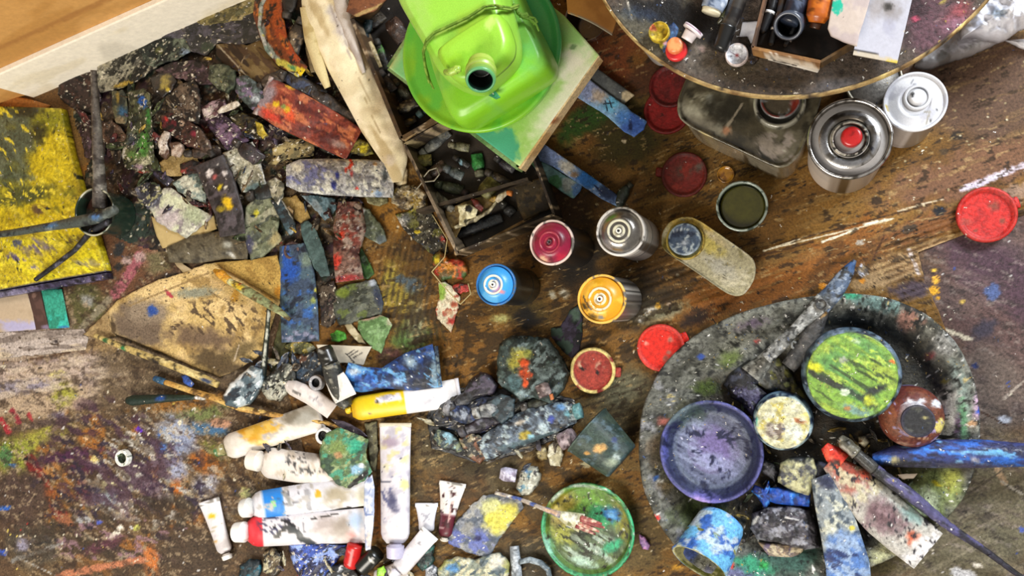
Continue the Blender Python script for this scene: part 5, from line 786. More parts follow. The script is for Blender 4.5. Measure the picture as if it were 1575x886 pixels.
# hinged pliers / scraper
t = root('pliers', 'grey paint-caked pliers with a blue tip, lying over the upper rim of the oval tray', 'pliers', 1262, 468, .05)
def bar(name, pts, wid, z, hts, col, layers, parent, mat='oil', **k):
    V, Fc, C = strip_mesh(pts, wid, z, hts, col, layers, useg=False, crum=.7, csc=6, step=2, **k); return fixn(mk(name, V, Fc, C, mat, parent))
bar('jaws', [(1315, 400), (1300, 424), (1282, 450), (1262, 470)], [3, 11, 14, 15, 16], 56, [5, 8, 9, 9], '4c5c74', [('n', '8c98a8', 7, .5, .08), ('d', 1308, 410, 12, 14, -30, '2c5080', .6), ('n', '2c2c2c', 7, .6, .08), ('d', 1264, 466, 20, 16, 0, '5c5c58', .6)], t)
bar('handle', [(1268, 462), (1238, 492), (1200, 530), (1178, 552)], [15, 11, 9, 11, 10], 60, [8, 8, 7, 7], '7c7c78', [('n', 'b0b0ac', 8, .5, .08), ('n', '2c2c2a', 7, .58, .08)], t)
bar('handle', [(1275, 462), (1262, 490), (1240, 530), (1212, 565)], [8, 10, 16, 15, 12], 48, [8, 10, 10, 8], '3a3836', [('n', '54504c', 10, .52, .1), ('l', 1280, 470, 1262, 490, 5, '8c6c3c'), ('n', '1c1c1c', 8, .58, .08)], t)
lathe('pivot', 1263, 468, .07, [(9, .066, '54524e'), (8.5, .0715, '4a4846'), (7, .0715, '2c2a28'), (6, .067, '0c0c0c'), (1, .067, '0c0c0c')], [], 'oil', t, seg=28)
rod('wire_spring', [(1225, 528, .05, 2), (1217, 524, .055, 2), (1218, 534, .055, 2), (1226, 540, .05, 2)], '8c8c88', [], 'dullmetal', t, seg=8)
t = root('flat_brush', 'wide flat brush caked stiff with grey-black paint, between pliers and cream jar', 'brush', 1190, 590, .03)
bar('ferrule', [(1184, 545), (1166, 566), (1156, 578)], [10, 16, 20], 26, [12, 14, 12], '6c6c66', [('n', '9c9c94', 6, .5, .08), ('n', '2c2c28', 6, .58, .08)], t)
bar('bristles', [(1165, 565), (1140, 590), (1128, 605)], [18, 24, 20], 16, [16, 16, 8], '20222c', [('n', '3c4050', 8, .5, .08), ('n', '0c0c10', 7, .5, .08)], t)
piece('paint_rag', 'stiff grey olive rag with black swirls, just above the cream jar', 'rag', [(1162, 575), (1180, 548), (1200, 552), (1214, 566), (1226, 590), (1242, 610), (1250, 632), (1225, 620), (1205, 604), (1180, 600), (1166, 592)], 16, 16, '54544c', ('74746c', '24241e', '6c6c30'), extra=[('d', 1210, 592, 5, 4, 0, 'a8b070')], crum=.003)
piece('paint_rag', 'black-violet crumpled rag between the big bowl and the cream jar', 'rag', [(1118, 590), (1150, 575), (1165, 590), (1180, 606), (1165, 620), (1164, 650), (1156, 640), (1140, 622), (1124, 612)], 13, 20, '1a1820', ('342c48', '0c0a0c', '54506c'), crum=.003)
# brushes and handles, lower right
t = root('paint_brush', 'thick brush handle painted cobalt and pale blue, sticking out right of the tray', 'handle', 1450, 702, .04)
bar('handle', [(1342, 706), (1375, 702), (1440, 698), (1510, 698), (1580, 700), (1640, 702)], [8, 17, 22, 22, 18, 16], 45, [12, 22, 24, 24, 20, 16], '34407c', [('n', '2c68c8', 12, .5, .08, 0, 4), ('n', '7cb4e0', 8, .6, .06, 0, 5), ('d', 1550, 695, 60, 8, 0, '68acdc', .6), ('d', 1400, 715, 60, 9, 0, '2c2c34', .6), ('d', 1480, 718, 90, 7, 0, '4c4868', .7), ('n', '1c2048', 10, .6, .08, 0, 4), ('d', 1376, 708, 8, 7, 0, 'a8a078', .6), ('d', 1500, 708, 9, 5, 20, 'a8a8b8', .7), ('l', 1420, 690, 1480, 700, 3, '3c88e8')], t)
t = root('paint_brush', 'long thin dark violet brush crossing diagonally out of the tray to the lower right corner', 'brush', 1420, 780, .05)
rod('handle', [(1345, 722, .064, 9), (1400, 762, .062, 10), (1460, 810, .05, 7), (1520, 850, .03, 5), (1560, 880, .016, 4), (1600, 905, .01, 3)], '2c2a38', [('n', '54507c', 9, .52, .08, 38, 4), ('n', '141414', 9, .58, .08, 38, 3), ('s', 'a8a8b0', 12, .3, .12)], 'oil', t, seg=16, noise=.25)
rod('ferrule', [(1318, 698, .064, 9), (1345, 722, .064, 10)], '3c3a34', [('n', '1c1c1c', 7, .5, .1)], 'oil', t, noise=.2)
rod('bristles', [(1292, 672, .06, 5), (1300, 682, .062, 10), (1318, 698, .064, 10)], '5c5848', [('n', 'a8a498', 6, .5, .1, 40, 4), ('n', '24221c', 6, .55, .1)], 'oil', t, noise=.3)
piece('paint_lump', 'knobby cream and brown paint lump beside the bristles of the long brush', 'paint lump', [(1320, 672), (1332, 670), (1338, 680), (1330, 690), (1320, 682)], 14, 14, 'b0a080', ('6c4c28', 'e0d8b8'))
# tubes in the tray
small_tube('glistening cobalt blue tube under the beige one in the oval tray', (1178, 760), (1246, 768), 13, 30, '1c4cae', ('2c78dc', '0c2468'), None, crum=3)
piece('paint_tube', 'folded cobalt blue tube end beside the big bowl', 'paint tube', [(1160, 746), (1175, 752), (1182, 740), (1186, 756), (1184, 776), (1176, 782), (1168, 768), (1156, 756)], 26, 14, '1a44a0', ('3c88e0', '0a1c58'), crum=.003)
piece('paint_tube', 'crusty beige-grey tube with a dark open end, below the cream jar', 'paint tube', [(1200, 712), (1222, 702), (1250, 704), (1258, 724), (1252, 746), (1244, 762), (1220, 756), (1196, 742)], 36, 16, '84826c', ('a8a478', '4c4c50', 'c0bc90'), crum=.003, extra=[('d', 1228, 704, 22, 8, 5, '141618', .6)])
piece('paint_tube', 'small near-black crumpled tube beside the beige-grey one, under the big bowl rim', 'paint tube', [(1166, 700), (1190, 712), (1200, 726), (1192, 742), (1172, 728), (1168, 716)], 18, 16, '1c1a1c', ('4c4a50', '0c0c0c'))
t = root('paint_tube', 'broad tube with red nozzle and blotched white, mauve and orange body in the tray', 'paint tube', 1290, 700, .04)
V, Fc, C = strip_mesh([(1276, 710), (1310, 742), (1360, 792), (1428, 848)], [14, 30, 36, 37, 35], 50, [8, 12, 10, 6, 2], 'b8b4ac', [
  ('d', 1300, 724, 40, 30, 40, '9c4c3c', .5), ('N', 1310, 740, 50, 40, 'c8c0a0', 9, .5, .08, 30, 2, .9), ('d', 1362, 795, 40, 26, 30, '6c5458', .6), ('N', 1362, 795, 60, 30, '8c7478', 8, .5, .08, 0, 1, .8), ('d', 1405, 828, 13, 13, 0, 'cc6444', .6), ('d', 1422, 846, 40, 20, -40, 'e8e4e4', .5), ('d', 1400, 790, 26, 12, 40, '84a09c', .7), ('d', 1375, 765, 30, 9, 42, 'ccd0cc', .7), ('d', 1330, 730, 12, 8, 40, 'd05c48', .6), ('n', '2c2a30', 8, .64, .06), ('s', 'e8e4e0', 9, .4, .16)], crum=1.6, csc=10, useg=False, step=2.2); fixn(mk('tube_body', V, Fc, C, 'paint', t))
V, Fc, C = strip_mesh([(1268, 686), (1280, 698), (1296, 712)], [7, 14, 17], 50, [8, 12, 12], 'd03828', [('d', 1290, 716, 14, 8, 30, '3c1c14', .6), ('n', 'e85c40', 8, .55, .08)], crum=.6, useg=False, step=2); fixn(mk('nozzle', V, Fc, C, 'paint', t))['label'] = 'red ribbed nozzle'
t = root('paint_tube', 'long flattened tube mottled grey, white and slate blue at the bottom of the tray', 'paint tube', 1280, 760, .04)
V, Fc, C = strip_mesh([(1264, 732), (1278, 770), (1292, 820), (1304, 870), (1308, 930)], [18, 26, 30, 34, 35], 50, [8, 9, 8, 6, 2], '8c9498', [('N', 1285, 790, 50, 60, 'c8c8b4', 9, .48, .08, 30, 2, .9), ('n', '4c5660', 10, .56, .08), ('d', 1300, 860, 44, 40, 0, '5478b4', .4), ('N', 1300, 860, 50, 40, '98acc8', 10, .5, .08, 30, 2, .9), ('N', 1300, 870, 50, 40, '24305c', 9, .56, .08, 30, 2, .9), ('d', 1272, 742, 18, 12, 0, '2c3048', .6), ('d', 1310, 812, 5, 4, 0, 'd0c050'), ('s', 'e8e8e4', 9, .4, .16)], crum=1.6, csc=10, useg=False, step=2.2); fixn(mk('tube_body', V, Fc, C, 'paint', t))
V, Fc, C = strip_mesh([(1270, 712), (1262, 735)], [15, 18], 30, [12, 14], '1c1c28', [('n', '3c4468', 7, .5, .1)], crum=1, useg=False, step=2); fixn(mk('cap', V, Fc, C, 'oil', t))
piece('plastic_wrap', 'wrinkled charcoal plastic bag of dried paint in the bottom of the oval tray', 'bag', [(1156, 790), (1180, 780), (1215, 776), (1245, 784), (1254, 806), (1262, 842), (1240, 846), (1200, 836), (1164, 830), (1154, 812)], 14, 26, '3a363e', ('58545c', '1c1a20', '8c8c94'), crum=.004, extra=[('l', 1156, 806, 1166, 796, 5, 'd8d4cc'), ('l', 1208, 796, 1228, 800, 3, 'c8c4c0'), ('d', 1196, 776, 6, 3, 10, 'b0d0e0')])
piece('paint_tube', 'brownish mauve flattened tube poking from under the charcoal bag', 'paint tube', [(1166, 834), (1200, 836), (1238, 842), (1226, 862), (1214, 884), (1190, 866)], 14, 8, '7c6a5c', ('a89070', '6c5c74', 'c8b898'), crum=.0015)
piece('paint_tube', 'narrow black tube between the long mottled tube and the red-nozzled one', 'paint tube', [(1322, 790), (1338, 792), (1348, 812), (1352, 850), (1342, 864), (1334, 840), (1328, 815)], 12, 16, '181614', ('34302c', '0a0a0a'))
S('card_strip', 'thin beige card corner under the blue handle at the right of the tray', 'card', [(1380, 730), (1412, 728), (1405, 736), (1388, 738)], 40, 2, 'd0b89c', [], 'paper', crum=.0003, useg=False)
# ================================================================ green rimmed lid with brush
t = root('paint_can_lid', 'round tin lid used as a palette, green rim and mixed green and yellow paint', 'lid', 903, 816, .005)
lathe('lid_body', 903, 816, .026, [(58, .006, '1c6c48'), (66, .008, '248c58'), (72, .022, '2ca868'), (73.5, .027, '34b474'), (71, .029, '48a878'), (67, .026, '3c8c58'), (63, .014, '5c7c38'), (50, .0125, '5c6c3c'), (30, .0122, '5c6c4c'), (1, .012, '5c6c4c')], [
  ('d', 900, 770, 52, 26, 0, '6c9838', .5), ('d', 862, 778, 26, 20, -30, 'a09030', .6), ('d', 925, 795, 26, 20, 20, '44a068', .6), ('d', 955, 800, 12, 36, -10, '8c8c30', .6), ('d', 862, 828, 26, 18, 20, 'a8ac48', .5), ('d', 872, 820, 14, 16, 0, 'b8bc58', .5), ('d', 855, 800, 18, 18, 0, 'b0a058', .7), ('N', 908, 840, 50, 30, '2c3424', 8, .46, .08, 30, 4, .9), ('N', 908, 845, 56, 30, 'a8b8a8', 8, .52, .07, 30, 4, .9), ('d', 940, 792, 16, 12, 20, '2c70b0', .5), ('d', 938, 792, 8, 6, 20, '70acd8', .6), ('d', 940, 840, 20, 9, -30, '34a070', .6), ('d', 895, 868, 26, 8, 10, 'b0ccb8', .7), ('d', 900, 749, 40, 5, 5, 'a8b8a8', .8), ('d', 855, 765, 24, 5, -40, 'a8b4a0', .8), ('d', 872, 814, 4, 4, 0, '34508c'), ('d', 840, 845, 8, 20, -20, '88c0a8', .7), ('n', '2c2c1c', 8, .66, .05), ('s', 'e0e8d8', 9, .4, .18)], 'oil', t, wob=.03, seg=120, sub=2)
t = root('paint_brush', 'thin brush with cream-crusted head and red-brown bristles resting on the green-rimmed lid', 'brush', 850, 786, .03)
rod('handle', [(762, 758, .012, 3), (800, 768, .022, 3.2), (835, 782, .033, 3.4), (862, 792, .034, 5)], 'a89c90', [('n', '4c5c94', 9, .55, .08), ('n', 'e0dccc', 8, .58, .08), ('d', 850, 787, 14, 4, 20, 'd0a888', .7)], 'paint', t, seg=12, noise=.3)
bar('ferrule', [(856, 790), (875, 798), (895, 805)], [5, 11, 15], 26, [8, 10, 10], 'c0bc98', [('n', 'e4e0cc', 7, .5, .08), ('n', '8c8c50', 7, .6, .08)], t)
for q, (a, b) in enumerate([((893, 796), (926, 806)), ((893, 800), (930, 812)), ((890, 804), (922, 818)), ((886, 808), (916, 822))]):
    rod('bristles', [(a[0], a[1], .032, 4.5), ((a[0]+b[0])/2, (a[1]+b[1])/2, .032, 3.8), (b[0], b[1], .030, 1.6)], ['a05048', '8c3c38', 'b06858', '7c2c2c'][q], [('n', 'd8b8a0', 5, .55, .1)], 'oil', t, seg=10)
# dark cup on its side
t = root('plastic_cup', 'dark green-grey cup lying on its side between the lid and the tray, spotted orange', 'cup', 935, 692, .02)
ca = at(921, 658, .045); cb = at(962, 722, .032); ca = at(905, 660, .04)
a0 = at(912, 668, .036); a1 = at(958, 708, .030); axv = a1-a0; Lc = np.linalg.norm(axv); axv = np.array([axv[0], axv[1], 0])
lathe('cup_body', 0, 0, 0, [(2, Lc+.001, '2c3c40'), (23, Lc+.001, '34444a'), (25, Lc-.002, '3c5054'), (33, -.010, '3c4a40'), (34.5, -.012, '54645a'), (33, -.014, '3c4a44'), (31, -.010, '141c18'), (24, Lc-.006, '10140f'), (2, Lc-.006, '10140f')], [('n', '2c3c38', 14, .5, .1), ('n', '50646c', 12, .58, .1), ('d', 922, 690, 12, 8, -20, 'c89c60', .5), ('d', 903, 697, 5, 3, 0, 'd09c50', .5), ('d', 947, 703, 7, 7, 0, 'b0bcb8', .8), ('d', 945, 677, 5, 5, 0, '2c3c6c', .6), ('d', 940, 712, 14, 8, 0, '8c9884', .8)], 'paint', t, axis=tuple(axv), org=(float(a0[0]), float(a0[1]), .041), wob=.05)
# ================================================================ LEFT: painting, card, heap
def mound_mesh():
    gx = np.arange(40, 640, 2.6); gy = np.arange(-50, 480, 2.6); X, Y = np.meshgrid(gx, gy); P = np.stack([X.ravel(), Y.ravel()], -1)
    g = mound(P[:, 0], P[:, 1]); rr = fbm(P[:, 0]/9, P[:, 1]/9, 4, 4); r2 = 1-np.abs(2*fbm(P[:, 0]/16, P[:, 1]/16, 8, 4)-1)
    z = g+np.clip(g/.008, 0, 1)*(.006*(rr-.5)+.008*(r2-.75))-.0006
    V = at(P[:, 0], P[:, 1], z)
    C = paint(P, '2e2620', [('n', '4c3a2c', 16, .5, .08, 40, 2), ('n', '14100e', 10, .52, .06), ('n', '5c4c3c', 8, .6, .05, 50, 2), ('n', '3a2630', 22, .58, .06), ('n', '6a5c48', 7, .66, .04, 40, 2), ('n', '28342c', 20, .6, .06), ('n', '8c8068', 5, .72, .03), ('N', 400, 330, 160, 120, '6a5638', 14, .5, .08, 0, 1, .8), ('s', 'd8d0b8', 12, .6, .18), ('s', '8c2c28', 30, .3, .14), ('s', 'b89c48', 26, .3, .12), ('s', '3c4c78', 32, .3, .12)])
    ok = (g > .0009).reshape(X.shape); F_ = grid_faces(len(gy), len(gx)); k = ok.ravel()[F_].all(1); F_ = F_[k][:, ::-1]
    use = np.unique(F_); mp = -np.ones(len(V), int); mp[use] = np.arange(len(use)); 
    o = fixn(mk('debris_heap', V[use], [mp[F_]], C[use], 'crust')); tag(o, 'dark heap of crushed tubes, rags and dried paint crumbs piled against the white skirting board', 'debris heap', None, 'stuff')
mound_mesh()
# yellow painting
def canvas():
    t = root('painting', 'small thick-edged painting of yellow and grey-green strokes at the left edge', 'painting', 60, 300, .003)
    pts = [(-60, 160), (0, 163), (93, 166), (108, 235), (126, 300), (146, 360), (163, 418), (80, 432), (0, 447), (-60, 455)]
    q = [('d', 20, 220, 44, 60, 20, '54604c', .5), ('d', 5, 290, 40, 60, 0, '4a5840', .5), ('N', 20, 240, 60, 90, '6c7860', 14, .5, .1, 60, 2, .8), ('d', 80, 185, 28, 20, 10, '8c8c1c', .7), ('d', 75, 240, 30, 34, 20, 'd0bc1c', .4), ('N', 80, 250, 34, 40, 'e0cc24', 9, .48, .08, 40, 2, .9), ('d', 40, 170, 30, 10, 0, '2c3020', .7), ('d', 60, 205, 14, 20, 0, '34381c', .7), ('d', 10, 340, 70, 30, -10, 'd8c01c', .6), ('d', 105, 310, 26, 26, 0, '98982c', .6), ('N', 60, 350, 120, 70, 'f0dc1c', 8, .44, .05, 50, 2, .95), ('d', 40, 300, 50, 16, -10, '4c5428', .7), ('d', 60, 322, 12, 9, 0, '7c6448', .7),
       ('d', 55, 378, 30, 16, 0, '84788c', .8), ('d', 25, 398, 20, 12, 0, '74688c', .8), ('d', 50, 408, 16, 12, 0, '8c84a0', .7), ('d', 130, 405, 26, 8, 0, 'a0946c', .8), ('d', 118, 370, 14, 9, 0, '6c5838', .8), ('d', 24, 374, 9, 7, 0, '565c74'), ('N', 60, 400, 120, 40, 'f4e420', 8, .5, .05, 40, 2, .9), ('d', 90, 335, 50, 8, -20, 'd0b81c', .7), ('d', 20, 360, 60, 8, 0, 'a89424', .7), ('n', '2c3018', 7, .72, .04, 50, 2), ('n', 'f0e040', 6, .62, .05, 40, 2), ('s', 'e8e4c8', 18, .4, .1), ('l', 0, 447, 163, 418, 5, '28243c')]
    loft('canvas_face', pts, .022, [(1.0, .003), (1.0, .019), (.994, .022), (.7, .022), (.4, .022), (.02, .022)], 'c8b41c', q, 'oil', t, rnd=0, step=2.4)
    wbox('canvas_edge', (-60, 463), (165, 424), 9, .003, .020, '302c48', [('n', '6c6488', 8, .52, .08), ('n', '14121c', 8, .54, .08), ('d', 20, 452, 40, 6, -8, '8c88a8', .7)], 'oil', t)
canvas()
S('paper_card', 'beige card fading to lilac along its lower edge, at the left under the painting', 'card', [(-60, 448), (0, 452), (42, 450), (50, 480), (55, 507), (0, 511), (-60, 512)], 2, 2, 'c8b498', [('d', 10, 502, 90, 10, 0, 'b8b4d8', .6), ('n', 'bca88c', 40, .5, .15)], 'paper', crum=.0003, rag=.3, useg=False)
S('paper_card', 'dark brown strip between the beige card and the turquoise strip', 'card strip', [(40, 449), (62, 446), (68, 475), (76, 505), (55, 508), (48, 478)], 1.2, 1.5, '4c342c', [('n', '5c4038', 12, .5, .1), ('d', 52, 455, 4, 4, 0, '8c6c60'), ('d', 70, 503, 8, 4, 0, '84748c')], 'paper', crum=.0003, rag=.3, useg=False)
S('paper_card', 'turquoise painted strip below the yellow painting', 'card strip', [(63, 446), (95, 444), (101, 475), (107, 504), (76, 506), (70, 478)], 3.5, 1.5, '38a088', [('d', 90, 495, 22, 14, 0, '38bcac', .6), ('n', '309078', 14, .56, .1), ('d', 98, 503, 8, 3, 0, '3c8cc0')], 'paint', crum=.0003, rag=.4, useg=False)
# tub with brushes
t = root('brush_tub', 'dark green tub with a pale paint-crusted rim holding long brushes, beside the yellow painting', 'tub', 182, 325, .003)
cb = at(176, 325, 0.01)
c_ = at(145, 326, .078); t.location = (c_[0], c_[1], .003); t['_o'] = [float(c_[0]), float(c_[1]), .003]
lathe('tub_body', 145, 326, .078, [(28, .005, '101a14'), (33, .007, '14201a'), (34, .06, '182820'), (36, .074, '3c4c3c'), (37.5, .078, 'b0b098'), (35.5, .080, 'bcbca4'), (34, .076, '4c4c40'), (32, .03, '1c1c18'), (15, .012, '141410'), (1, .012, '141410')], [('n', '1c2c22', 14, .5, .1)], 'wet', t)
lathe('murky_contents', 145, 326, .06, [(33, .02, '3c3830'), (33, .05, '44403c'), (20, .052, '3c3834'), (1, .052, '3c3834')], [('d', 124, 310, 18, 18, 0, '7c4c3c', .5), ('d', 152, 322, 11, 12, 0, 'a8a070', .6), ('d', 152, 330, 8, 6, 0, 'b87838', .6), ('d', 125, 332, 14, 12, 0, '3c4438', .7), ('d', 120, 298, 12, 8, 0, 'a8a4a0', .8), ('n', '14141a', 7, .56, .08), ('d', 150, 350, 10, 5, 0, 'b06888', .9)], 'oil', t)
def brush(label, pts, hcol, hl=(), fer=None, bri=None, mat='paint', name='paint_brush', cat='brush', noise=.1, seg=14, flat=1.0):
    t = root(name, label, cat, pts[0][0], pts[0][1], 0)
    rod('handle', pts, hcol, hl, mat, t, seg=seg, noise=noise, flat=flat)
    if fer: rod('ferrule', fer[0], fer[1], [('n', '3c3a34', 6, .56, .08)], 'dullmetal', t, noise=.1)
    if bri: rod('bristles', bri[0], bri[1], [('n', bri[2], 6, .5, .08)], 'oil', t, noise=.25)
    return t
brush('thick grey-brown brush handle rising straight up out of the dark green tub', [(155, 318, .06, 12), (152, 260, .085, 9), (149, 200, .10, 7.5), (146, 150, .115, 5.5), (144, 108, .125, 4.5)], '5c5650', [('n', '7c7870', 12, .52, .1, 85, 4), ('n', '3a3430', 10, .56, .08), ('s', 'a8a49c', 14, .3, .12)])
brush('grey-blue brush lying from the left edge across the yellow painting into the tub', [(-50, 366, .05, 4.5), (20, 358, .06, 5.5), (80, 348, .075, 6.5), (120, 341, .085, 9), (150, 335, .088, 9), (178, 322, .09, 7)], '4c5450', [('n', '7c8480', 9, .52, .1, -8, 4), ('d', 84, 347, 12, 5, -10, '4c74a0', .7), ('d', 152, 333, 10, 7, 0, '4c74a8', .8), ('n', '24282a', 8, .58, .08)])
brush('slim black stick leaning from the tub down over the lower painting', [(168, 340, .088, 5), (140, 356, .07, 5), (115, 385, .05, 4), (85, 408, .035, 4), (55, 430, .026, 3.5)], '24262c', [('n', '5c5c6c', 7, .56, .08), ('n', '0c0c10', 7, .54, .08)])
# ---------------------------------------------------------------- big pieces of the heap
def P_(label, pts, z, h, col, cols=(), extra=(), name='paint_scrap', cat='scrap', mat='crust', an=0, ra=1, **k):
    if name != 'paint_lump' and h < 12 and k.get('useg', True): h *= .6
    ly = [('n', c, 6+3*(i % 3), .52+.02*i, .05, an or -40, max(ra, 1.6)) for i, c in enumerate(cols)]+list(extra)
    k.setdefault('crum', .0024); k.setdefault('csc', 12); k.setdefault('rag', 2.2); k.setdefault('dome', .08); k.setdefault('step', 2.1)
    return S(name, label, cat, pts, z, h, col, ly, mat, **k)
sp = [('n', 'd4ccb8', 3.4, .70, .03, -40, 1.6), ('n', '100c0a', 3.6, .64, .04, -40, 1.6), ('s', 'e8e0cc', 12, .4, .16)]
P_('dark maroon-brown stiff rag in the corner by the skirting board', [(94, 118), (110, 110), (145, 112), (156, 130), (152, 168), (140, 174), (118, 172), (98, 158), (88, 145)], 4, 9, '2c1c18', ('4a3026', '140e0c', '3c2c28'), sp, name='paint_rag', cat='rag', an=60, ra=2)
P_('black and white crusted flattened tube against the skirting board, yellow paint at its lower edge', [(150, 100), (168, 92), (212, 72), (232, 76), (248, 88), (240, 104), (222, 118), (200, 130), (176, 138), (154, 143), (149, 124)], 10, 8, '34322a', ('787468', '1c1c18', 'a8a490'), [('d', 158, 100, 14, 12, 0, 'b0a890', .7), ('d', 188, 130, 16, 5, -14, 'c8a840', .6)]+sp, name='paint_tube', cat='paint tube', an=-60, ra=2)
P_('grey-green smeared tube right of the black and white one along the skirting', [(212, 76), (240, 56), (275, 46), (292, 60), (296, 78), (270, 92), (236, 104), (222, 98)], 12, 9, '2a302a', ('4c5448', '6c7464', '141816'), [('d', 275, 62, 14, 12, 0, '7c8470', .6), ('d', 285, 80, 9, 6, 0, '8c9cb0', .6), ('d', 245, 78, 8, 6, 0, '5c5c30', .6)]+sp, name='paint_tube', cat='paint tube')
P_('long black crumpled plastic along the top of the heap', [(200, 60), (230, 44), (272, 38), (300, 34), (350, 22), (400, 4), (420, 30), (405, 62), (370, 70), (335, 66), (318, 86), (294, 78), (285, 60), (240, 58)], 14, 10, '1c1a1c', ('34303a', '0c0a0a', '4c4650'), [('d', 248, 44, 8, 4, 0, 'a84858', .8), ('l', 266, 24, 282, 48, 3, '3c3430'), ('d', 320, 72, 14, 10, 0, '2c3c24', .7)]+sp, name='plastic_wrap', cat='plastic sheet', mat='oil')
P_('pale olive cloth scrap at the top, between the skirting board and black plastic', [(298, 30), (340, 14), (400, -12), (395, 16), (372, 30), (340, 36), (310, 40)], 18, 6, '8a7c4c', ('a8986c', '5c5434', '6c6848'), [('l', 300, 30, 360, 8, 2, '2c2418')], name='paint_rag', cat='rag')
P_('brown fabric-like sheet beside the long black plastic, folded at one corner', [(333, 68), (352, 66), (378, 70), (402, 62), (425, 96), (442, 118), (420, 132), (396, 128), (368, 112), (345, 100), (332, 84)], 17, 5, '4c3824', ('64502e', '342618', '74603c'), [('l', 334, 68, 384, 122, 2.5, 'a89c84')], mat='cloth', name='fabric_scrap', cat='cloth', an=45, ra=3)
P_('mossy grey-green crumpled tube in the upper middle of the heap', [(322, 100), (344, 98), (362, 108), (364, 132), (350, 144), (334, 136), (320, 120)], 20, 12, '3c4434', ('545c46', '242a1e', '6c7058'), name='paint_tube', cat='paint tube')
P_('blue-grey and pinkish tube end left of the long red tube', [(362, 118), (380, 116), (396, 130), (410, 148), (404, 168), (390, 170), (372, 156), (362, 140)], 20, 12, '4a5450', ('6c7a78', '7c6c84', '2c3030'), [('d', 394, 152, 9, 8, 0, 'a8b0b4', .7), ('d', 397, 168, 6, 4, 0, 'b05048', .7)], name='paint_tube', cat='paint tube')
P_('purplish brown torn sheet right of the black and white tube', [(238, 108), (262, 96), (300, 92), (326, 108), (330, 128), (306, 132), (282, 122), (256, 118)], 11, 6, '3a2a2c', ('54404a', '241a18', '6c5458'), sp)
P_('dark curled tube with an olive-yellow inside, near the upper left of the heap', [(230, 120), (244, 112), (262, 112), (272, 124), (264, 142), (250, 150), (236, 140)], 13, 10, '241c18', ('3c3028', '100c0a'), [('d', 254, 127, 9, 15, 15, 'a8984c', .5), ('d', 258, 138, 4, 4, 0, 'd0b840', .6)], mat='oil', name='paint_tube', cat='paint tube')
P_('green-splashed flattened tube standing upright in the left of the heap', [(196, 142), (222, 136), (231, 146), (234, 190), (238, 240), (240, 264), (216, 266), (192, 258), (186, 236), (196, 200), (198, 165)], 12, 7, '3c4028', ('54583c', '24281a', '6c6c4c'), [('d', 220, 222, 14, 22, 0, '4a8434', .6), ('d', 205, 238, 12, 8, 0, '5c7c3c', .7), ('d', 219, 156, 7, 11, -20, '2458a8', .4), ('d', 228, 180, 4, 20, 0, '3c7c34', .7), ('d', 203, 214, 12, 14, 0, '3c4448', .7), ('d', 224, 248, 12, 8, 0, 'c8c4a4', .8), ('d', 213, 257, 10, 5, 0, 'a8909c', .8), ('d', 216, 265, 14, 3, 0, '8c2c20', .9), ('l', 191, 230, 188, 248, 3, 'c8c4b8')]+sp, name='paint_tube', cat='paint tube')
P_('narrow tube streaked teal and ochre beside the green-splashed one', [(172, 140), (188, 138), (196, 150), (198, 178), (194, 192), (178, 190), (172, 166)], 9, 8, '4a5048', ('6c6c50', '2c3430'), [('d', 181, 148, 3, 12, 0, 'a08838', .5), ('d', 188, 172, 8, 9, 0, '3c6484', .6), ('d', 184, 186, 10, 8, 0, '9c8c6c', .6)], name='paint_tube', cat='paint tube')
P_('brown leathery scrap below the maroon rag', [(154, 190), (172, 184), (186, 196), (196, 210), (190, 228), (178, 240), (166, 228), (156, 212)], 6, 7, '4a3428', ('6c5444', '2c1e18', '7c6858'), sp)
P_('purple-brown board strip behind the tall brush handle', [(126, 176), (150, 180), (165, 190), (162, 240), (150, 246), (130, 242), (126, 210)], 3, 5, '3c2c2c', ('54424a', '241a18'), sp, an=70, ra=3)
P_('dark crumpled sheet in the middle of the heap with a brown fold', [(258, 150), (275, 130), (298, 122), (308, 140), (310, 170), (306, 192), (290, 188), (272, 178), (256, 172)], 15, 11, '342820', ('544438', '1c1612', '6c5c4c'), sp, an=50, ra=2)
P_('maroon and brown crusted tube right of the green-splashed one', [(246, 178), (262, 170), (284, 182), (304, 194), (316, 214), (312, 232), (290, 226), (268, 212), (250, 198)], 16, 10, '38241e', ('54382c', '5c1c24', '1c1210'), [('d', 256, 182, 4, 4, 0, 'b03028', .6), ('d', 262, 181, 4, 3, 0, 'e8e0d0', .5), ('d', 280, 190, 6, 5, 0, 'b89c84', .6), ('d', 300, 206, 10, 6, 30, '7c2434', .7)]+sp, name='paint_tube', cat='paint tube')
P_('white crusted tube cap standing beside the green-splashed tube', [(243, 218), (252, 200), (262, 204), (258, 222), (262, 238), (254, 246), (244, 236)], 18, 12, 'ccc0b4', ('e8e0d8', '5c4438'), mat='oil', csc=6)
P_('beige-pink knobby lump beside the white crusted cap', [(260, 220), (276, 218), (284, 230), (276, 242), (264, 240)], 20, 12, 'a08878', ('c8b4a4', '5c4438'), mat='oil', csc=6)
P_('dull purple flattened tube in the centre of the heap', [(318, 180), (340, 172), (356, 186), (374, 204), (384, 216), (366, 222), (350, 232), (336, 214), (322, 198)], 18, 6, '3e2c40', ('584460', '281c28', '6c5468'), name='paint_tube', cat='paint tube', extra=sp)
P_('pinkish-white crusted patch above the purple tube', [(308, 166), (326, 154), (346, 152), (348, 168), (334, 180), (316, 186)], 18, 9, '6c4c50', ('a08890', '3c2428', 'c8b8b4'), sp)
P_('bright white smear of thick paint in the middle of the heap', [(333, 171), (340, 164), (352, 158), (364, 155), (369, 161), (360, 168), (346, 173), (336, 176)], 28, 6, 'e4dccc', ('c8bca8',), mat='oil', name='paint_dab', cat='paint dab', csc=6)
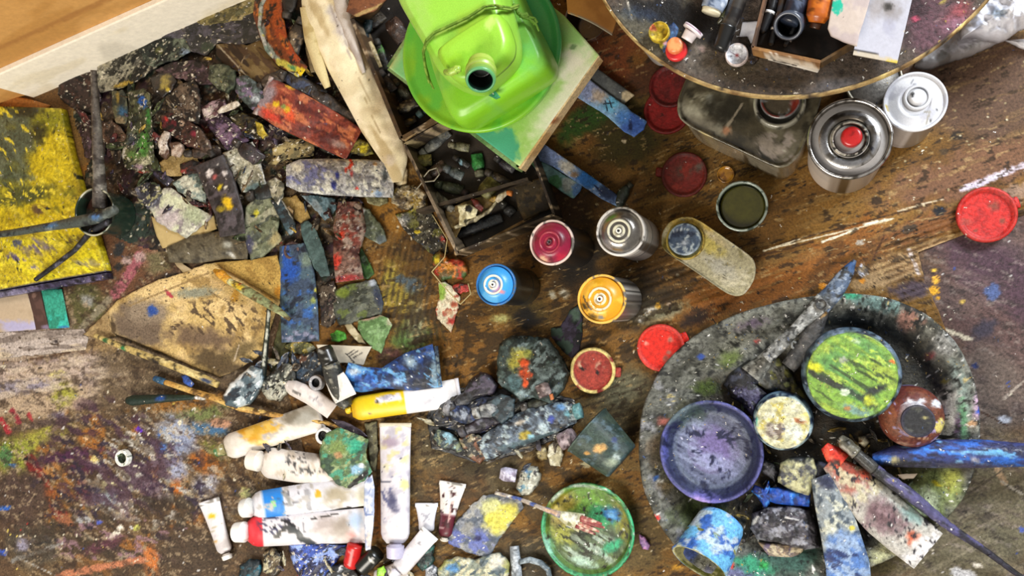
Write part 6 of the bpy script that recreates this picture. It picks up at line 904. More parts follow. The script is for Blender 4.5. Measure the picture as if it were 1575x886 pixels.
P_('olive-brown dark board with a yellow fleck, centre of the heap', [(352, 180), (372, 172), (398, 184), (412, 200), (406, 216), (384, 212), (366, 198)], 15, 7, '342c18', ('4c4424', '1e180e'), [('d', 356, 190, 5, 3, 40, 'c8b040', .5), ('d', 378, 203, 4, 2, 0, 'b8a040', .5)]+sp)
P_('small yellow wedge of paint beside the red tube', [(392, 186), (402, 190), (412, 208), (404, 214), (396, 204)], 24, 4, 'b09a2c', ('8c7818', 'd0b840'), mat='oil', name='paint_dab', cat='paint dab', csc=6)
# long red tube
t = root('paint_tube', 'long flattened tube covered in brick red and orange paint, upper middle', 'paint tube', 480, 170, .02)
V, Fc, C = strip_mesh([(404, 146), (440, 166), (490, 192), (545, 222)], [30, 33, 31, 27], 24, [8, 10, 9, 5], '7a3428', [('N', 470, 180, 120, 60, '9c4c38', 10, .5, .08, 28, 3, .9), ('N', 470, 180, 120, 60, '54201c', 9, .54, .07, 28, 2, .9), ('d', 408, 150, 14, 34, 28, '8c7c80', .6), ('N', 470, 190, 120, 60, 'c07048', 7, .6, .05, 30, 3, .9), ('d', 425, 160, 6, 5, 0, 'd8b020', .4), ('d', 445, 176, 9, 16, -20, 'd05028', .5), ('d', 416, 178, 20, 8, 30, 'c8402c', .6), ('d', 442, 168, 6, 5, 0, 'd0a828', .5), ('d', 446, 134, 9, 4, 20, 'c89830', .6), ('d', 436, 164, 5, 4, 0, '7c8c48', .6), ('d', 520, 222, 16, 7, 20, 'a08078', .7), ('s', 'f0dcc0', 8, .5, .16), ('s', 'e8c040', 14, .4, .16)], crum=1.6, csc=10, step=2.2); fixn(mk('tube_body', V, Fc, C, 'paint', t))
V, Fc, C = strip_mesh([(418, 118), (392, 176)], [4, 4], 24, [6, 6], '8c7c7c', [('n', 'b8a8a0', 6, .5, .1)], step=2); fixn(mk('crimp', V, Fc, C, 'paint', t))
# curved orange tube
t = root('paint_tube', 'curled open tube with glowing orange-brown inside and a yellow tip', 'paint tube', 440, 50, .02)
V, Fc, C = strip_mesh([(415, -20), (412, 20), (422, 60), (440, 90), (468, 110)], [20, 23, 20, 17, 9], 26, [7, 9, 8, 7, 5], '6c3418', [('l', 420, 0, 432, 50, 22, 'a04818'), ('l', 430, 50, 455, 90, 14, '9c4014'), ('n', 'b86420', 10, .6, .07, 70, 3), ('l', 400, 10, 406, 60, 7, '84847c'), ('l', 406, 62, 430, 96, 7, '7c8478'), ('l', 430, 96, 470, 116, 12, 'b8ac48'), ('d', 466, 112, 12, 8, 20, 'd8b818', .4), ('d', 450, 104, 8, 4, 30, '4c7c4c', .6), ('n', '2c1c10', 8, .62, .06)], crum=1.4, csc=9, step=2); fixn(mk('tube_body', V, Fc, C, 'paint', t))
rod('rolled_edge', [(418, -24, .055, 2.5), (402, 8, .055, 3), (399, 40, .055, 3), (410, 76, .053, 3.5), (432, 98, .05, 4), (462, 116, .048, 5)], 'b0aca0', [('n', '6c7c70', 7, .5, .08), ('n', 'c8b848', 8, .58, .06)], 'paint', t, seg=8, noise=.4)
def dark_tube(label, a, b, r, z, col, cols=(), capc='2c2824'): 
    t = root('paint_tube', label, 'paint tube', a[0], a[1], float(mound(*a))+z*.001)
    V, Fc, C = strip_mesh([a, b], [r*.7, r, r, r, r*.9], z, [r*.8, r*1.0, r*.9, r*.6, r*.25], col, [('n', c, 7+2*i, .53, .07) for i, c in enumerate(cols)]+[('s', 'd8d0bc', 9, .4, .15)], crum=1.3, csc=8, step=2); fixn(mk('tube_body', V, Fc, C, 'oil', t))
    d = (np.array(a, float)-np.array(b, float)); d /= np.hypot(*d); zc = float(mound(*a))+(z+r*.5)*.001
    rod('cap', [(a[0], a[1], zc, r*.5), (a[0]+d[0]*3, a[1]+d[1]*3, zc, r*.6), (a[0]+d[0]*11, a[1]+d[1]*11, zc, r*.52)], capc, [('n', '4c443c', 5, .55, .08)], 'paint', t, seg=14); return t
for a in (('glossy black tube under the cream cloth, right of the yellow-tipped one', (440, 118), (498, 150), 13, 16, '1c1a18', ('34302c', '0c0c0c', '2c3850')),
  ('brown-black tube above the red tube near its right end', (478, 140), (546, 188), 12, 15, '2c2420', ('4c4034', '14100e')),
  ('striped dark tube inside the curve of the orange one', (462, 38), (446, 84), 14, 18, '2c241e', ('6c5c48', '14100e', '8c7c64')),
  ('black round-ended tube at the top edge left of the cream cloth', (442, 18), (448, -20), 13, 22, '1a1614', ('34302c', '0c0a0a')),
  ('tan wrinkled tube against the left side of the cream cloth', (478, 60), (488, 110), 11, 17, '8c7c5c', ('b0a07c', '5c4c34')),
  ('dark violet-brown tube left of the beige mottled rag', (370, 224), (402, 250), 13, 12, '2a1e1e', ('44343c', '120c0c')),
  ('near-black tube under the right end of the red tube', (492, 222), (540, 240), 10, 12, '1e1c16', ('3c3c2c', '0c0c0a')),
  ('dull brown tube at the bottom right of the maroon tube', (296, 236), (340, 232), 10, 12, '3a2c24', ('5c4a3c', '1e1612')),
  ('black tube half under the pale sheet in the heap', (392, 300), (428, 288), 14, 8, '1c2426', ('34403e', '0e1214')),
  ('dark indigo stick-like tube above the pale painted card', (238, 262), (262, 282), 8, 8, '24202c', ('3c3850', '100e14')),
  ('brown ribbed tube at the left of the purple one', (322, 232), (300, 200), 9, 19, '4c3a30', ('6c5a4c', '2a1e18')),
  ('greyish brown tube lying under the folded brown sheet', (404, 132), (440, 112), 12, 16, '3c3028', ('5c5044', '1e1814'))): dark_tube(*a)
P_('beige mottled rag with ragged left edge below the red tube', [(418, 228), (444, 214), (472, 212), (484, 222), (482, 240), (462, 244), (440, 246), (424, 254), (412, 252), (422, 242)], 16, 7, '8c7c54', ('a89868', '5c5034', '6c6448'), mat='cloth', name='paint_rag', cat='rag', extra=sp)
P_('olive and yellow dabbed lump between the red tube and the cream cloth', [(538, 222), (552, 212), (568, 218), (574, 236), (556, 240), (540, 236)], 18, 9, '5c5428', ('8c843c', '34301c'), [('d', 559, 228, 8, 8, 0, 'd0c028', .5)], name='paint_lump', cat='paint lump')
# cream cloth / glove
t = root('cream_cloth', 'long cream rubber glove-like cloth hanging down from the top edge beside the crate', 'cloth', 550, 120, .02)
V, Fc, C = strip_mesh([(496, -50), (500, 10), (522, 70), (552, 130), (582, 190), (608, 244), (612, 280)], [34, 36, 34, 31, 29, 20, 8], 30, [22, 24, 22, 20, 18, 12, 6], 'e6dab6', [('d', 520, 30, 14, 60, -25, 'c8c0b8', .6), ('n', 'f4e8c8', 26, .5, .15), ('n', 'c0ac80', 22, .6, .12, 60, 3, .8), ('l', 508, 8, 540, 90, 3, '9c9088', .7), ('l', 560, 150, 585, 205, 2, 'a08c64', .7), ('l', 548, 110, 575, 170, 2, 'a89470', .6), ('d', 600, 246, 12, 10, 0, 'c8b8a0', .6), ('s', '3c3020', 16, .4, .1)], crum=5, csc=30, step=2.4, m=36); fixn(mk('cloth_body', V, Fc, C, 'cloth', t))
V, Fc, C = strip_mesh([(470, 10), (478, 60), (492, 105), (504, 135)], [9, 10, 9, 5], 34, [10, 12, 11, 6], 'd0c090', [('n', 'b8a470', 16, .55, .12)], crum=1.5, csc=20, step=2.4); fixn(mk('cloth_fold', V, Fc, C, 'cloth', t))
V, Fc, C = strip_mesh([(516, -30), (528, 20), (545, 70), (560, 112)], [9, 11, 8, 3], 52, [8, 8, 6, 3], 'c4bcb4', [('n', 'a89c94', 16, .52, .12, 60, 3)], crum=1.5, csc=18, step=2.4); fixn(mk('cloth_fold', V, Fc, C, 'cloth', t))
P_('small folded end of beige cloth against the tube crate', [(604, 248), (616, 244), (628, 262), (626, 284), (612, 288), (602, 272)], 8, 8, 'c0ac84', ('a8946c', 'd8c8a4'), mat='cloth', name='cloth_scrap', cat='cloth')
# ---------------------------------------------------------------- middle band
P_('brown kraft card with a dark burnt notch, above the pale painted card', [(244, 250), (268, 236), (290, 228), (304, 236), (306, 252), (278, 258), (280, 270), (262, 272), (248, 266)], 12, 3, '9c8454', ('8c7444', 'ac9464'), mat='board', name='card_scrap', cat='card', crum=.001)
P_('dark red-brown lump above the white sheet', [(276, 252), (300, 246), (318, 252), (306, 264), (288, 270), (278, 264)], 14, 8, '30201c', ('5c2c24', '14100e'), [('d', 282, 264, 6, 4, 0, 'a84840', .6)])
P_('white and grey wrinkled painted sheet in the middle of the heap', [(343, 236), (366, 224), (388, 218), (396, 232), (402, 254), (410, 284), (396, 292), (372, 296), (358, 270)], 14, 4, 'a8a48c', ('c8c4b0', '7c7864', 'dcd8c8'), [('l', 388, 218, 410, 284, 3, 'd0d0c8'), ('d', 374, 226, 5, 4, 0, '4c90b8'), ('d', 390, 288, 20, 8, -20, '5c7070', .7)], name='painted_sheet', cat='painted sheet', crum=.003, csc=10)
P_('pale teal-white scrap tucked left of the dark tube with yellow spots', [(266, 282), (282, 270), (300, 262), (312, 278), (318, 298), (316, 312), (296, 306), (276, 296)], 12, 5, '8c9c94', ('b0bcb0', '5c6c68', 'c8c8b4'), name='painted_sheet', cat='painted sheet')
# dark tube w yellow
t = root('paint_tube', 'dark plum-grey flattened tube with yellow and white paint spots, centre of the heap', 'paint tube', 345, 300, .02)
V, Fc, C = strip_mesh([(322, 246), (338, 285), (352, 325), (358, 362)], [24, 25, 22, 20], 24, [12, 11, 8, 3], '3c3636', [('n', '524a4e', 12, .5, .1), ('n', '242020', 9, .56, .08), ('d', 322, 266, 6, 7, 20, 'e0d8d4', .4), ('d', 330, 272, 5, 5, 0, 'a85450', .6), ('d', 346, 266, 5, 5, 0, 'c8c0bc', .5), ('d', 338, 288, 4, 6, 10, 'c8b020', .5), ('d', 347, 288, 3, 3, 0, 'd8d0c0'), ('d', 350, 312, 8, 13, -25, 'd8b01c', .5), ('d', 340, 322, 9, 5, 0, '9c8824', .7), ('s', 'b0a8a0', 10, .4, .15)], crum=1.4, csc=10, step=2.2); fixn(mk('tube_body', V, Fc, C, 'paint', t))
S('card_scrap', 'bare cream card showing beneath the white smeared paint, left centre', 'card', [(232, 332), (250, 340), (300, 350), (328, 330), (334, 352), (300, 368), (270, 378), (250, 382), (242, 366)], 3, 3, 'c4ac74', [('n', 'b09860', 20, .5, .12)], 'paper', crum=.001)
P_('pale card smeared white, lilac and mint, left of the dark tube', [(230, 320), (244, 300), (252, 288), (262, 288), (284, 304), (306, 320), (328, 332), (306, 352), (286, 366), (262, 354), (240, 340)], 9, 4, 'b4b4a4', ('d4d4c0', '8c8484', 'c8ccac'), [('d', 258, 336, 20, 20, 0, 'c0b4b4', .7), ('d', 270, 308, 18, 12, 30, 'd0d4b4', .6), ('d', 298, 332, 20, 14, 20, 'a8b090', .7), ('d', 238, 308, 9, 16, 30, '4c4c58', .8)], name='painted_card', cat='painted card', mat='paint', crum=.0014)
P_('dark blue-grey and cream crusted scrap at the upper left of the white smeared card', [(206, 290), (226, 278), (246, 284), (252, 300), (240, 314), (228, 322), (214, 312)], 7, 9, '3c3c44', ('a8a478', '1c1c20', '6c6c78'), sp)
t = root('paint_tube', 'long grey-brown flattened tube below the pale smeared card', 'paint tube', 320, 390, .01)
V, Fc, C = strip_mesh([(258, 392), (300, 384), (345, 376), (382, 378)], [12, 22, 22, 22], 8, [7, 8, 7, 3], '58503e', [('n', '6c6450', 12, .5, .1), ('n', '3c362a', 10, .56, .08), ('d', 350, 376, 9, 7, 0, 'a8a89c', .7), ('d', 356, 392, 9, 4, 30, 'c8c8c0', .7), ('l', 362, 358, 384, 372, 3, '9c4430'), ('l', 384, 372, 384, 400, 2.5, 'a8a08c')], crum=1.4, csc=10, step=2.4); fixn(mk('tube_body', V, Fc, C, 'paint', t))
S('card_scrap', 'tan card corner below the grey-brown tube at left centre', 'card', [(254, 382), (264, 380), (272, 392), (286, 410), (300, 418), (282, 420), (268, 404)], 2, 3, 'b09c78', [('n', '9c8860', 14, .5, .1)], 'paper', crum=.001)
P_('grey-green flattened tube with crusty beige rim, centre left', [(378, 318), (392, 304), (412, 302), (426, 312), (430, 330), (428, 356), (434, 370), (418, 384), (402, 396), (386, 400), (378, 376), (374, 345)], 12, 7, '6a7058', ('848a70', '4c5248', '9c9c84'), [('d', 394, 328, 5, 6, 20, 'c0b838', .5), ('d', 382, 378, 8, 22, 10, '44445c', .6), ('d', 404, 300, 18, 5, 10, 'a88c58', .6), ('d', 424, 368, 12, 14, 20, 'a89c70', .7)], name='paint_tube', cat='paint tube', mat='paint')
P_('teal-black curved tube right of the grey-green one', [(416, 308), (432, 306), (444, 322), (454, 344), (456, 354), (446, 362), (438, 352), (430, 336)], 14, 8, '1c2c34', ('34505c', '101a20'), [('d', 448, 356, 7, 5, -40, '9cb0bc', .6), ('l', 432, 304, 450, 336, 2.5, 'b8b4a4')], name='paint_tube', cat='paint tube', mat='oil')
P_('crusty white-cream knobbly tube end left of the speckled blue tube', [(410, 280), (424, 272), (438, 282), (436, 300), (428, 316), (418, 304)], 16, 9, '9c9880', ('c8c4b0', '4c4c40', 'e0dcd0'), mat='oil')
P_('tan bare card between the blue-grey scraps below the speckled tube', [(432, 306), (456, 300), (470, 318), (478, 336), (462, 344), (448, 332)], 5, 3, 'a88c50', ('9c8048', 'b89c60'), mat='board', name='card_scrap', cat='card', crum=.001)
# speckled tube
t = root('paint_tube', 'large rounded tube speckled white, grey and blue with one red streak', 'paint tube', 520, 272, .02)
V, Fc, C = strip_mesh([(440, 270), (460, 270), (500, 272), (560, 274), (606, 276)], [16, 25, 28, 29, 28], 22, [8, 15, 15, 12, 6], 'b4b4b4', [('N', 520, 272, 100, 36, 'dcdcd0', 6, .48, .06, 40, 2, .9), ('N', 470, 274, 60, 30, '6c70a0', 8, .52, .07, 40, 2, .9), ('N', 520, 272, 100, 36, '84848c', 7, .56, .06, 40, 1, .9), ('d', 456, 258, 12, 8, 20, 'e0dcc8', .5), ('d', 513, 284, 5, 8, -20, '242c78', .4), ('d', 519, 270, 4, 6, 0, '2c3488', .4), ('l', 538, 244, 542, 252, 4, 'e04830'), ('l', 541, 252, 532, 262, 6, 'e04830'), ('d', 541, 266, 3, 6, 0, 'c85050', .6), ('d', 549, 290, 3, 2, 0, 'd84840'), ('d', 592, 268, 6, 14, 0, '4c5458', .7), ('d', 582, 298, 8, 6, 0, '8098b8', .6), ('d', 577, 252, 4, 3, 0, 'd8b080'), ('d', 581, 289, 3, 2, 0, '20242c'), ('s', '34406c', 8, .5, .17), ('s', 'f0f0e8', 7, .6, .2), ('s', '2c2c30', 10, .5, .14)], crum=1.6, csc=9, step=2); fixn(mk('tube_body', V, Fc, C, 'crust', t))
V, Fc, C = strip_mesh([(601, 247), (601, 304)], [3, 3], 22, [4, 4], '7c8080', [('n', 'b8b8b0', 6, .5, .1)], step=2); fixn(mk('crimp', V, Fc, C, 'paint', t))
P_('steel blue triangular scrap under the speckled tube', [(462, 300), (490, 300), (516, 306), (518, 322), (508, 334), (500, 340), (488, 326), (474, 312)], 12, 3, '54707c', ('6c8894', '3c545c', '84949c'), an=60, ra=3, mat='paint')
# teal strip, blue tube, red tube, leaf tube
P_('smooth grey-teal tongue-shaped strip between the blue tube and the red-spotted tube', [(462, 344), (472, 338), (484, 350), (494, 372), (502, 400), (508, 424), (494, 426), (482, 410), (472, 384), (464, 362)], 12, 4, '4c6464', ('587070', '405656'), name='painted_strip', cat='painted strip', mat='paint', crum=.0008)
t = root('paint_tube', 'large flattened tube covered in cobalt blue over slate, with a dark round cap end', 'paint tube', 460, 450, .01)
V, Fc, C = strip_mesh([(450, 376), (456, 420), (460, 470), (462, 526)], [20, 28, 29, 29], 8, [10, 9, 7, 3], '3c4c64', [('n', '4c6474', 14, .5, .1), ('d', 448, 415, 16, 22, 20, '2454b0', .5), ('d', 440, 395, 8, 20, 0, '2c5cb8', .6), ('N', 460, 470, 34, 40, '3060a8', 9, .52, .07, 0, 1, .9), ('d', 472, 400, 12, 14, 0, '7c9084', .7), ('d', 486, 447, 4, 5, 0, 'd0c850', .5), ('d', 482, 462, 5, 6, 0, '8c9850', .6), ('N', 460, 520, 34, 14, '8c8ca4', 8, .5, .08, 0, 1, .9), ('n', '242c3c', 9, .6, .07), ('s', 'b8c8d8', 12, .4, .12)], crum=1.2, csc=10, step=2.2); fixn(mk('tube_body', V, Fc, C, 'paint', t))
lathe('cap', 445, 385, .03, [(14, .012, '34242a'), (15, .020, '3c2c30'), (13, .0235, '5c4848'), (10, .024, '4c3838'), (9, .0215, '2a1c20'), (1, .0215, '2a1c20')], [('n', '6c5454', 6, .56, .08)], 'oil', t, seg=32)
t = root('paint_tube', 'brick and grey crusted tube with bright red spots, standing upright right of the teal strip', 'paint tube', 535, 370, .01)
V, Fc, C = strip_mesh([(538, 310), (538, 350), (532, 390), (538, 432)], [18, 26, 20, 22], 10, [14, 13, 10, 4], '7c5c50', [('N', 536, 340, 40, 40, '8c3c30', 9, .46, .08, 0, 1, .9), ('n', 'a08c80', 9, .52, .07), ('d', 526, 362, 6, 8, 20, 'd04028', .5), ('d', 518, 402, 8, 13, 10, 'd04030', .5), ('d', 535, 428, 26, 6, -5, 'a03030', .7), ('d', 530, 308, 10, 6, 0, '5c7cac', .6), ('d', 552, 352, 5, 4, 0, 'c8ccd8', .6), ('n', '4c241e', 8, .6, .06), ('s', 'e8dcd0', 7, .5, .17)], crum=2, csc=8, step=2); fixn(mk('tube_body', V, Fc, C, 'crust', t))
P_('grey-green pointed tube leaning right of the red-spotted one, with a round dull cap', [(552, 318), (568, 322), (582, 340), (592, 356), (594, 370), (584, 376), (572, 370), (556, 362), (552, 344)], 8, 8, '5c6450', ('78806c', '3c4438', '8c948c'), [('d', 586, 368, 8, 8, 0, '5c686c', .5), ('d', 556, 326, 5, 8, 20, 'd0d4dc', .7), ('d', 550, 352, 5, 5, 0, 'c8d0e0', .6)], name='paint_tube', cat='paint tube', mat='paint')
P_('olive-beige flattened scrap just under the right end of the speckled tube', [(560, 302), (596, 304), (596, 312), (584, 318), (568, 314)], 6, 4, '84805c', ('9c9870', '6c6848'), name='paint_scrap', cat='scrap')
P_('dark green narrow strip hanging below the red-spotted tube', [(550, 372), (560, 388), (572, 410), (576, 422), (564, 430), (554, 424), (550, 400)], 4, 4, '24441c', ('3c6428', '142810'), name='painted_strip', cat='painted strip', mat='paint')
P_('slate and olive flattened tube below the red-spotted one', [(514, 446), (530, 438), (556, 434), (576, 428), (584, 444), (590, 468), (586, 484), (562, 490), (540, 498), (522, 500), (512, 480)], 5, 6, '4c5048', ('666a5c', '343830', '5c6838'), [('d', 528, 450, 14, 9, 0, '6c7c30', .6), ('d', 572, 434, 8, 8, 0, 'a8b0bc', .7), ('d', 583, 460, 8, 20, -20, '2c3448', .7)], name='paint_tube', cat='paint tube', mat='paint')
P_('sage green triangular scrap with a pinkish top edge, upper centre bottom half', [(550, 494), (566, 490), (586, 484), (596, 490), (604, 498), (596, 516), (586, 544), (570, 534), (558, 518), (550, 506)], 12, 3, '6a8c58', ('7c9c6c', '547444'), [('d', 572, 488, 22, 4, -14, 'a88c7c', .7), ('d', 600, 494, 6, 9, 0, 'b8b898', .7)], mat='paint', crum=.001)
P_('dark maroon and grey scrap under the slate tube', [(492, 440), (514, 430), (520, 460), (516, 494), (504, 506), (494, 498), (492, 470)], 3, 6, '342824', ('4c3c38', '1c1614', '54483c'), sp)
P_('lime green dab of paint above the black capped bottle', [(508, 514), (518, 508), (530, 512), (532, 522), (520, 528), (510, 524)], 12, 6, '3c8c24', ('54a838', '2c6c18'), mat='oil', name='paint_dab', cat='paint dab', csc=6)
P_('crumbly olive and orange scraps of paint left of the lime green dab', [(436, 532), (456, 520), (474, 524), (486, 536), (470, 546), (448, 544)], 5, 7, '5c5c34', ('a89444', '3c3c24', '8c8c74'), [('d', 455, 524, 10, 4, 0, 'c89438', .7)])
P_('cream pointed scrap edge right of the lime green dab', [(530, 500), (540, 498), (556, 516), (564, 530), (550, 526), (538, 514)], 6, 3, 'a89c78', ('8c8460', 'c8bc9c'), mat='paper', name='card_scrap', cat='card')
P_('crusty beige tangle of dried paint and thread right of the speckled tube', [(600, 292), (618, 284), (640, 284), (656, 298), (658, 316), (640, 322), (618, 322), (602, 312)], 6, 12, '9c8c6c', ('c8bc9c', '5c5040', 'a8904c'), sp, name='paint_lump', cat='paint lump', csc=7, crum=.004)
P_('dark speckled flattened tube with olive end, against the left wall of the tube crate', [(608, 330), (622, 326), (640, 320), (660, 318), (672, 340), (684, 364), (690, 388), (676, 396), (660, 388), (640, 372), (620, 352)], 5, 7, '3c3a30', ('5c5a4a', '201e18', '6c6c34'), [('d', 624, 336, 14, 10, 0, '6c7070', .6), ('d', 642, 357, 6, 3, 0, 'd8c030', .4), ('d', 630, 322, 8, 5, 0, 'b8a830', .6), ('d', 618, 342, 6, 8, -30, 'd8d4cc', .6), ('d', 682, 367, 6, 6, 0, 'b84840', .7)]+sp, name='paint_tube', cat='paint tube')
P_('colourful knot of orange, red and yellow paint skins left of the blue spray can', [(664, 392), (676, 384), (690, 398), (704, 396), (716, 404), (720, 420), (712, 430), (696, 428), (680, 432), (668, 420)], 6, 14, '6c5428', ('c8782c', 'b83c28', '3c5424'), [('d', 672, 400, 5, 9, 20, 'd8c028', .5), ('d', 690, 410, 8, 7, 0, 'd8902c', .5), ('d', 708, 404, 8, 6, 20, 'cc4c38', .5), ('d', 714, 424, 6, 6, 0, '3c5c24', .5)], mat='oil', name='paint_skin', cat='paint skin', crum=.004, csc=8)
P_('green, white and red painted scrap hanging below the colourful knot', [(674, 434), (684, 432), (696, 442), (708, 456), (704, 476), (698, 498), (694, 512), (684, 502), (672, 490), (670, 478), (676, 458)], 6, 6, 'c8bca0', ('e0d8bc', 'a8604c'), [('d', 680, 448, 7, 16, 0, '8cac48', .4), ('d', 694, 494, 7, 6, 0, 'a83028', .5), ('d', 699, 468, 7, 5, 0, 'a05038', .7), ('d', 690, 480, 8, 4, 20, 'b89070', .7)], name='painted_strip', cat='painted strip', mat='paint')
P_('small glossy red blob right of the green and white scrap', [(696, 440), (708, 434), (722, 438), (722, 448), (708, 452), (698, 448)], 8, 8, '9c2c28', ('c04038', '3c1c14'), mat='oil', name='paint_dab', cat='paint dab', csc=6)
P_('dark slate transparent film patch below the green and white scrap', [(696, 500), (708, 504), (714, 524), (712, 545), (700, 554), (694, 536), (692, 516)], 2, 2, '34363c', ('4c4e50', '28241c'), mat='oil', name='plastic_scrap', cat='plastic scrap', crum=.0008)
rod('thread', [(665, 330, .03, .9), (688, 368, .034, .9), (684, 395, .03, .9), (664, 418, .02, .9), (682, 440, .022, .9), (708, 468, .02, .9), (724, 452, .018, .9), (720, 436, .02, .9)], 'b8a878', [], 'cloth', seg=6); tag(bpy.data.objects['thread'], 'fine tan thread looping past the colourful paint knot', 'thread')
# ---------------------------------------------------------------- cream palette bag and brushes
t = root('paper_bag', 'large flattened cream paper bag flecked with dark paint, left of the blue tube', 'paper bag', 290, 480, .003)
V, Fc, C = sheet_mesh([(165, 478), (180, 462), (215, 444), (245, 430), (280, 420), (315, 406), (350, 402), (400, 398), (426, 396), (432, 420), (434, 460), (420, 490), (412, 520), (398, 548), (370, 566), (338, 580), (300, 566), (255, 545), (205, 524), (170, 512)], .003, .006, 'c4a86c', [
  ('n', 'd8bc84', 34, .48, .15), ('n', 'a08450', 24, .56, .12), ('d', 215, 500, 50, 30, 20, '6c5c4c', .4), ('d', 230, 480, 40, 24, 0, '8c7c68', .6), ('d', 310, 520, 60, 20, 10, '6c5844', .7), ('N', 320, 500, 90, 44, '4c3c2c', 7, .58, .06, 50, 2, .9), ('d', 340, 560, 50, 20, 20, '54442c', .5), ('d', 300, 450, 40, 9, -5, '8c8c78', .7), ('d', 234, 478, 9, 9, 0, '2c4c94', .5), ('l', 255, 447, 264, 456, 6, 'a84048'), ('d', 362, 454, 7, 14, 10, 'b08430', .5), ('d', 415, 450, 12, 40, 10, 'a88440', .6), ('d', 395, 410, 40, 10, 0, 'a89058', .6), ('l', 200, 470, 320, 420, 3, '8c744c', .8), ('l', 172, 490, 176, 515, 6, '3a2c1c', .8), ('l', 176, 515, 330, 580, 5, '3a3020', .7), ('d', 370, 540, 30, 12, -30, '6c5c3c', .7), ('l', 322, 448, 352, 466, 1.5, '5c4c34'), ('l', 352, 466, 368, 500, 1.5, '5c4c34'), ('l', 368, 530, 360, 555, 2, 'b0a088'),
  ('s', '1c1410', 9, .7, .16), ('s', '3c2c20', 7, .5, .18), ('s', '3c3c4c', 18, .4, .12)], step=2.6, crum=.004, csc=40, dome=.2, useg=True); fixn(mk('bag_body', V, Fc, C, 'board', t))
V, Fc, C = sheet_mesh([(330, 404), (380, 400), (426, 392), (433, 420), (430, 462), (412, 452), (378, 432), (344, 414)], .011, .003, 'b89850', [('n', 'a08040', 16, .52, .1), ('d', 428, 450, 6, 12, 0, 'b07820', .6), ('s', '2c2014', 12, .5, .14)], step=2.4, crum=.0015, csc=20); fixn(mk('bag_flap', V, Fc, C, 'board', t))
P_('tan crumpled paper edge between the bag and the long yellow brush', [(128, 514), (150, 494), (166, 478), (170, 500), (178, 516), (160, 522), (140, 520)], 2, 4, '947c54', ('a89064', '7c6440'), mat='board', name='paper_scrap', cat='paper')
brush('orange-tipped brush with a mint-streaked handle lying over the upper right of the paper bag', [(352, 432, .026, 5), (380, 448, .028, 7.5), (405, 463, .03, 7), (432, 480, .03, 5), (446, 492, .028, 3)], '8c9468', [('n', 'c8c898', 7, .5, .08, 32, 4), ('d', 368, 440, 12, 6, 30, 'd0b030', .5), ('d', 372, 436, 3, 3, 0, '8c2818', .4), ('n', '5c4c2c', 7, .6, .08)], bri=([(330, 416, .022, 3), (340, 422, .025, 7), (352, 432, .026, 6.5)], 'd09024', 'e0ac38'))
brush('long yellow wooden brush with green specks lying along the bottom of the paper bag', [(146, 516, .012, 3.5), (200, 538, .016, 5), (260, 560, .018, 6), (310, 580, .018, 6), (335, 592, .018, 5)], 'c0a868', [('n', 'd8c488', 9, .5, .1, 22, 5), ('n', '4c4430', 8, .58, .06), ('d', 164, 524, 5, 5, 0, '2c5c34', .5), ('d', 192, 536, 5, 5, 0, '2c7848', .5), ('d', 320, 586, 10, 5, 20, '34405c', .6), ('d', 240, 556, 12, 6, 20, '2c241c', .7)])
brush('short yellow brush with a blue tip, below the long yellow one', [(254, 588, .012, 4), (290, 600, .014, 4.5), (330, 612, .016, 5), (370, 628, .016, 5), (430, 640, .014, 4), (500, 650, .012, 3.5), (560, 672, .012, 3)], 'b88c48', [('n', 'd8b468', 8, .5, .1, 16, 5), ('n', '5c4424', 7, .58, .06)], bri=([(238, 582, .01, 4), (246, 585, .012, 5.5), (254, 588, .012, 5)], '24506c', '2c6090'))
brush('dark green tapering brush handle with a white tip, lowest of the brushes at left', [(197, 616, .012, 6), (204, 616, .013, 8), (250, 613, .013, 6.5), (300, 611, .012, 3.5), (306, 611, .012, 4)], '1c2c24', [('n', '304438', 9, .52, .08, 0, 4), ('d', 250, 612, 8, 5, 0, '24488c', .6), ('d', 308, 611, 8, 8, 0, 'e8e0d8', .3)], bri=([(306, 611, .012, 4), (311, 611, .012, 5), (316, 612, .012, 3)], 'e0dcd4', 'b8b4ac'))
P_('deep blue paint splash on the long yellow brush', [(278, 578), (286, 576), (298, 590), (294, 596), (284, 590)], 14, 4, '1c3878', ('2c54a8',), mat='oil', name='paint_dab', cat='paint dab', csc=6)
brush('thin black stick with a white edge standing right of the paper bag', [(414, 468, .03, 3), (411, 510, .026, 4), (406, 560, .02, 5), (404, 590, .016, 5)], '1c201c', [('l', 416, 470, 408, 560, 3, 'b8b8a8'), ('n', '34382c', 7, .55, .1)], name='stick', cat='stick')
# ---------------------------------------------------------------- tubes, bottom left and centre
P_('clear grey cracked plastic cup end with white paint stripe, right of the yellow brushes', [(341, 612), (352, 590), (372, 574), (386, 562), (404, 566), (408, 580), (398, 606), (384, 622), (364, 630), (346, 624)], 10, 20, '4c5c64', ('6c7c84', '2c343c', 'a8b4b8'), [('l', 346, 606, 378, 568, 7, 'd8dcdc'), ('l', 378, 568, 392, 578, 5, 'd0d4d4'), ('d', 368, 590, 9, 6, 30, 'c0c8cc', .6)], name='plastic_cup', cat='cup', mat='wet', crum=.004)
P_('black and white glossy crusted tube cluster right of the grey cup', [(404, 586), (418, 570), (436, 556), (452, 562), (458, 580), (448, 600), (430, 616), (412, 614), (402, 602)], 8, 20, '2c302c', ('6c7068', '10120f', 'b8b8a8'), sp, name='paint_tube', cat='paint tube', mat='oil', crum=.004)
P_('dark navy and rust crusted tube behind the black capped bottle', [(446, 558), (462, 544), (484, 540), (496, 556), (498, 580), (486, 600), (466, 596), (450, 580)], 6, 16, '24303c', ('34485c', '101418', '5c3c2c'), sp, name='paint_tube', cat='paint tube', mat='oil', crum=.003)
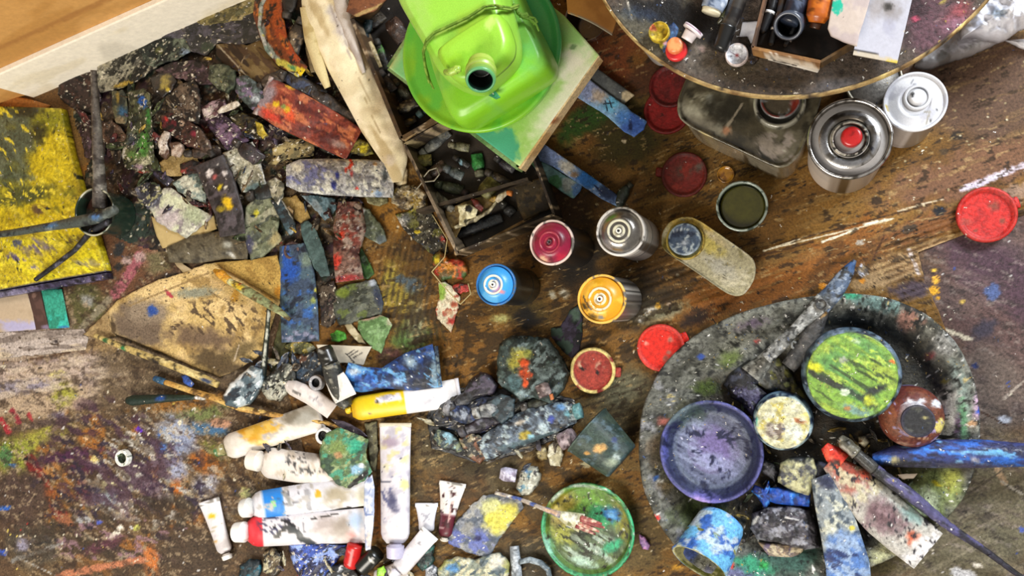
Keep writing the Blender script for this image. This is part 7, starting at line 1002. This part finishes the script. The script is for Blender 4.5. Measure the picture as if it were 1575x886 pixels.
P_('dark olive card backing under the black capped bottle', [(418, 540), (434, 480), (456, 530), (450, 552), (430, 566), (414, 570)], 2, 3, '3c3c20', ('4c4c2c', '2a2a16'), mat='board', name='card_scrap', cat='card')
# small white pointed tube
t = root('paint_tube', 'small clean white tube with a rounded end and pointed tail, above the yellow-smeared one', 'paint tube', 450, 596, .02)
V, Fc, C = strip_mesh([(440, 590), (450, 596), (480, 610), (511, 633)], [6, 12, 14, 13], 24, [8, 12, 10, 3], 'e4dcd8', [('n', 'd0c8c4', 14, .55, .1), ('l', 450, 601, 462, 607, 3, '6c6864'), ('l', 478, 612, 494, 622, 5, 'a8a4a8', .6), ('l', 482, 616, 490, 610, 2, '8c888c')], crum=.4, step=2); fixn(mk('tube_body', V, Fc, C, 'label', t))
# black capped bottle with white label
t = root('paint_bottle', 'black dropper bottle with ribbed cap and square white label, centre left', 'bottle', 505, 545, .02)
rod('cap', [(498, 534, .045, 11), (500, 540, .045, 13), (508, 560, .044, 13)], '16140f', [('l', 496, 538, 504, 542, 5, '8c8c88'), ('l', 508, 550, 513, 552, 3, 'a8a8a4'), ('n', '2c2a24', 6, .55, .1)], 'plastic', t, seg=20)
rod('bottle_body', [(508, 560, .042, 14), (514, 580, .040, 15), (526, 612, .036, 14), (534, 626, .032, 9)], '1c1c18', [('n', '8c8878', 6, .6, .06), ('n', '34342c', 8, .5, .1)], 'oil', t, seg=24)
V, Fc, C = sheet_mesh([(501, 590), (509, 584), (528, 572), (534, 580), (548, 606), (530, 614), (516, 621), (508, 606)], .052, .001, 'dcd8d0', [('l', 518, 590, 524, 602, 2, 'a8a4a0', .8), ('l', 526, 588, 530, 598, 2, 'a8a4a0', .8), ('l', 534, 592, 532, 604, 2, '9c98a0', .8), ('n', 'e8e4e0', 14, .5, .1)], step=2, crum=.0004, rag=.4, useg=False); fixn(mk('label', V, Fc, C, 'paper', t))
ringcap('white and black ring-shaped cap just left of the black bottle', 485, 589, 12, .02, '101014', 'a8a8ac', .6)
S('paper_label', 'off-white paper label with handwritten scribble, above the blue crumpled tube', 'paper label', [(486, 530), (520, 531), (572, 533), (564, 548), (559, 562), (530, 558), (508, 560), (494, 548)], 16, 1.4, 'd4ccb8', [('n', 'c4bcaa', 16, .5, .1), ('l', 535, 545, 545, 538, 2, '54504c'), ('l', 538, 548, 550, 540, 2, '4c4844'), ('l', 544, 550, 558, 542, 2, '54504c'), ('l', 532, 544, 540, 552, 1.6, '4c4844'), ('l', 541, 554, 544, 557, 3, '4c4844')], 'paper', crum=.0006, rag=.4, useg=False)
t = root('paint_tube', 'crumpled cobalt and navy blue tube with white dabs, in the centre of the picture', 'paint tube', 600, 570, .015)
V, Fc, C = strip_mesh([(530, 576), (556, 584), (590, 582), (630, 572), (673, 562)], [20, 20, 16, 30, 34], 22, [20, 20, 14, 12, 2], '24509c', [('N', 560, 580, 50, 30, '3c84d0', 9, .48, .08, 20, 2, .9), ('N', 640, 575, 50, 36, '1c2c4c', 14, .46, .1, 0, 1, .9), ('d', 650, 580, 30, 22, 0, '141c2c', .5), ('n', '142850', 10, .56, .07), ('n', '6ca8d8', 7, .66, .05, 30, 2), ('d', 545, 572, 10, 7, 0, 'c8d8e8', .7), ('d', 632, 556, 14, 9, 30, 'a0b8c8', .8), ('d', 668, 575, 6, 26, 0, '84a0b0', .7), ('d', 612, 588, 9, 6, 30, '8cb4e0', .7), ('d', 665, 545, 9, 7, 0, '5c88c0', .7), ('s', 'e8f0f4', 8, .5, .17)], crum=3.6, csc=14, useg=False, step=2); fixn(mk('tube_body', V, Fc, C, 'oil', t))
V, Fc, C = strip_mesh([(671, 532), (677, 593)], [3, 3], 22, [4, 4], '7c9098', [('n', '2c3c54', 6, .5, .1)], useg=False, step=2); fixn(mk('crimp', V, Fc, C, 'paint', t))
# yellow/white tube
t = tube('paint_tube', 'new-looking yellow and white tube lying level, pointed at the dark paint clump', (541, 630), (705, 604), 19, 22, 14, 16, 'f0c820', [('u', .12, .5, 'f4cc1c'), ('u', .5, 1.0, 'ececf0'), ('l', 582, 615, 612, 611, 12, 'e8e4ec'), ('l', 585, 611, 605, 608, 3, '8c8898', .7), ('l', 586, 616, 606, 613, 2, '9c98a8', .6), ('u', .0, .03, 'd8a818'), ('l', 640, 628, 662, 614, 9, 'd0d0d8', .7), ('l', 654, 622, 668, 612, 4, 'bcbcc8', .7), ('d', 568, 636, 2, 2, 0, '4c3c14'), ('d', 580, 618, 3, 3, 0, '3c3418'), ('l', 596, 630, 620, 628, 9, 'f4cc1c')], cap='e0bc28', capr=6, capl=8, crimp='e0e0e8', crum=.3, useg=False)
# tube with orange smear
tube('paint_tube', 'white tube smeared with orange-yellow paint, lying above two other white tubes', (346, 690), (492, 640), 20, 23, 12, 20, 'e0d8cc', [('d', 385, 668, 30, 11, 32, 'd89c2c', .45), ('d', 405, 660, 30, 14, -14, 'd8a838', .6), ('N', 410, 660, 50, 24, 'e8c060', 7, .5, .07, -30, 2, .9), ('d', 455, 640, 26, 14, -20, '7c7464', .7), ('d', 475, 640, 24, 14, -20, 'a8a498', .7), ('n', 'b8b0a8', 12, .62, .08), ('d', 370, 700, 16, 6, 0, 'f0ece8', .5)], cap='8c8458', capr=9, capl=14, crimp='b8b4b0', crum=1.4, useg=False, caplayers=[('n', '3c6c44', 6, .5, .08), ('n', 'd0d0b0', 6, .58, .08)])
# white tube 5
tube('paint_tube', 'blotchy white tube with a broad white cap, directly below the orange-smeared one', (403, 710), (548, 732), 24, 22, 10, 20, 'e0d8d0', [('n', 'c8bcac', 14, .56, .1), ('d', 480, 700, 26, 10, 0, '8c847c', .9), ('N', 470, 712, 40, 22, '3c3c3c', 6, .62, .05, 0, 1, .9), ('d', 540, 730, 26, 18, 0, 'a89878', .7), ('d', 430, 705, 16, 8, 0, 'ece8e4', .7)], cap='e4dcd0', capr=16, capl=20, crimp='b8a888', crum=1.4, useg=False, wm=25)
P_('tube daubed sea green, teal and olive with a black end, among the white tubes', [(492, 690), (500, 668), (520, 658), (550, 668), (566, 676), (562, 700), (572, 726), (560, 740), (536, 752), (520, 746), (510, 736), (492, 718)], 24, 5, '5c744c', ('4c9478', '8c9c70', '3c5040'), [('d', 520, 690, 18, 14, 0, '74884c', .6), ('d', 545, 686, 12, 14, 20, '34a080', .7), ('l', 540, 748, 562, 728, 9, '141414'), ('d', 548, 722, 12, 9, 0, '8cb4d0', .6), ('d', 556, 716, 6, 4, 0, 'e0e4f0', .5), ('d', 520, 700, 8, 6, 20, 'a8845c', .6)], name='paint_tube', cat='paint tube', mat='paint', useg=False, crum=.0016)
# blue band and red band tubes
tube('paint_tube', 'white tube with a bright blue band and grey printed text, upper of the banded pair', (388, 780), (566, 752), 23, 25, 14, 20, 'dcdce4', [('u', .10, .27, '2484dc'), ('d', 420, 776, 5, 8, 25, '84d870', .4), ('l', 436, 758, 448, 776, 6, '8c8c88', .8), ('l', 472, 756, 476, 782, 9, '8c8c90', .7), ('d', 489, 760, 5, 8, 0, 'e0a820', .3), ('d', 520, 762, 26, 20, 0, 'a89c84', .7), ('n', 'bcb8b4', 10, .62, .08), ('l', 500, 788, 540, 780, 3, '34302c'), ('d', 555, 765, 10, 20, 0, 'd8d4c0', .7), ('N', 445, 764, 22, 16, '54545c', 4, .6, .05, 0, 1, .8)], cap='d8d8d4', capr=15, capl=15, crimp='c8ccdc', crum=1.0, useg=False)
tube('paint_tube', 'white tube with red band and wavy black smear, lower of the banded pair', (380, 818), (564, 808), 24, 27, 14, 20, 'e4e0e4', [('u', .0, .13, 'dc2c38'), ('N', 425, 806, 34, 20, '3c3c58', 4, .58, .05, 20, 2, .9), ('l', 424, 826, 438, 812, 7, '4a4844'), ('l', 438, 810, 450, 816, 9, '4c4c4c'), ('l', 450, 812, 464, 828, 10, '44484a'), ('l', 464, 828, 482, 838, 10, '3c4042'), ('l', 434, 800, 452, 808, 5, '2c2c30'), ('d', 422, 810, 3, 3, 0, '141414'), ('d', 500, 812, 26, 18, 0, 'b8aca8', .6), ('d', 530, 812, 26, 24, 0, 'a09488', .8), ('l', 480, 798, 520, 790, 3, '2c2824'), ('l', 466, 805, 468, 818, 3, '6c6c74', .7), ('d', 548, 800, 14, 18, 0, 'b0c4e0', .7), ('d', 540, 824, 8, 8, 0, 'd09890', .8)], cap='ecece8', capr=16, capl=18, crimp='d0ccd4', crum=1.0, useg=False)
S('painted_strip', 'narrow silvery blue foil strip at the tails of the two banded tubes', 'foil strip', [(560, 742), (572, 730), (576, 750), (575, 800), (570, 846), (562, 848), (560, 800)], 30, 3, 'a8b4d0', [('n', 'd8dce8', 9, .5, .08), ('n', '7c8cb8', 9, .58, .07), ('d', 568, 830, 6, 14, 0, 'dcccc0', .7)], 'label', crum=.002, csc=8, useg=False)
tube('paint_tube', 'small white tube with a yellow mark standing apart, lower left', (347, 850), (322, 772), 12, 16, 5, 12, 'e8e4e8', [('d', 327, 794, 7, 5, 0, 'e8c028', .4), ('l', 326, 812, 338, 810, 2, 'c0b490', .8), ('l', 324, 818, 338, 816, 1.5, 'c0b8a0', .8), ('d', 331, 833, 4, 3, 0, 'd8b068', .6), ('l', 330, 824, 342, 820, 2, 'b0a8bc', .7), ('n', 'dcd8dc', 16, .55, .1)], cap='e4e0d8', capr=8, capl=11, crimp='ececf0', crum=.3, useg=False)
# vertical tube
tube('paint_tube', 'large upright tube blotched cream, lilac and grey with a pale lilac cap at the bottom', (608, 836), (608, 654), 22, 24, 16, 18, 'dcd8e0', [('n', 'c0bcc8', 14, .54, .1), ('N', 608, 690, 26, 44, 'd8d0a0', 12, .5, .08, 0, 1, .9), ('d', 600, 680, 14, 10, 0, 'a898a8', .7), ('N', 604, 770, 26, 40, '5c608c', 8, .58, .06, 50, 2, .9), ('d', 604, 772, 9, 20, -20, '4c4c6c', .7), ('d', 622, 745, 8, 10, 0, 'e4dc98', .6), ('d', 610, 815, 24, 20, 0, 'ece8ec', .5), ('l', 585, 740, 600, 742, 3, '54586c'), ('s', '34345c', 9, .4, .15)], cap='b8b4cc', capr=14, capl=22, crimp='d4ccb8', crum=1.8, useg=False)
tube('paint_tube', 'white tube lying diagonally across the foot of the upright tube', (612, 878), (660, 822), 14, 15, 24, 14, 'e4e0e4', [('n', 'd0ccd0', 14, .56, .1), ('d', 645, 836, 2, 4, 0, '8c8c90')], cap='e0dce0', capr=9, capl=12, crimp='ececec', crum=.5, useg=False)
tube('paint_tube', 'small white tube with a grey scrawl, left of the crimson one', (656, 818), (656, 777), 12, 17, 6, 11, 'e4e4ec', [('l', 648, 790, 660, 798, 2.5, 'a0a0ac', .9), ('l', 660, 790, 652, 802, 2, 'a0a0ac', .9)], cap=None, crimp='ececf4', crum=.3, useg=False)
tube('paint_tube', 'small tube with a crimson lower half and white crimped top', (684, 826), (696, 745), 11, 20, 8, 12, '5c1828', [('u', .42, 1, 'e8e4e0'), ('l', 690, 800, 696, 772, 4, 'd8b8b0', .8), ('l', 678, 800, 690, 802, 2, 'c8a8a8', .8), ('l', 676, 812, 684, 814, 2, 'c8a8a8', .8), ('l', 690, 755, 704, 763, 2.5, 'b0acac', .8), ('l', 692, 766, 700, 756, 2, 'b0acac', .7), ('n', '3c1018', 8, .62, .07)], cap='d0c8b8', capr=7, capl=6, crimp='ece8e4', crum=.6, useg=False)
P_('dark teal tube showing under the white diagonal tube', [(640, 850), (660, 834), (668, 840), (666, 868), (650, 880), (640, 870)], 8, 12, '143834', ('1c5850', '0c1c1c'), mat='oil', name='paint_tube', cat='paint tube', useg=False)
P_('deep ultramarine crushed tube with pale glints under the red-banded tube', [(444, 838), (470, 834), (510, 838), (534, 838), (520, 860), (496, 892), (462, 892), (450, 868)], 4, 18, '24306c', ('3c58b0', '141840', '8ca4e0'), sp, mat='oil', name='paint_tube', cat='paint tube', useg=False, crum=.003)
rod('bottle_cap', [(546, 838, .022, 12), (540, 866, .02, 12), (538, 871, .02, 10)], 'b81c1c', [('l', 534, 846, 552, 846, 1.5, 'e07070'), ('l', 533, 853, 551, 853, 1.5, '8c1414')], 'plastic', seg=24); tag(bpy.data.objects['bottle_cap.004'] if 'bottle_cap.004' in bpy.data.objects else [o for o in bpy.data.objects if o.name.startswith('bottle_cap') and 'label' not in o.keys()][0], 'bright red ridged cap at the bottom, below the red-banded tube', 'cap')
t = root('marker_pen', 'black cap with two silver stripes at the bottom, beside the red ridged cap', 'cap', 570, 870, .01)
rod('cap_body', [(580, 850, .02, 13), (556, 874, .018, 13)], '141814', [('l', 562, 862, 572, 872, 2, 'd0d0c8'), ('l', 572, 852, 580, 862, 2, 'b8b8b0')], 'plastic', t, seg=20)
P_('bright lime green fleck on the white tube at the bottom edge', [(580, 874), (590, 870), (594, 880), (588, 890), (580, 886)], 30, 4, '8ccc30', ('a0dc48',), mat='oil', name='paint_dab', cat='paint dab', useg=False, csc=6)
tube('paint_tube', 'white tube with fine printed lines at the bottom edge below the black cap', (578, 896), (626, 880), 18, 22, 14, 12, 'dcd4d0', [('l', 596, 872, 612, 892, 1.5, '7c7478'), ('l', 602, 870, 618, 890, 1.5, '7c7478'), ('n', 'c8bcb8', 10, .55, .1)], cap=None, crum=.5, useg=False)
P_('blue-black and white crusted tube at the bottom between the ultramarine tube and black cap', [(506, 872), (524, 866), (548, 876), (556, 892), (500, 896)], 6, 12, '24282c', ('8c98a8', '0c0e10', 'd0d4dc'), sp, mat='oil', name='paint_tube', cat='paint tube', useg=False)
P_('dark teal paint-coated lump at the bottom edge, left of the ultramarine tube', [(368, 870), (384, 860), (400, 862), (402, 880), (390, 896), (366, 896)], 2, 12, '14404c', ('1c6478', '0c2028'), mat='oil', name='paint_lump', cat='paint lump', useg=False)
P_('brown and cream bristly lump left of the ultramarine tube', [(404, 850), (420, 840), (432, 852), (434, 876), (420, 890), (404, 880)], 2, 12, '5c4c34', ('8c7c5c', '2c2418', 'b0a888'), sp, mat='oil', name='paint_lump', cat='paint lump', useg=False)
# caps
ringcap('white ring-shaped cap with a dark hollow, alone on the painted floor at left', 187, 705, 13, .001, '2c3424', 'e4e4dc', .62, [('n', '5c6c54', 6, .66, .05)])
ringcap('white rimmed black ring cap between the orange-smeared tube and the sea green one', 496, 671, 13, .012, '100e0c', 'dcd8d4', .66, [('d', 499, 671, 3, 3, 0, 'b08870', .5)])
S('board_scrap', 'whitish grey streaked board edge just below the beige card at the left', 'board', [(-60, 514), (0, 511), (60, 509), (128, 506), (136, 520), (132, 538), (80, 544), (30, 548), (0, 552), (-60, 560)], .5, 2, 'a89c92', [('n', 'bcb0a8', 12, .48, .1, -5, 5), ('n', '847870', 9, .56, .08, -5, 5), ('n', 'c4b49c', 14, .6, .08, -5, 4), ('n', '54463a', 5, .68, .04), ('d', 86, 525, 4, 3, 0, '3c3434')], 'floor', crum=.0006, useg=False, rag=2)
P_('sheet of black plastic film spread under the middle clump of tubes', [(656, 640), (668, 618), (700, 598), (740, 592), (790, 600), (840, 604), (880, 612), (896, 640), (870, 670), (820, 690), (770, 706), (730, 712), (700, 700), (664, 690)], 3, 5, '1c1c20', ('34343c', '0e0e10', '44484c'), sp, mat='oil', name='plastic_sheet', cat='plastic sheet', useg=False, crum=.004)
# grey/purple palette knife & olive stick
P_('thin slate violet palette knife blade lying under the yellow tube', [(508, 644), (530, 648), (556, 662), (566, 672), (548, 670), (528, 664)], 14, 2, '4a424c', ('5c5460',), [('l', 512, 652, 556, 674, 1.5, 'a89878')], mat='dullmetal', name='palette_knife', cat='palette knife', useg=False, crum=.0004)
P_('olive-grey wooden stick standing behind the upright tube', [(560, 650), (580, 648), (582, 690), (578, 726), (570, 720), (566, 690)], 4, 6, '54503c', ('6c684c', '34301f'), mat='wood', name='wood_stick', cat='stick', useg=False)
# dark clump
P_('black shiny dome of dried paint at the tail of the yellow tube', [(712, 604), (722, 584), (738, 572), (754, 578), (766, 592), (760, 606), (742, 610), (724, 614)], 10, 26, '16141a', ('2c2834', '0a090c', '4c4454'), mat='oil', name='paint_lump', cat='paint lump', useg=False)
P_('rough boulder-like dark green palette clump daubed yellow and orange, centre', [(764, 560), (768, 528), (786, 516), (808, 516), (840, 520), (862, 548), (876, 574), (866, 600), (846, 622), (820, 612), (800, 618), (782, 604), (764, 588)], 4, 34, '34403c', ('4c5c58', '1e2622', '6c7c7c'), [('d', 795, 552, 14, 20, 20, 'a8a040', .5), ('d', 812, 545, 8, 9, 0, '8c9040', .6), ('d', 806, 560, 9, 9, 0, 'd85424', .4), ('d', 808, 575, 12, 9, 20, 'c84c20', .5), ('d', 808, 590, 5, 8, 0, 'e05828', .5), ('d', 803, 605, 14, 9, 20, '8ca0a4', .6), ('d', 790, 590, 14, 14, 0, '4c686c', .6)], name='paint_rag', cat='rag', useg=False, crum=.005, csc=22)
P_('purple-black smeared cloth under the yellow spray can, going down to the brick lid', [(876, 478), (892, 466), (896, 490), (896, 520), (892, 538), (880, 552), (864, 540), (848, 518), (846, 504), (862, 502)], 2, 6, '2a2430', ('3a3446', '1c2020', '34443c'), [('d', 885, 484, 9, 14, 0, '4c6054', .6)], name='paint_rag', cat='rag', useg=False, mat='cloth')
small_tube('pinkish silver ribbed cap on the dark green clump', (846, 596), (826, 604), 11, 38, 'a89898', ('c8bcb8', '5c4c4c'), None, cat='cap')
S('paper_scrap', 'small orange fleck below the ribbed cap', 'paint dab', [(844, 606), (850, 606), (852, 614), (847, 616)], 38, 3, 'c8743c', [], 'oil', useg=False, step=1.5)
P_('bundle of blue-black plastic wrapping in the middle clump', [(664, 640), (676, 622), (700, 606), (730, 604), (760, 610), (786, 616), (790, 640), (770, 656), (740, 668), (716, 672), (690, 660), (668, 656)], 6, 18, '181c26', ('2c3858', '0c0c12', '44484e'), [('d', 712, 638, 14, 16, 20, '2c4880', .6), ('d', 745, 640, 12, 6, -30, 'c0c4bc', .8), ('d', 734, 655, 16, 8, 20, '4c3c54', .7), ('l', 700, 610, 676, 640, 5, '4c4c40', .8)]+sp, mat='oil', name='plastic_wrap', cat='plastic sheet', useg=False, crum=.006, csc=16)
P_('dark teal flattened tube across the top of the middle clump', [(748, 618), (770, 606), (792, 614), (790, 640), (772, 652), (752, 636)], 34, 6, '2c3c44', ('445860', '1a2428'), mat='oil', name='paint_tube', cat='paint tube', useg=False)
t = root('paint_tube', 'long tube crusted with squares of blue, white and ochre, right half of the middle clump', 'paint tube', 820, 650, .015)
V, Fc, C = strip_mesh([(740, 694), (780, 672), (820, 652), (860, 640), (884, 634)], [18, 24, 26, 22, 16], 20, [16, 20, 20, 16, 12], '48525c', [('n', '6c7c8c', 9, .5, .08), ('n', '24282e', 8, .54, .07), ('n', 'a8b8bc', 7, .6, .05), ('d', 808, 670, 11, 7, -25, 'a8941c', .4), ('d', 817, 672, 6, 5, 0, '90c0d0', .4), ('d', 848, 645, 6, 6, 20, '3448a0', .4), ('d', 862, 626, 9, 6, 0, '6c9cd0', .6), ('d', 873, 636, 7, 6, 0, '6ca4b0', .6), ('d', 836, 658, 9, 7, 0, 'c0d4dc', .6), ('d', 800, 650, 10, 4, -20, 'c8c0b0', .7), ('l', 770, 690, 850, 668, 8, '4a6068'), ('s', 'e0e8ec', 8, .5, .18), ('s', '14161c', 8, .5, .18)], crum=4, csc=9, useg=False, step=2); fixn(mk('tube_body', V, Fc, C, 'oil', t))
rod('cap', [(884, 634, .03, 12), (894, 631, .03, 12)], '5c8c90', [('n', '88b0b0', 5, .5, .1)], 'paint', t, seg=16)
for a in (('crushed navy tube with a chalky shoulder on the bundle of black plastic', (694, 628), (742, 652), 14, 22, '24304c', ('44588c', '10141c', '8c94a0'), '8c8c90'),
  ('black violet crushed tube on the lower side of the middle clump', (716, 662), (770, 640), 11, 24, '221c28', ('443c54', '0c0a10', '6c6c74'), '4c4a50'),
  ('grey smeared tube with a white glint at the centre of the middle clump', (738, 634), (782, 622), 12, 30, '4c5054', ('84888c', '1c1e20', 'b8bcb8'), 'a8a8a4'),
  ('dark slate tube pointing up at the black dome in the middle clump', (700, 622), (742, 598), 10, 24, '2c2e34', ('50545c', '121316'), '3c3c40'),
  ('olive and black tube poking out between the boulder-like rag and the long crusted tube', (812, 626), (850, 616), 10, 16, '30342c', ('54584c', '141612'), '54504c')): small_tube(*a, crum=2.4)
P_('teal and cream smeared tube stub at the lower left of the middle clump', [(666, 672), (672, 660), (690, 664), (706, 676), (716, 692), (704, 696), (684, 690), (672, 684)], 10, 12, '3c4c50', ('8c9878', '182024', '8cb4c4'), mat='oil', name='paint_tube', cat='paint tube', useg=False)
P_('cream and rust crusted tube below the middle clump', [(706, 674), (726, 664), (748, 676), (752, 700), (738, 714), (720, 704), (712, 690)], 18, 12, '94886c', ('c8c0a8', '7c5038', '3c3c38'), sp, mat='oil', name='paint_tube', cat='paint tube', useg=False)
rod('bottle_cap', [(862, 680, .02, 13), (880, 672, .02, 14), (884, 670, .02, 12)], '8c7c80', [('n', 'b8a8ac', 6, .5, .1), ('n', '3c3034', 7, .58, .08)], 'paint', seg=22, noise=.1); tag([o for o in bpy.data.objects if o.name.startswith('bottle_cap') and 'label' not in o.keys() and o.parent is None][0], 'mauve-grey round cap at the right end of the middle clump', 'cap')
P_('small cream-white blocky cap below the mauve-grey one', [(844, 684), (852, 680), (864, 684), (867, 698), (862, 718), (846, 716), (842, 700)], 6, 14, 'dcd8c0', ('ece8d4', 'b8b090'), mat='paint', name='tube_cap', cat='cap', useg=False, crum=.001)
P_('crumbly ochre and white paint bits left of the cream-white cap', [(822, 694), (836, 686), (844, 694), (842, 708), (828, 706)], 6, 8, '8c7c50', ('c8b888', '5c4c2c'), mat='oil', name='paint_lump', cat='paint lump', useg=False)
P_('small beige paper triangle beside the dark green cup', [(893, 714), (900, 708), (908, 716)], 4, 2, 'a8a07c', (), mat='paper', name='paper_scrap', cat='paper', useg=False, step=1.5)
# crusty brush lower centre
P_('white crusted brush stub with a dark purple spot, above the yellow painted palette', [(800, 728), (812, 716), (826, 718), (832, 730), (828, 746), (814, 762), (802, 764), (794, 750), (798, 738)], 8, 16, 'a8a898', ('dcdccc', '34343c', '5c8494'), [('d', 808, 712, 8, 4, 20, '3c1c34', .6), ('d', 806, 722, 9, 4, 30, '2c5c94', .6)]+sp, mat='oil', name='paint_lump', cat='paint lump', useg=False)
small_tube('lilac-white small cap left of the white crusted stub', (769, 728), (794, 732), 11, 10, 'c0bcd0', ('dcd8e4', '8c8498'), None, mat='paint', cat='cap')
P_('palette card painted pale yellow over blue-grey, left of the green-rimmed lid', [(744, 762), (768, 758), (800, 768), (806, 780), (786, 806), (768, 830), (752, 858), (726, 852), (690, 836), (686, 826), (704, 800), (726, 776)], 8, 4, '7c8088', ('9c9c98', '545c68'), [('d', 770, 795, 28, 26, -40, 'd0c858', .4), ('d', 755, 778, 18, 12, 0, 'c8c888', .6), ('N', 720, 835, 40, 24, '5c68a8', 8, .48, .08, 30, 2, .9), ('d', 735, 828, 6, 5, 0, '2c2c58', .5), ('d', 722, 812, 10, 10, 0, '8c8c88', .6), ('s', 'e8e8e0', 9, .4, .16)], name='palette_card', cat='palette', mat='paint', useg=False, crum=.002)
P_('thick cream, blue and yellow paint lump at the bottom below the palette card', [(672, 876), (684, 862), (704, 856), (730, 862), (752, 852), (768, 850), (784, 866), (780, 896), (676, 896)], 4, 14, '8c9484', ('c8c4a4', '4c5c64', 'a0a060'), [('d', 696, 874, 12, 9, 0, '4c84b8', .6), ('d', 716, 864, 10, 6, -20, 'e4e0c0', .5), ('d', 764, 864, 14, 12, 0, 'e0dccc', .6)], mat='oil', name='paint_lump', cat='paint lump', useg=False, crum=.004)
P_('pale grey crusty lump at the bottom edge left of the thick cream lump', [(654, 874), (664, 868), (672, 874), (674, 896), (654, 896)], 3, 12, 'a0a4ac', ('d0d4dc', '5c6068'), mat='oil', name='paint_lump', cat='paint lump', useg=False)
t = root('scissors', 'grey-blue painted scissors with one straight grip and one loop, at the bottom edge', 'scissors', 800, 865, .005)
bar('grip', [(791, 840), (793, 862), (796, 900)], [7, 8, 8], 8, [8, 9, 8], '8c949c', [('n', 'b8c0c8', 6, .5, .08), ('n', '54585c', 6, .58, .08)], t, mat='paint')
rod('loop', [(800, 864, .014, 4), (815, 861, .014, 4.5), (832, 866, .014, 4.5), (843, 876, .014, 4.5), (846, 890, .014, 4), (842, 905, .014, 4)], '5c6870', [('n', '98a4ac', 6, .5, .08)], 'paint', t, seg=12, noise=.2)
# ---------------------------------------------------------------- loose shards and flakes of dried paint, copies of a few shapes
random.seed(11)
def shape(R_, n, el): return [(400+math.cos(a)*r, 100+math.sin(a)*r*el) for a, r in [(k/n*6.283+random.uniform(-.2, .2), random.uniform(.55, 1)*R_) for k in range(n)]]
CL = [('blackish brown', '241e1a', '4c4238', '7c705c'), ('tan brown', '54432f', '8c7654', '2c2418'), ('dirty cream', '98906f', 'c8c0a4', '4c4638'), ('maroon', '3a2024', '6c3430', '1c1214'), ('olive green', '363e28', '5c6a44', '1c2018'), ('slate blue', '2c3444', '506480', '14181e'), ('ochre', '8c7430', 'b89c44', '4c3c20'), ('violet grey', '3c3440', '645870', '1c181e')]
def scatter(kind, desc, R0, h, regions, count, cols, zlo, zhi, mat='crust'):
    base = []
    for nm, c1, c2, c3 in cols:
        a_ = 'an ' if nm[0] in 'o' else 'a '
        lb = desc % nm; gr = nm+' '+kind[1]
        for q in range(2 if R0 > 12 else 1):
            base.append(S(kind[0], lb, kind[2], shape(R0, 7, .42), 0, h*.6, c1, [('n', c2, 6, .5, .08, 30, 2), ('n', c3, 7, .54, .07), ('s', 'e0d8c8', 6, .4, .18), ('s', '100c0a', 7, .4, .18)], mat, gr, useg=False, crum=.0032, csc=7, curl=.002, step=1.7, rag=2.4, dome=.1))
    n_ = 0
    while n_ < count:
        X, Y, rx, ry = random.choice(regions); x, y = random.uniform(X-rx, X+rx), random.uniform(Y-ry, Y+ry)
        g = float(mound(x, y))
        if ((x-X)/rx)**2+((y-Y)/ry)**2 > 1: continue
        if Y < 420 and X < 620 and g < .0035: continue
        if Y > 420 and X > 1000: g = .012
        o = base[n_] if n_ < len(base) else random.choice(base).copy()
        if n_ >= len(base): COL.objects.link(o)
        p = at(x, y, g+random.uniform(zlo, zhi)); o.location = [float(v) for v in p]; o.rotation_euler = (random.uniform(-.35, .35), random.uniform(-.35, .35), random.uniform(0, 6.28)); k = random.uniform(.6, 1.35); o.scale = (k, k*random.uniform(.55, 1), k); n_ += 1
HP = [(290, 150, 190, 110), (330, 230, 190, 90), (460, 130, 110, 90), (430, 310, 160, 70)]
scatter(('crushed_scrap', 'crushed scraps in the heap', 'scrap'), '%s crushed scrap half buried in the heap', 24, 4, HP, 96, [CL[0], CL[1], CL[3], CL[7], CL[4]], .003, .013)
scatter(('paint_flake', 'paint flakes in the heap', 'paint flake'), 'small curled %s flake of dried paint loose in the heap', 9, 2.5, HP+[(560, 330, 60, 40)], 150, CL, .008, .024)
scatter(('paint_shard', 'shards around the middle clump', 'paint shard'), '%s paint shard in the clumps of tubes at bottom centre', 14, 5, [(760, 650, 110, 50), (430, 570, 60, 34), (800, 690, 70, 30), (540, 870, 120, 22), (440, 700, 40, 60)], 62, [CL[0], CL[5], CL[2], CL[7]], .006, .026, 'oil')
scatter(('paint_crumb', 'crumbs in the oval tray', 'paint crumb'), '%s crumb of dried paint on the floor of the oval tray', 9, 4, [(1250, 690, 110, 60), (1180, 620, 60, 50), (1130, 800, 60, 40), (1330, 750, 70, 60), (1350, 690, 50, 30)], 70, [CL[0], CL[1], CL[4], CL[6]], .001, .008, 'oil')
for o in bpy.data.objects:
    if '_o' in o.keys(): del o['_o']
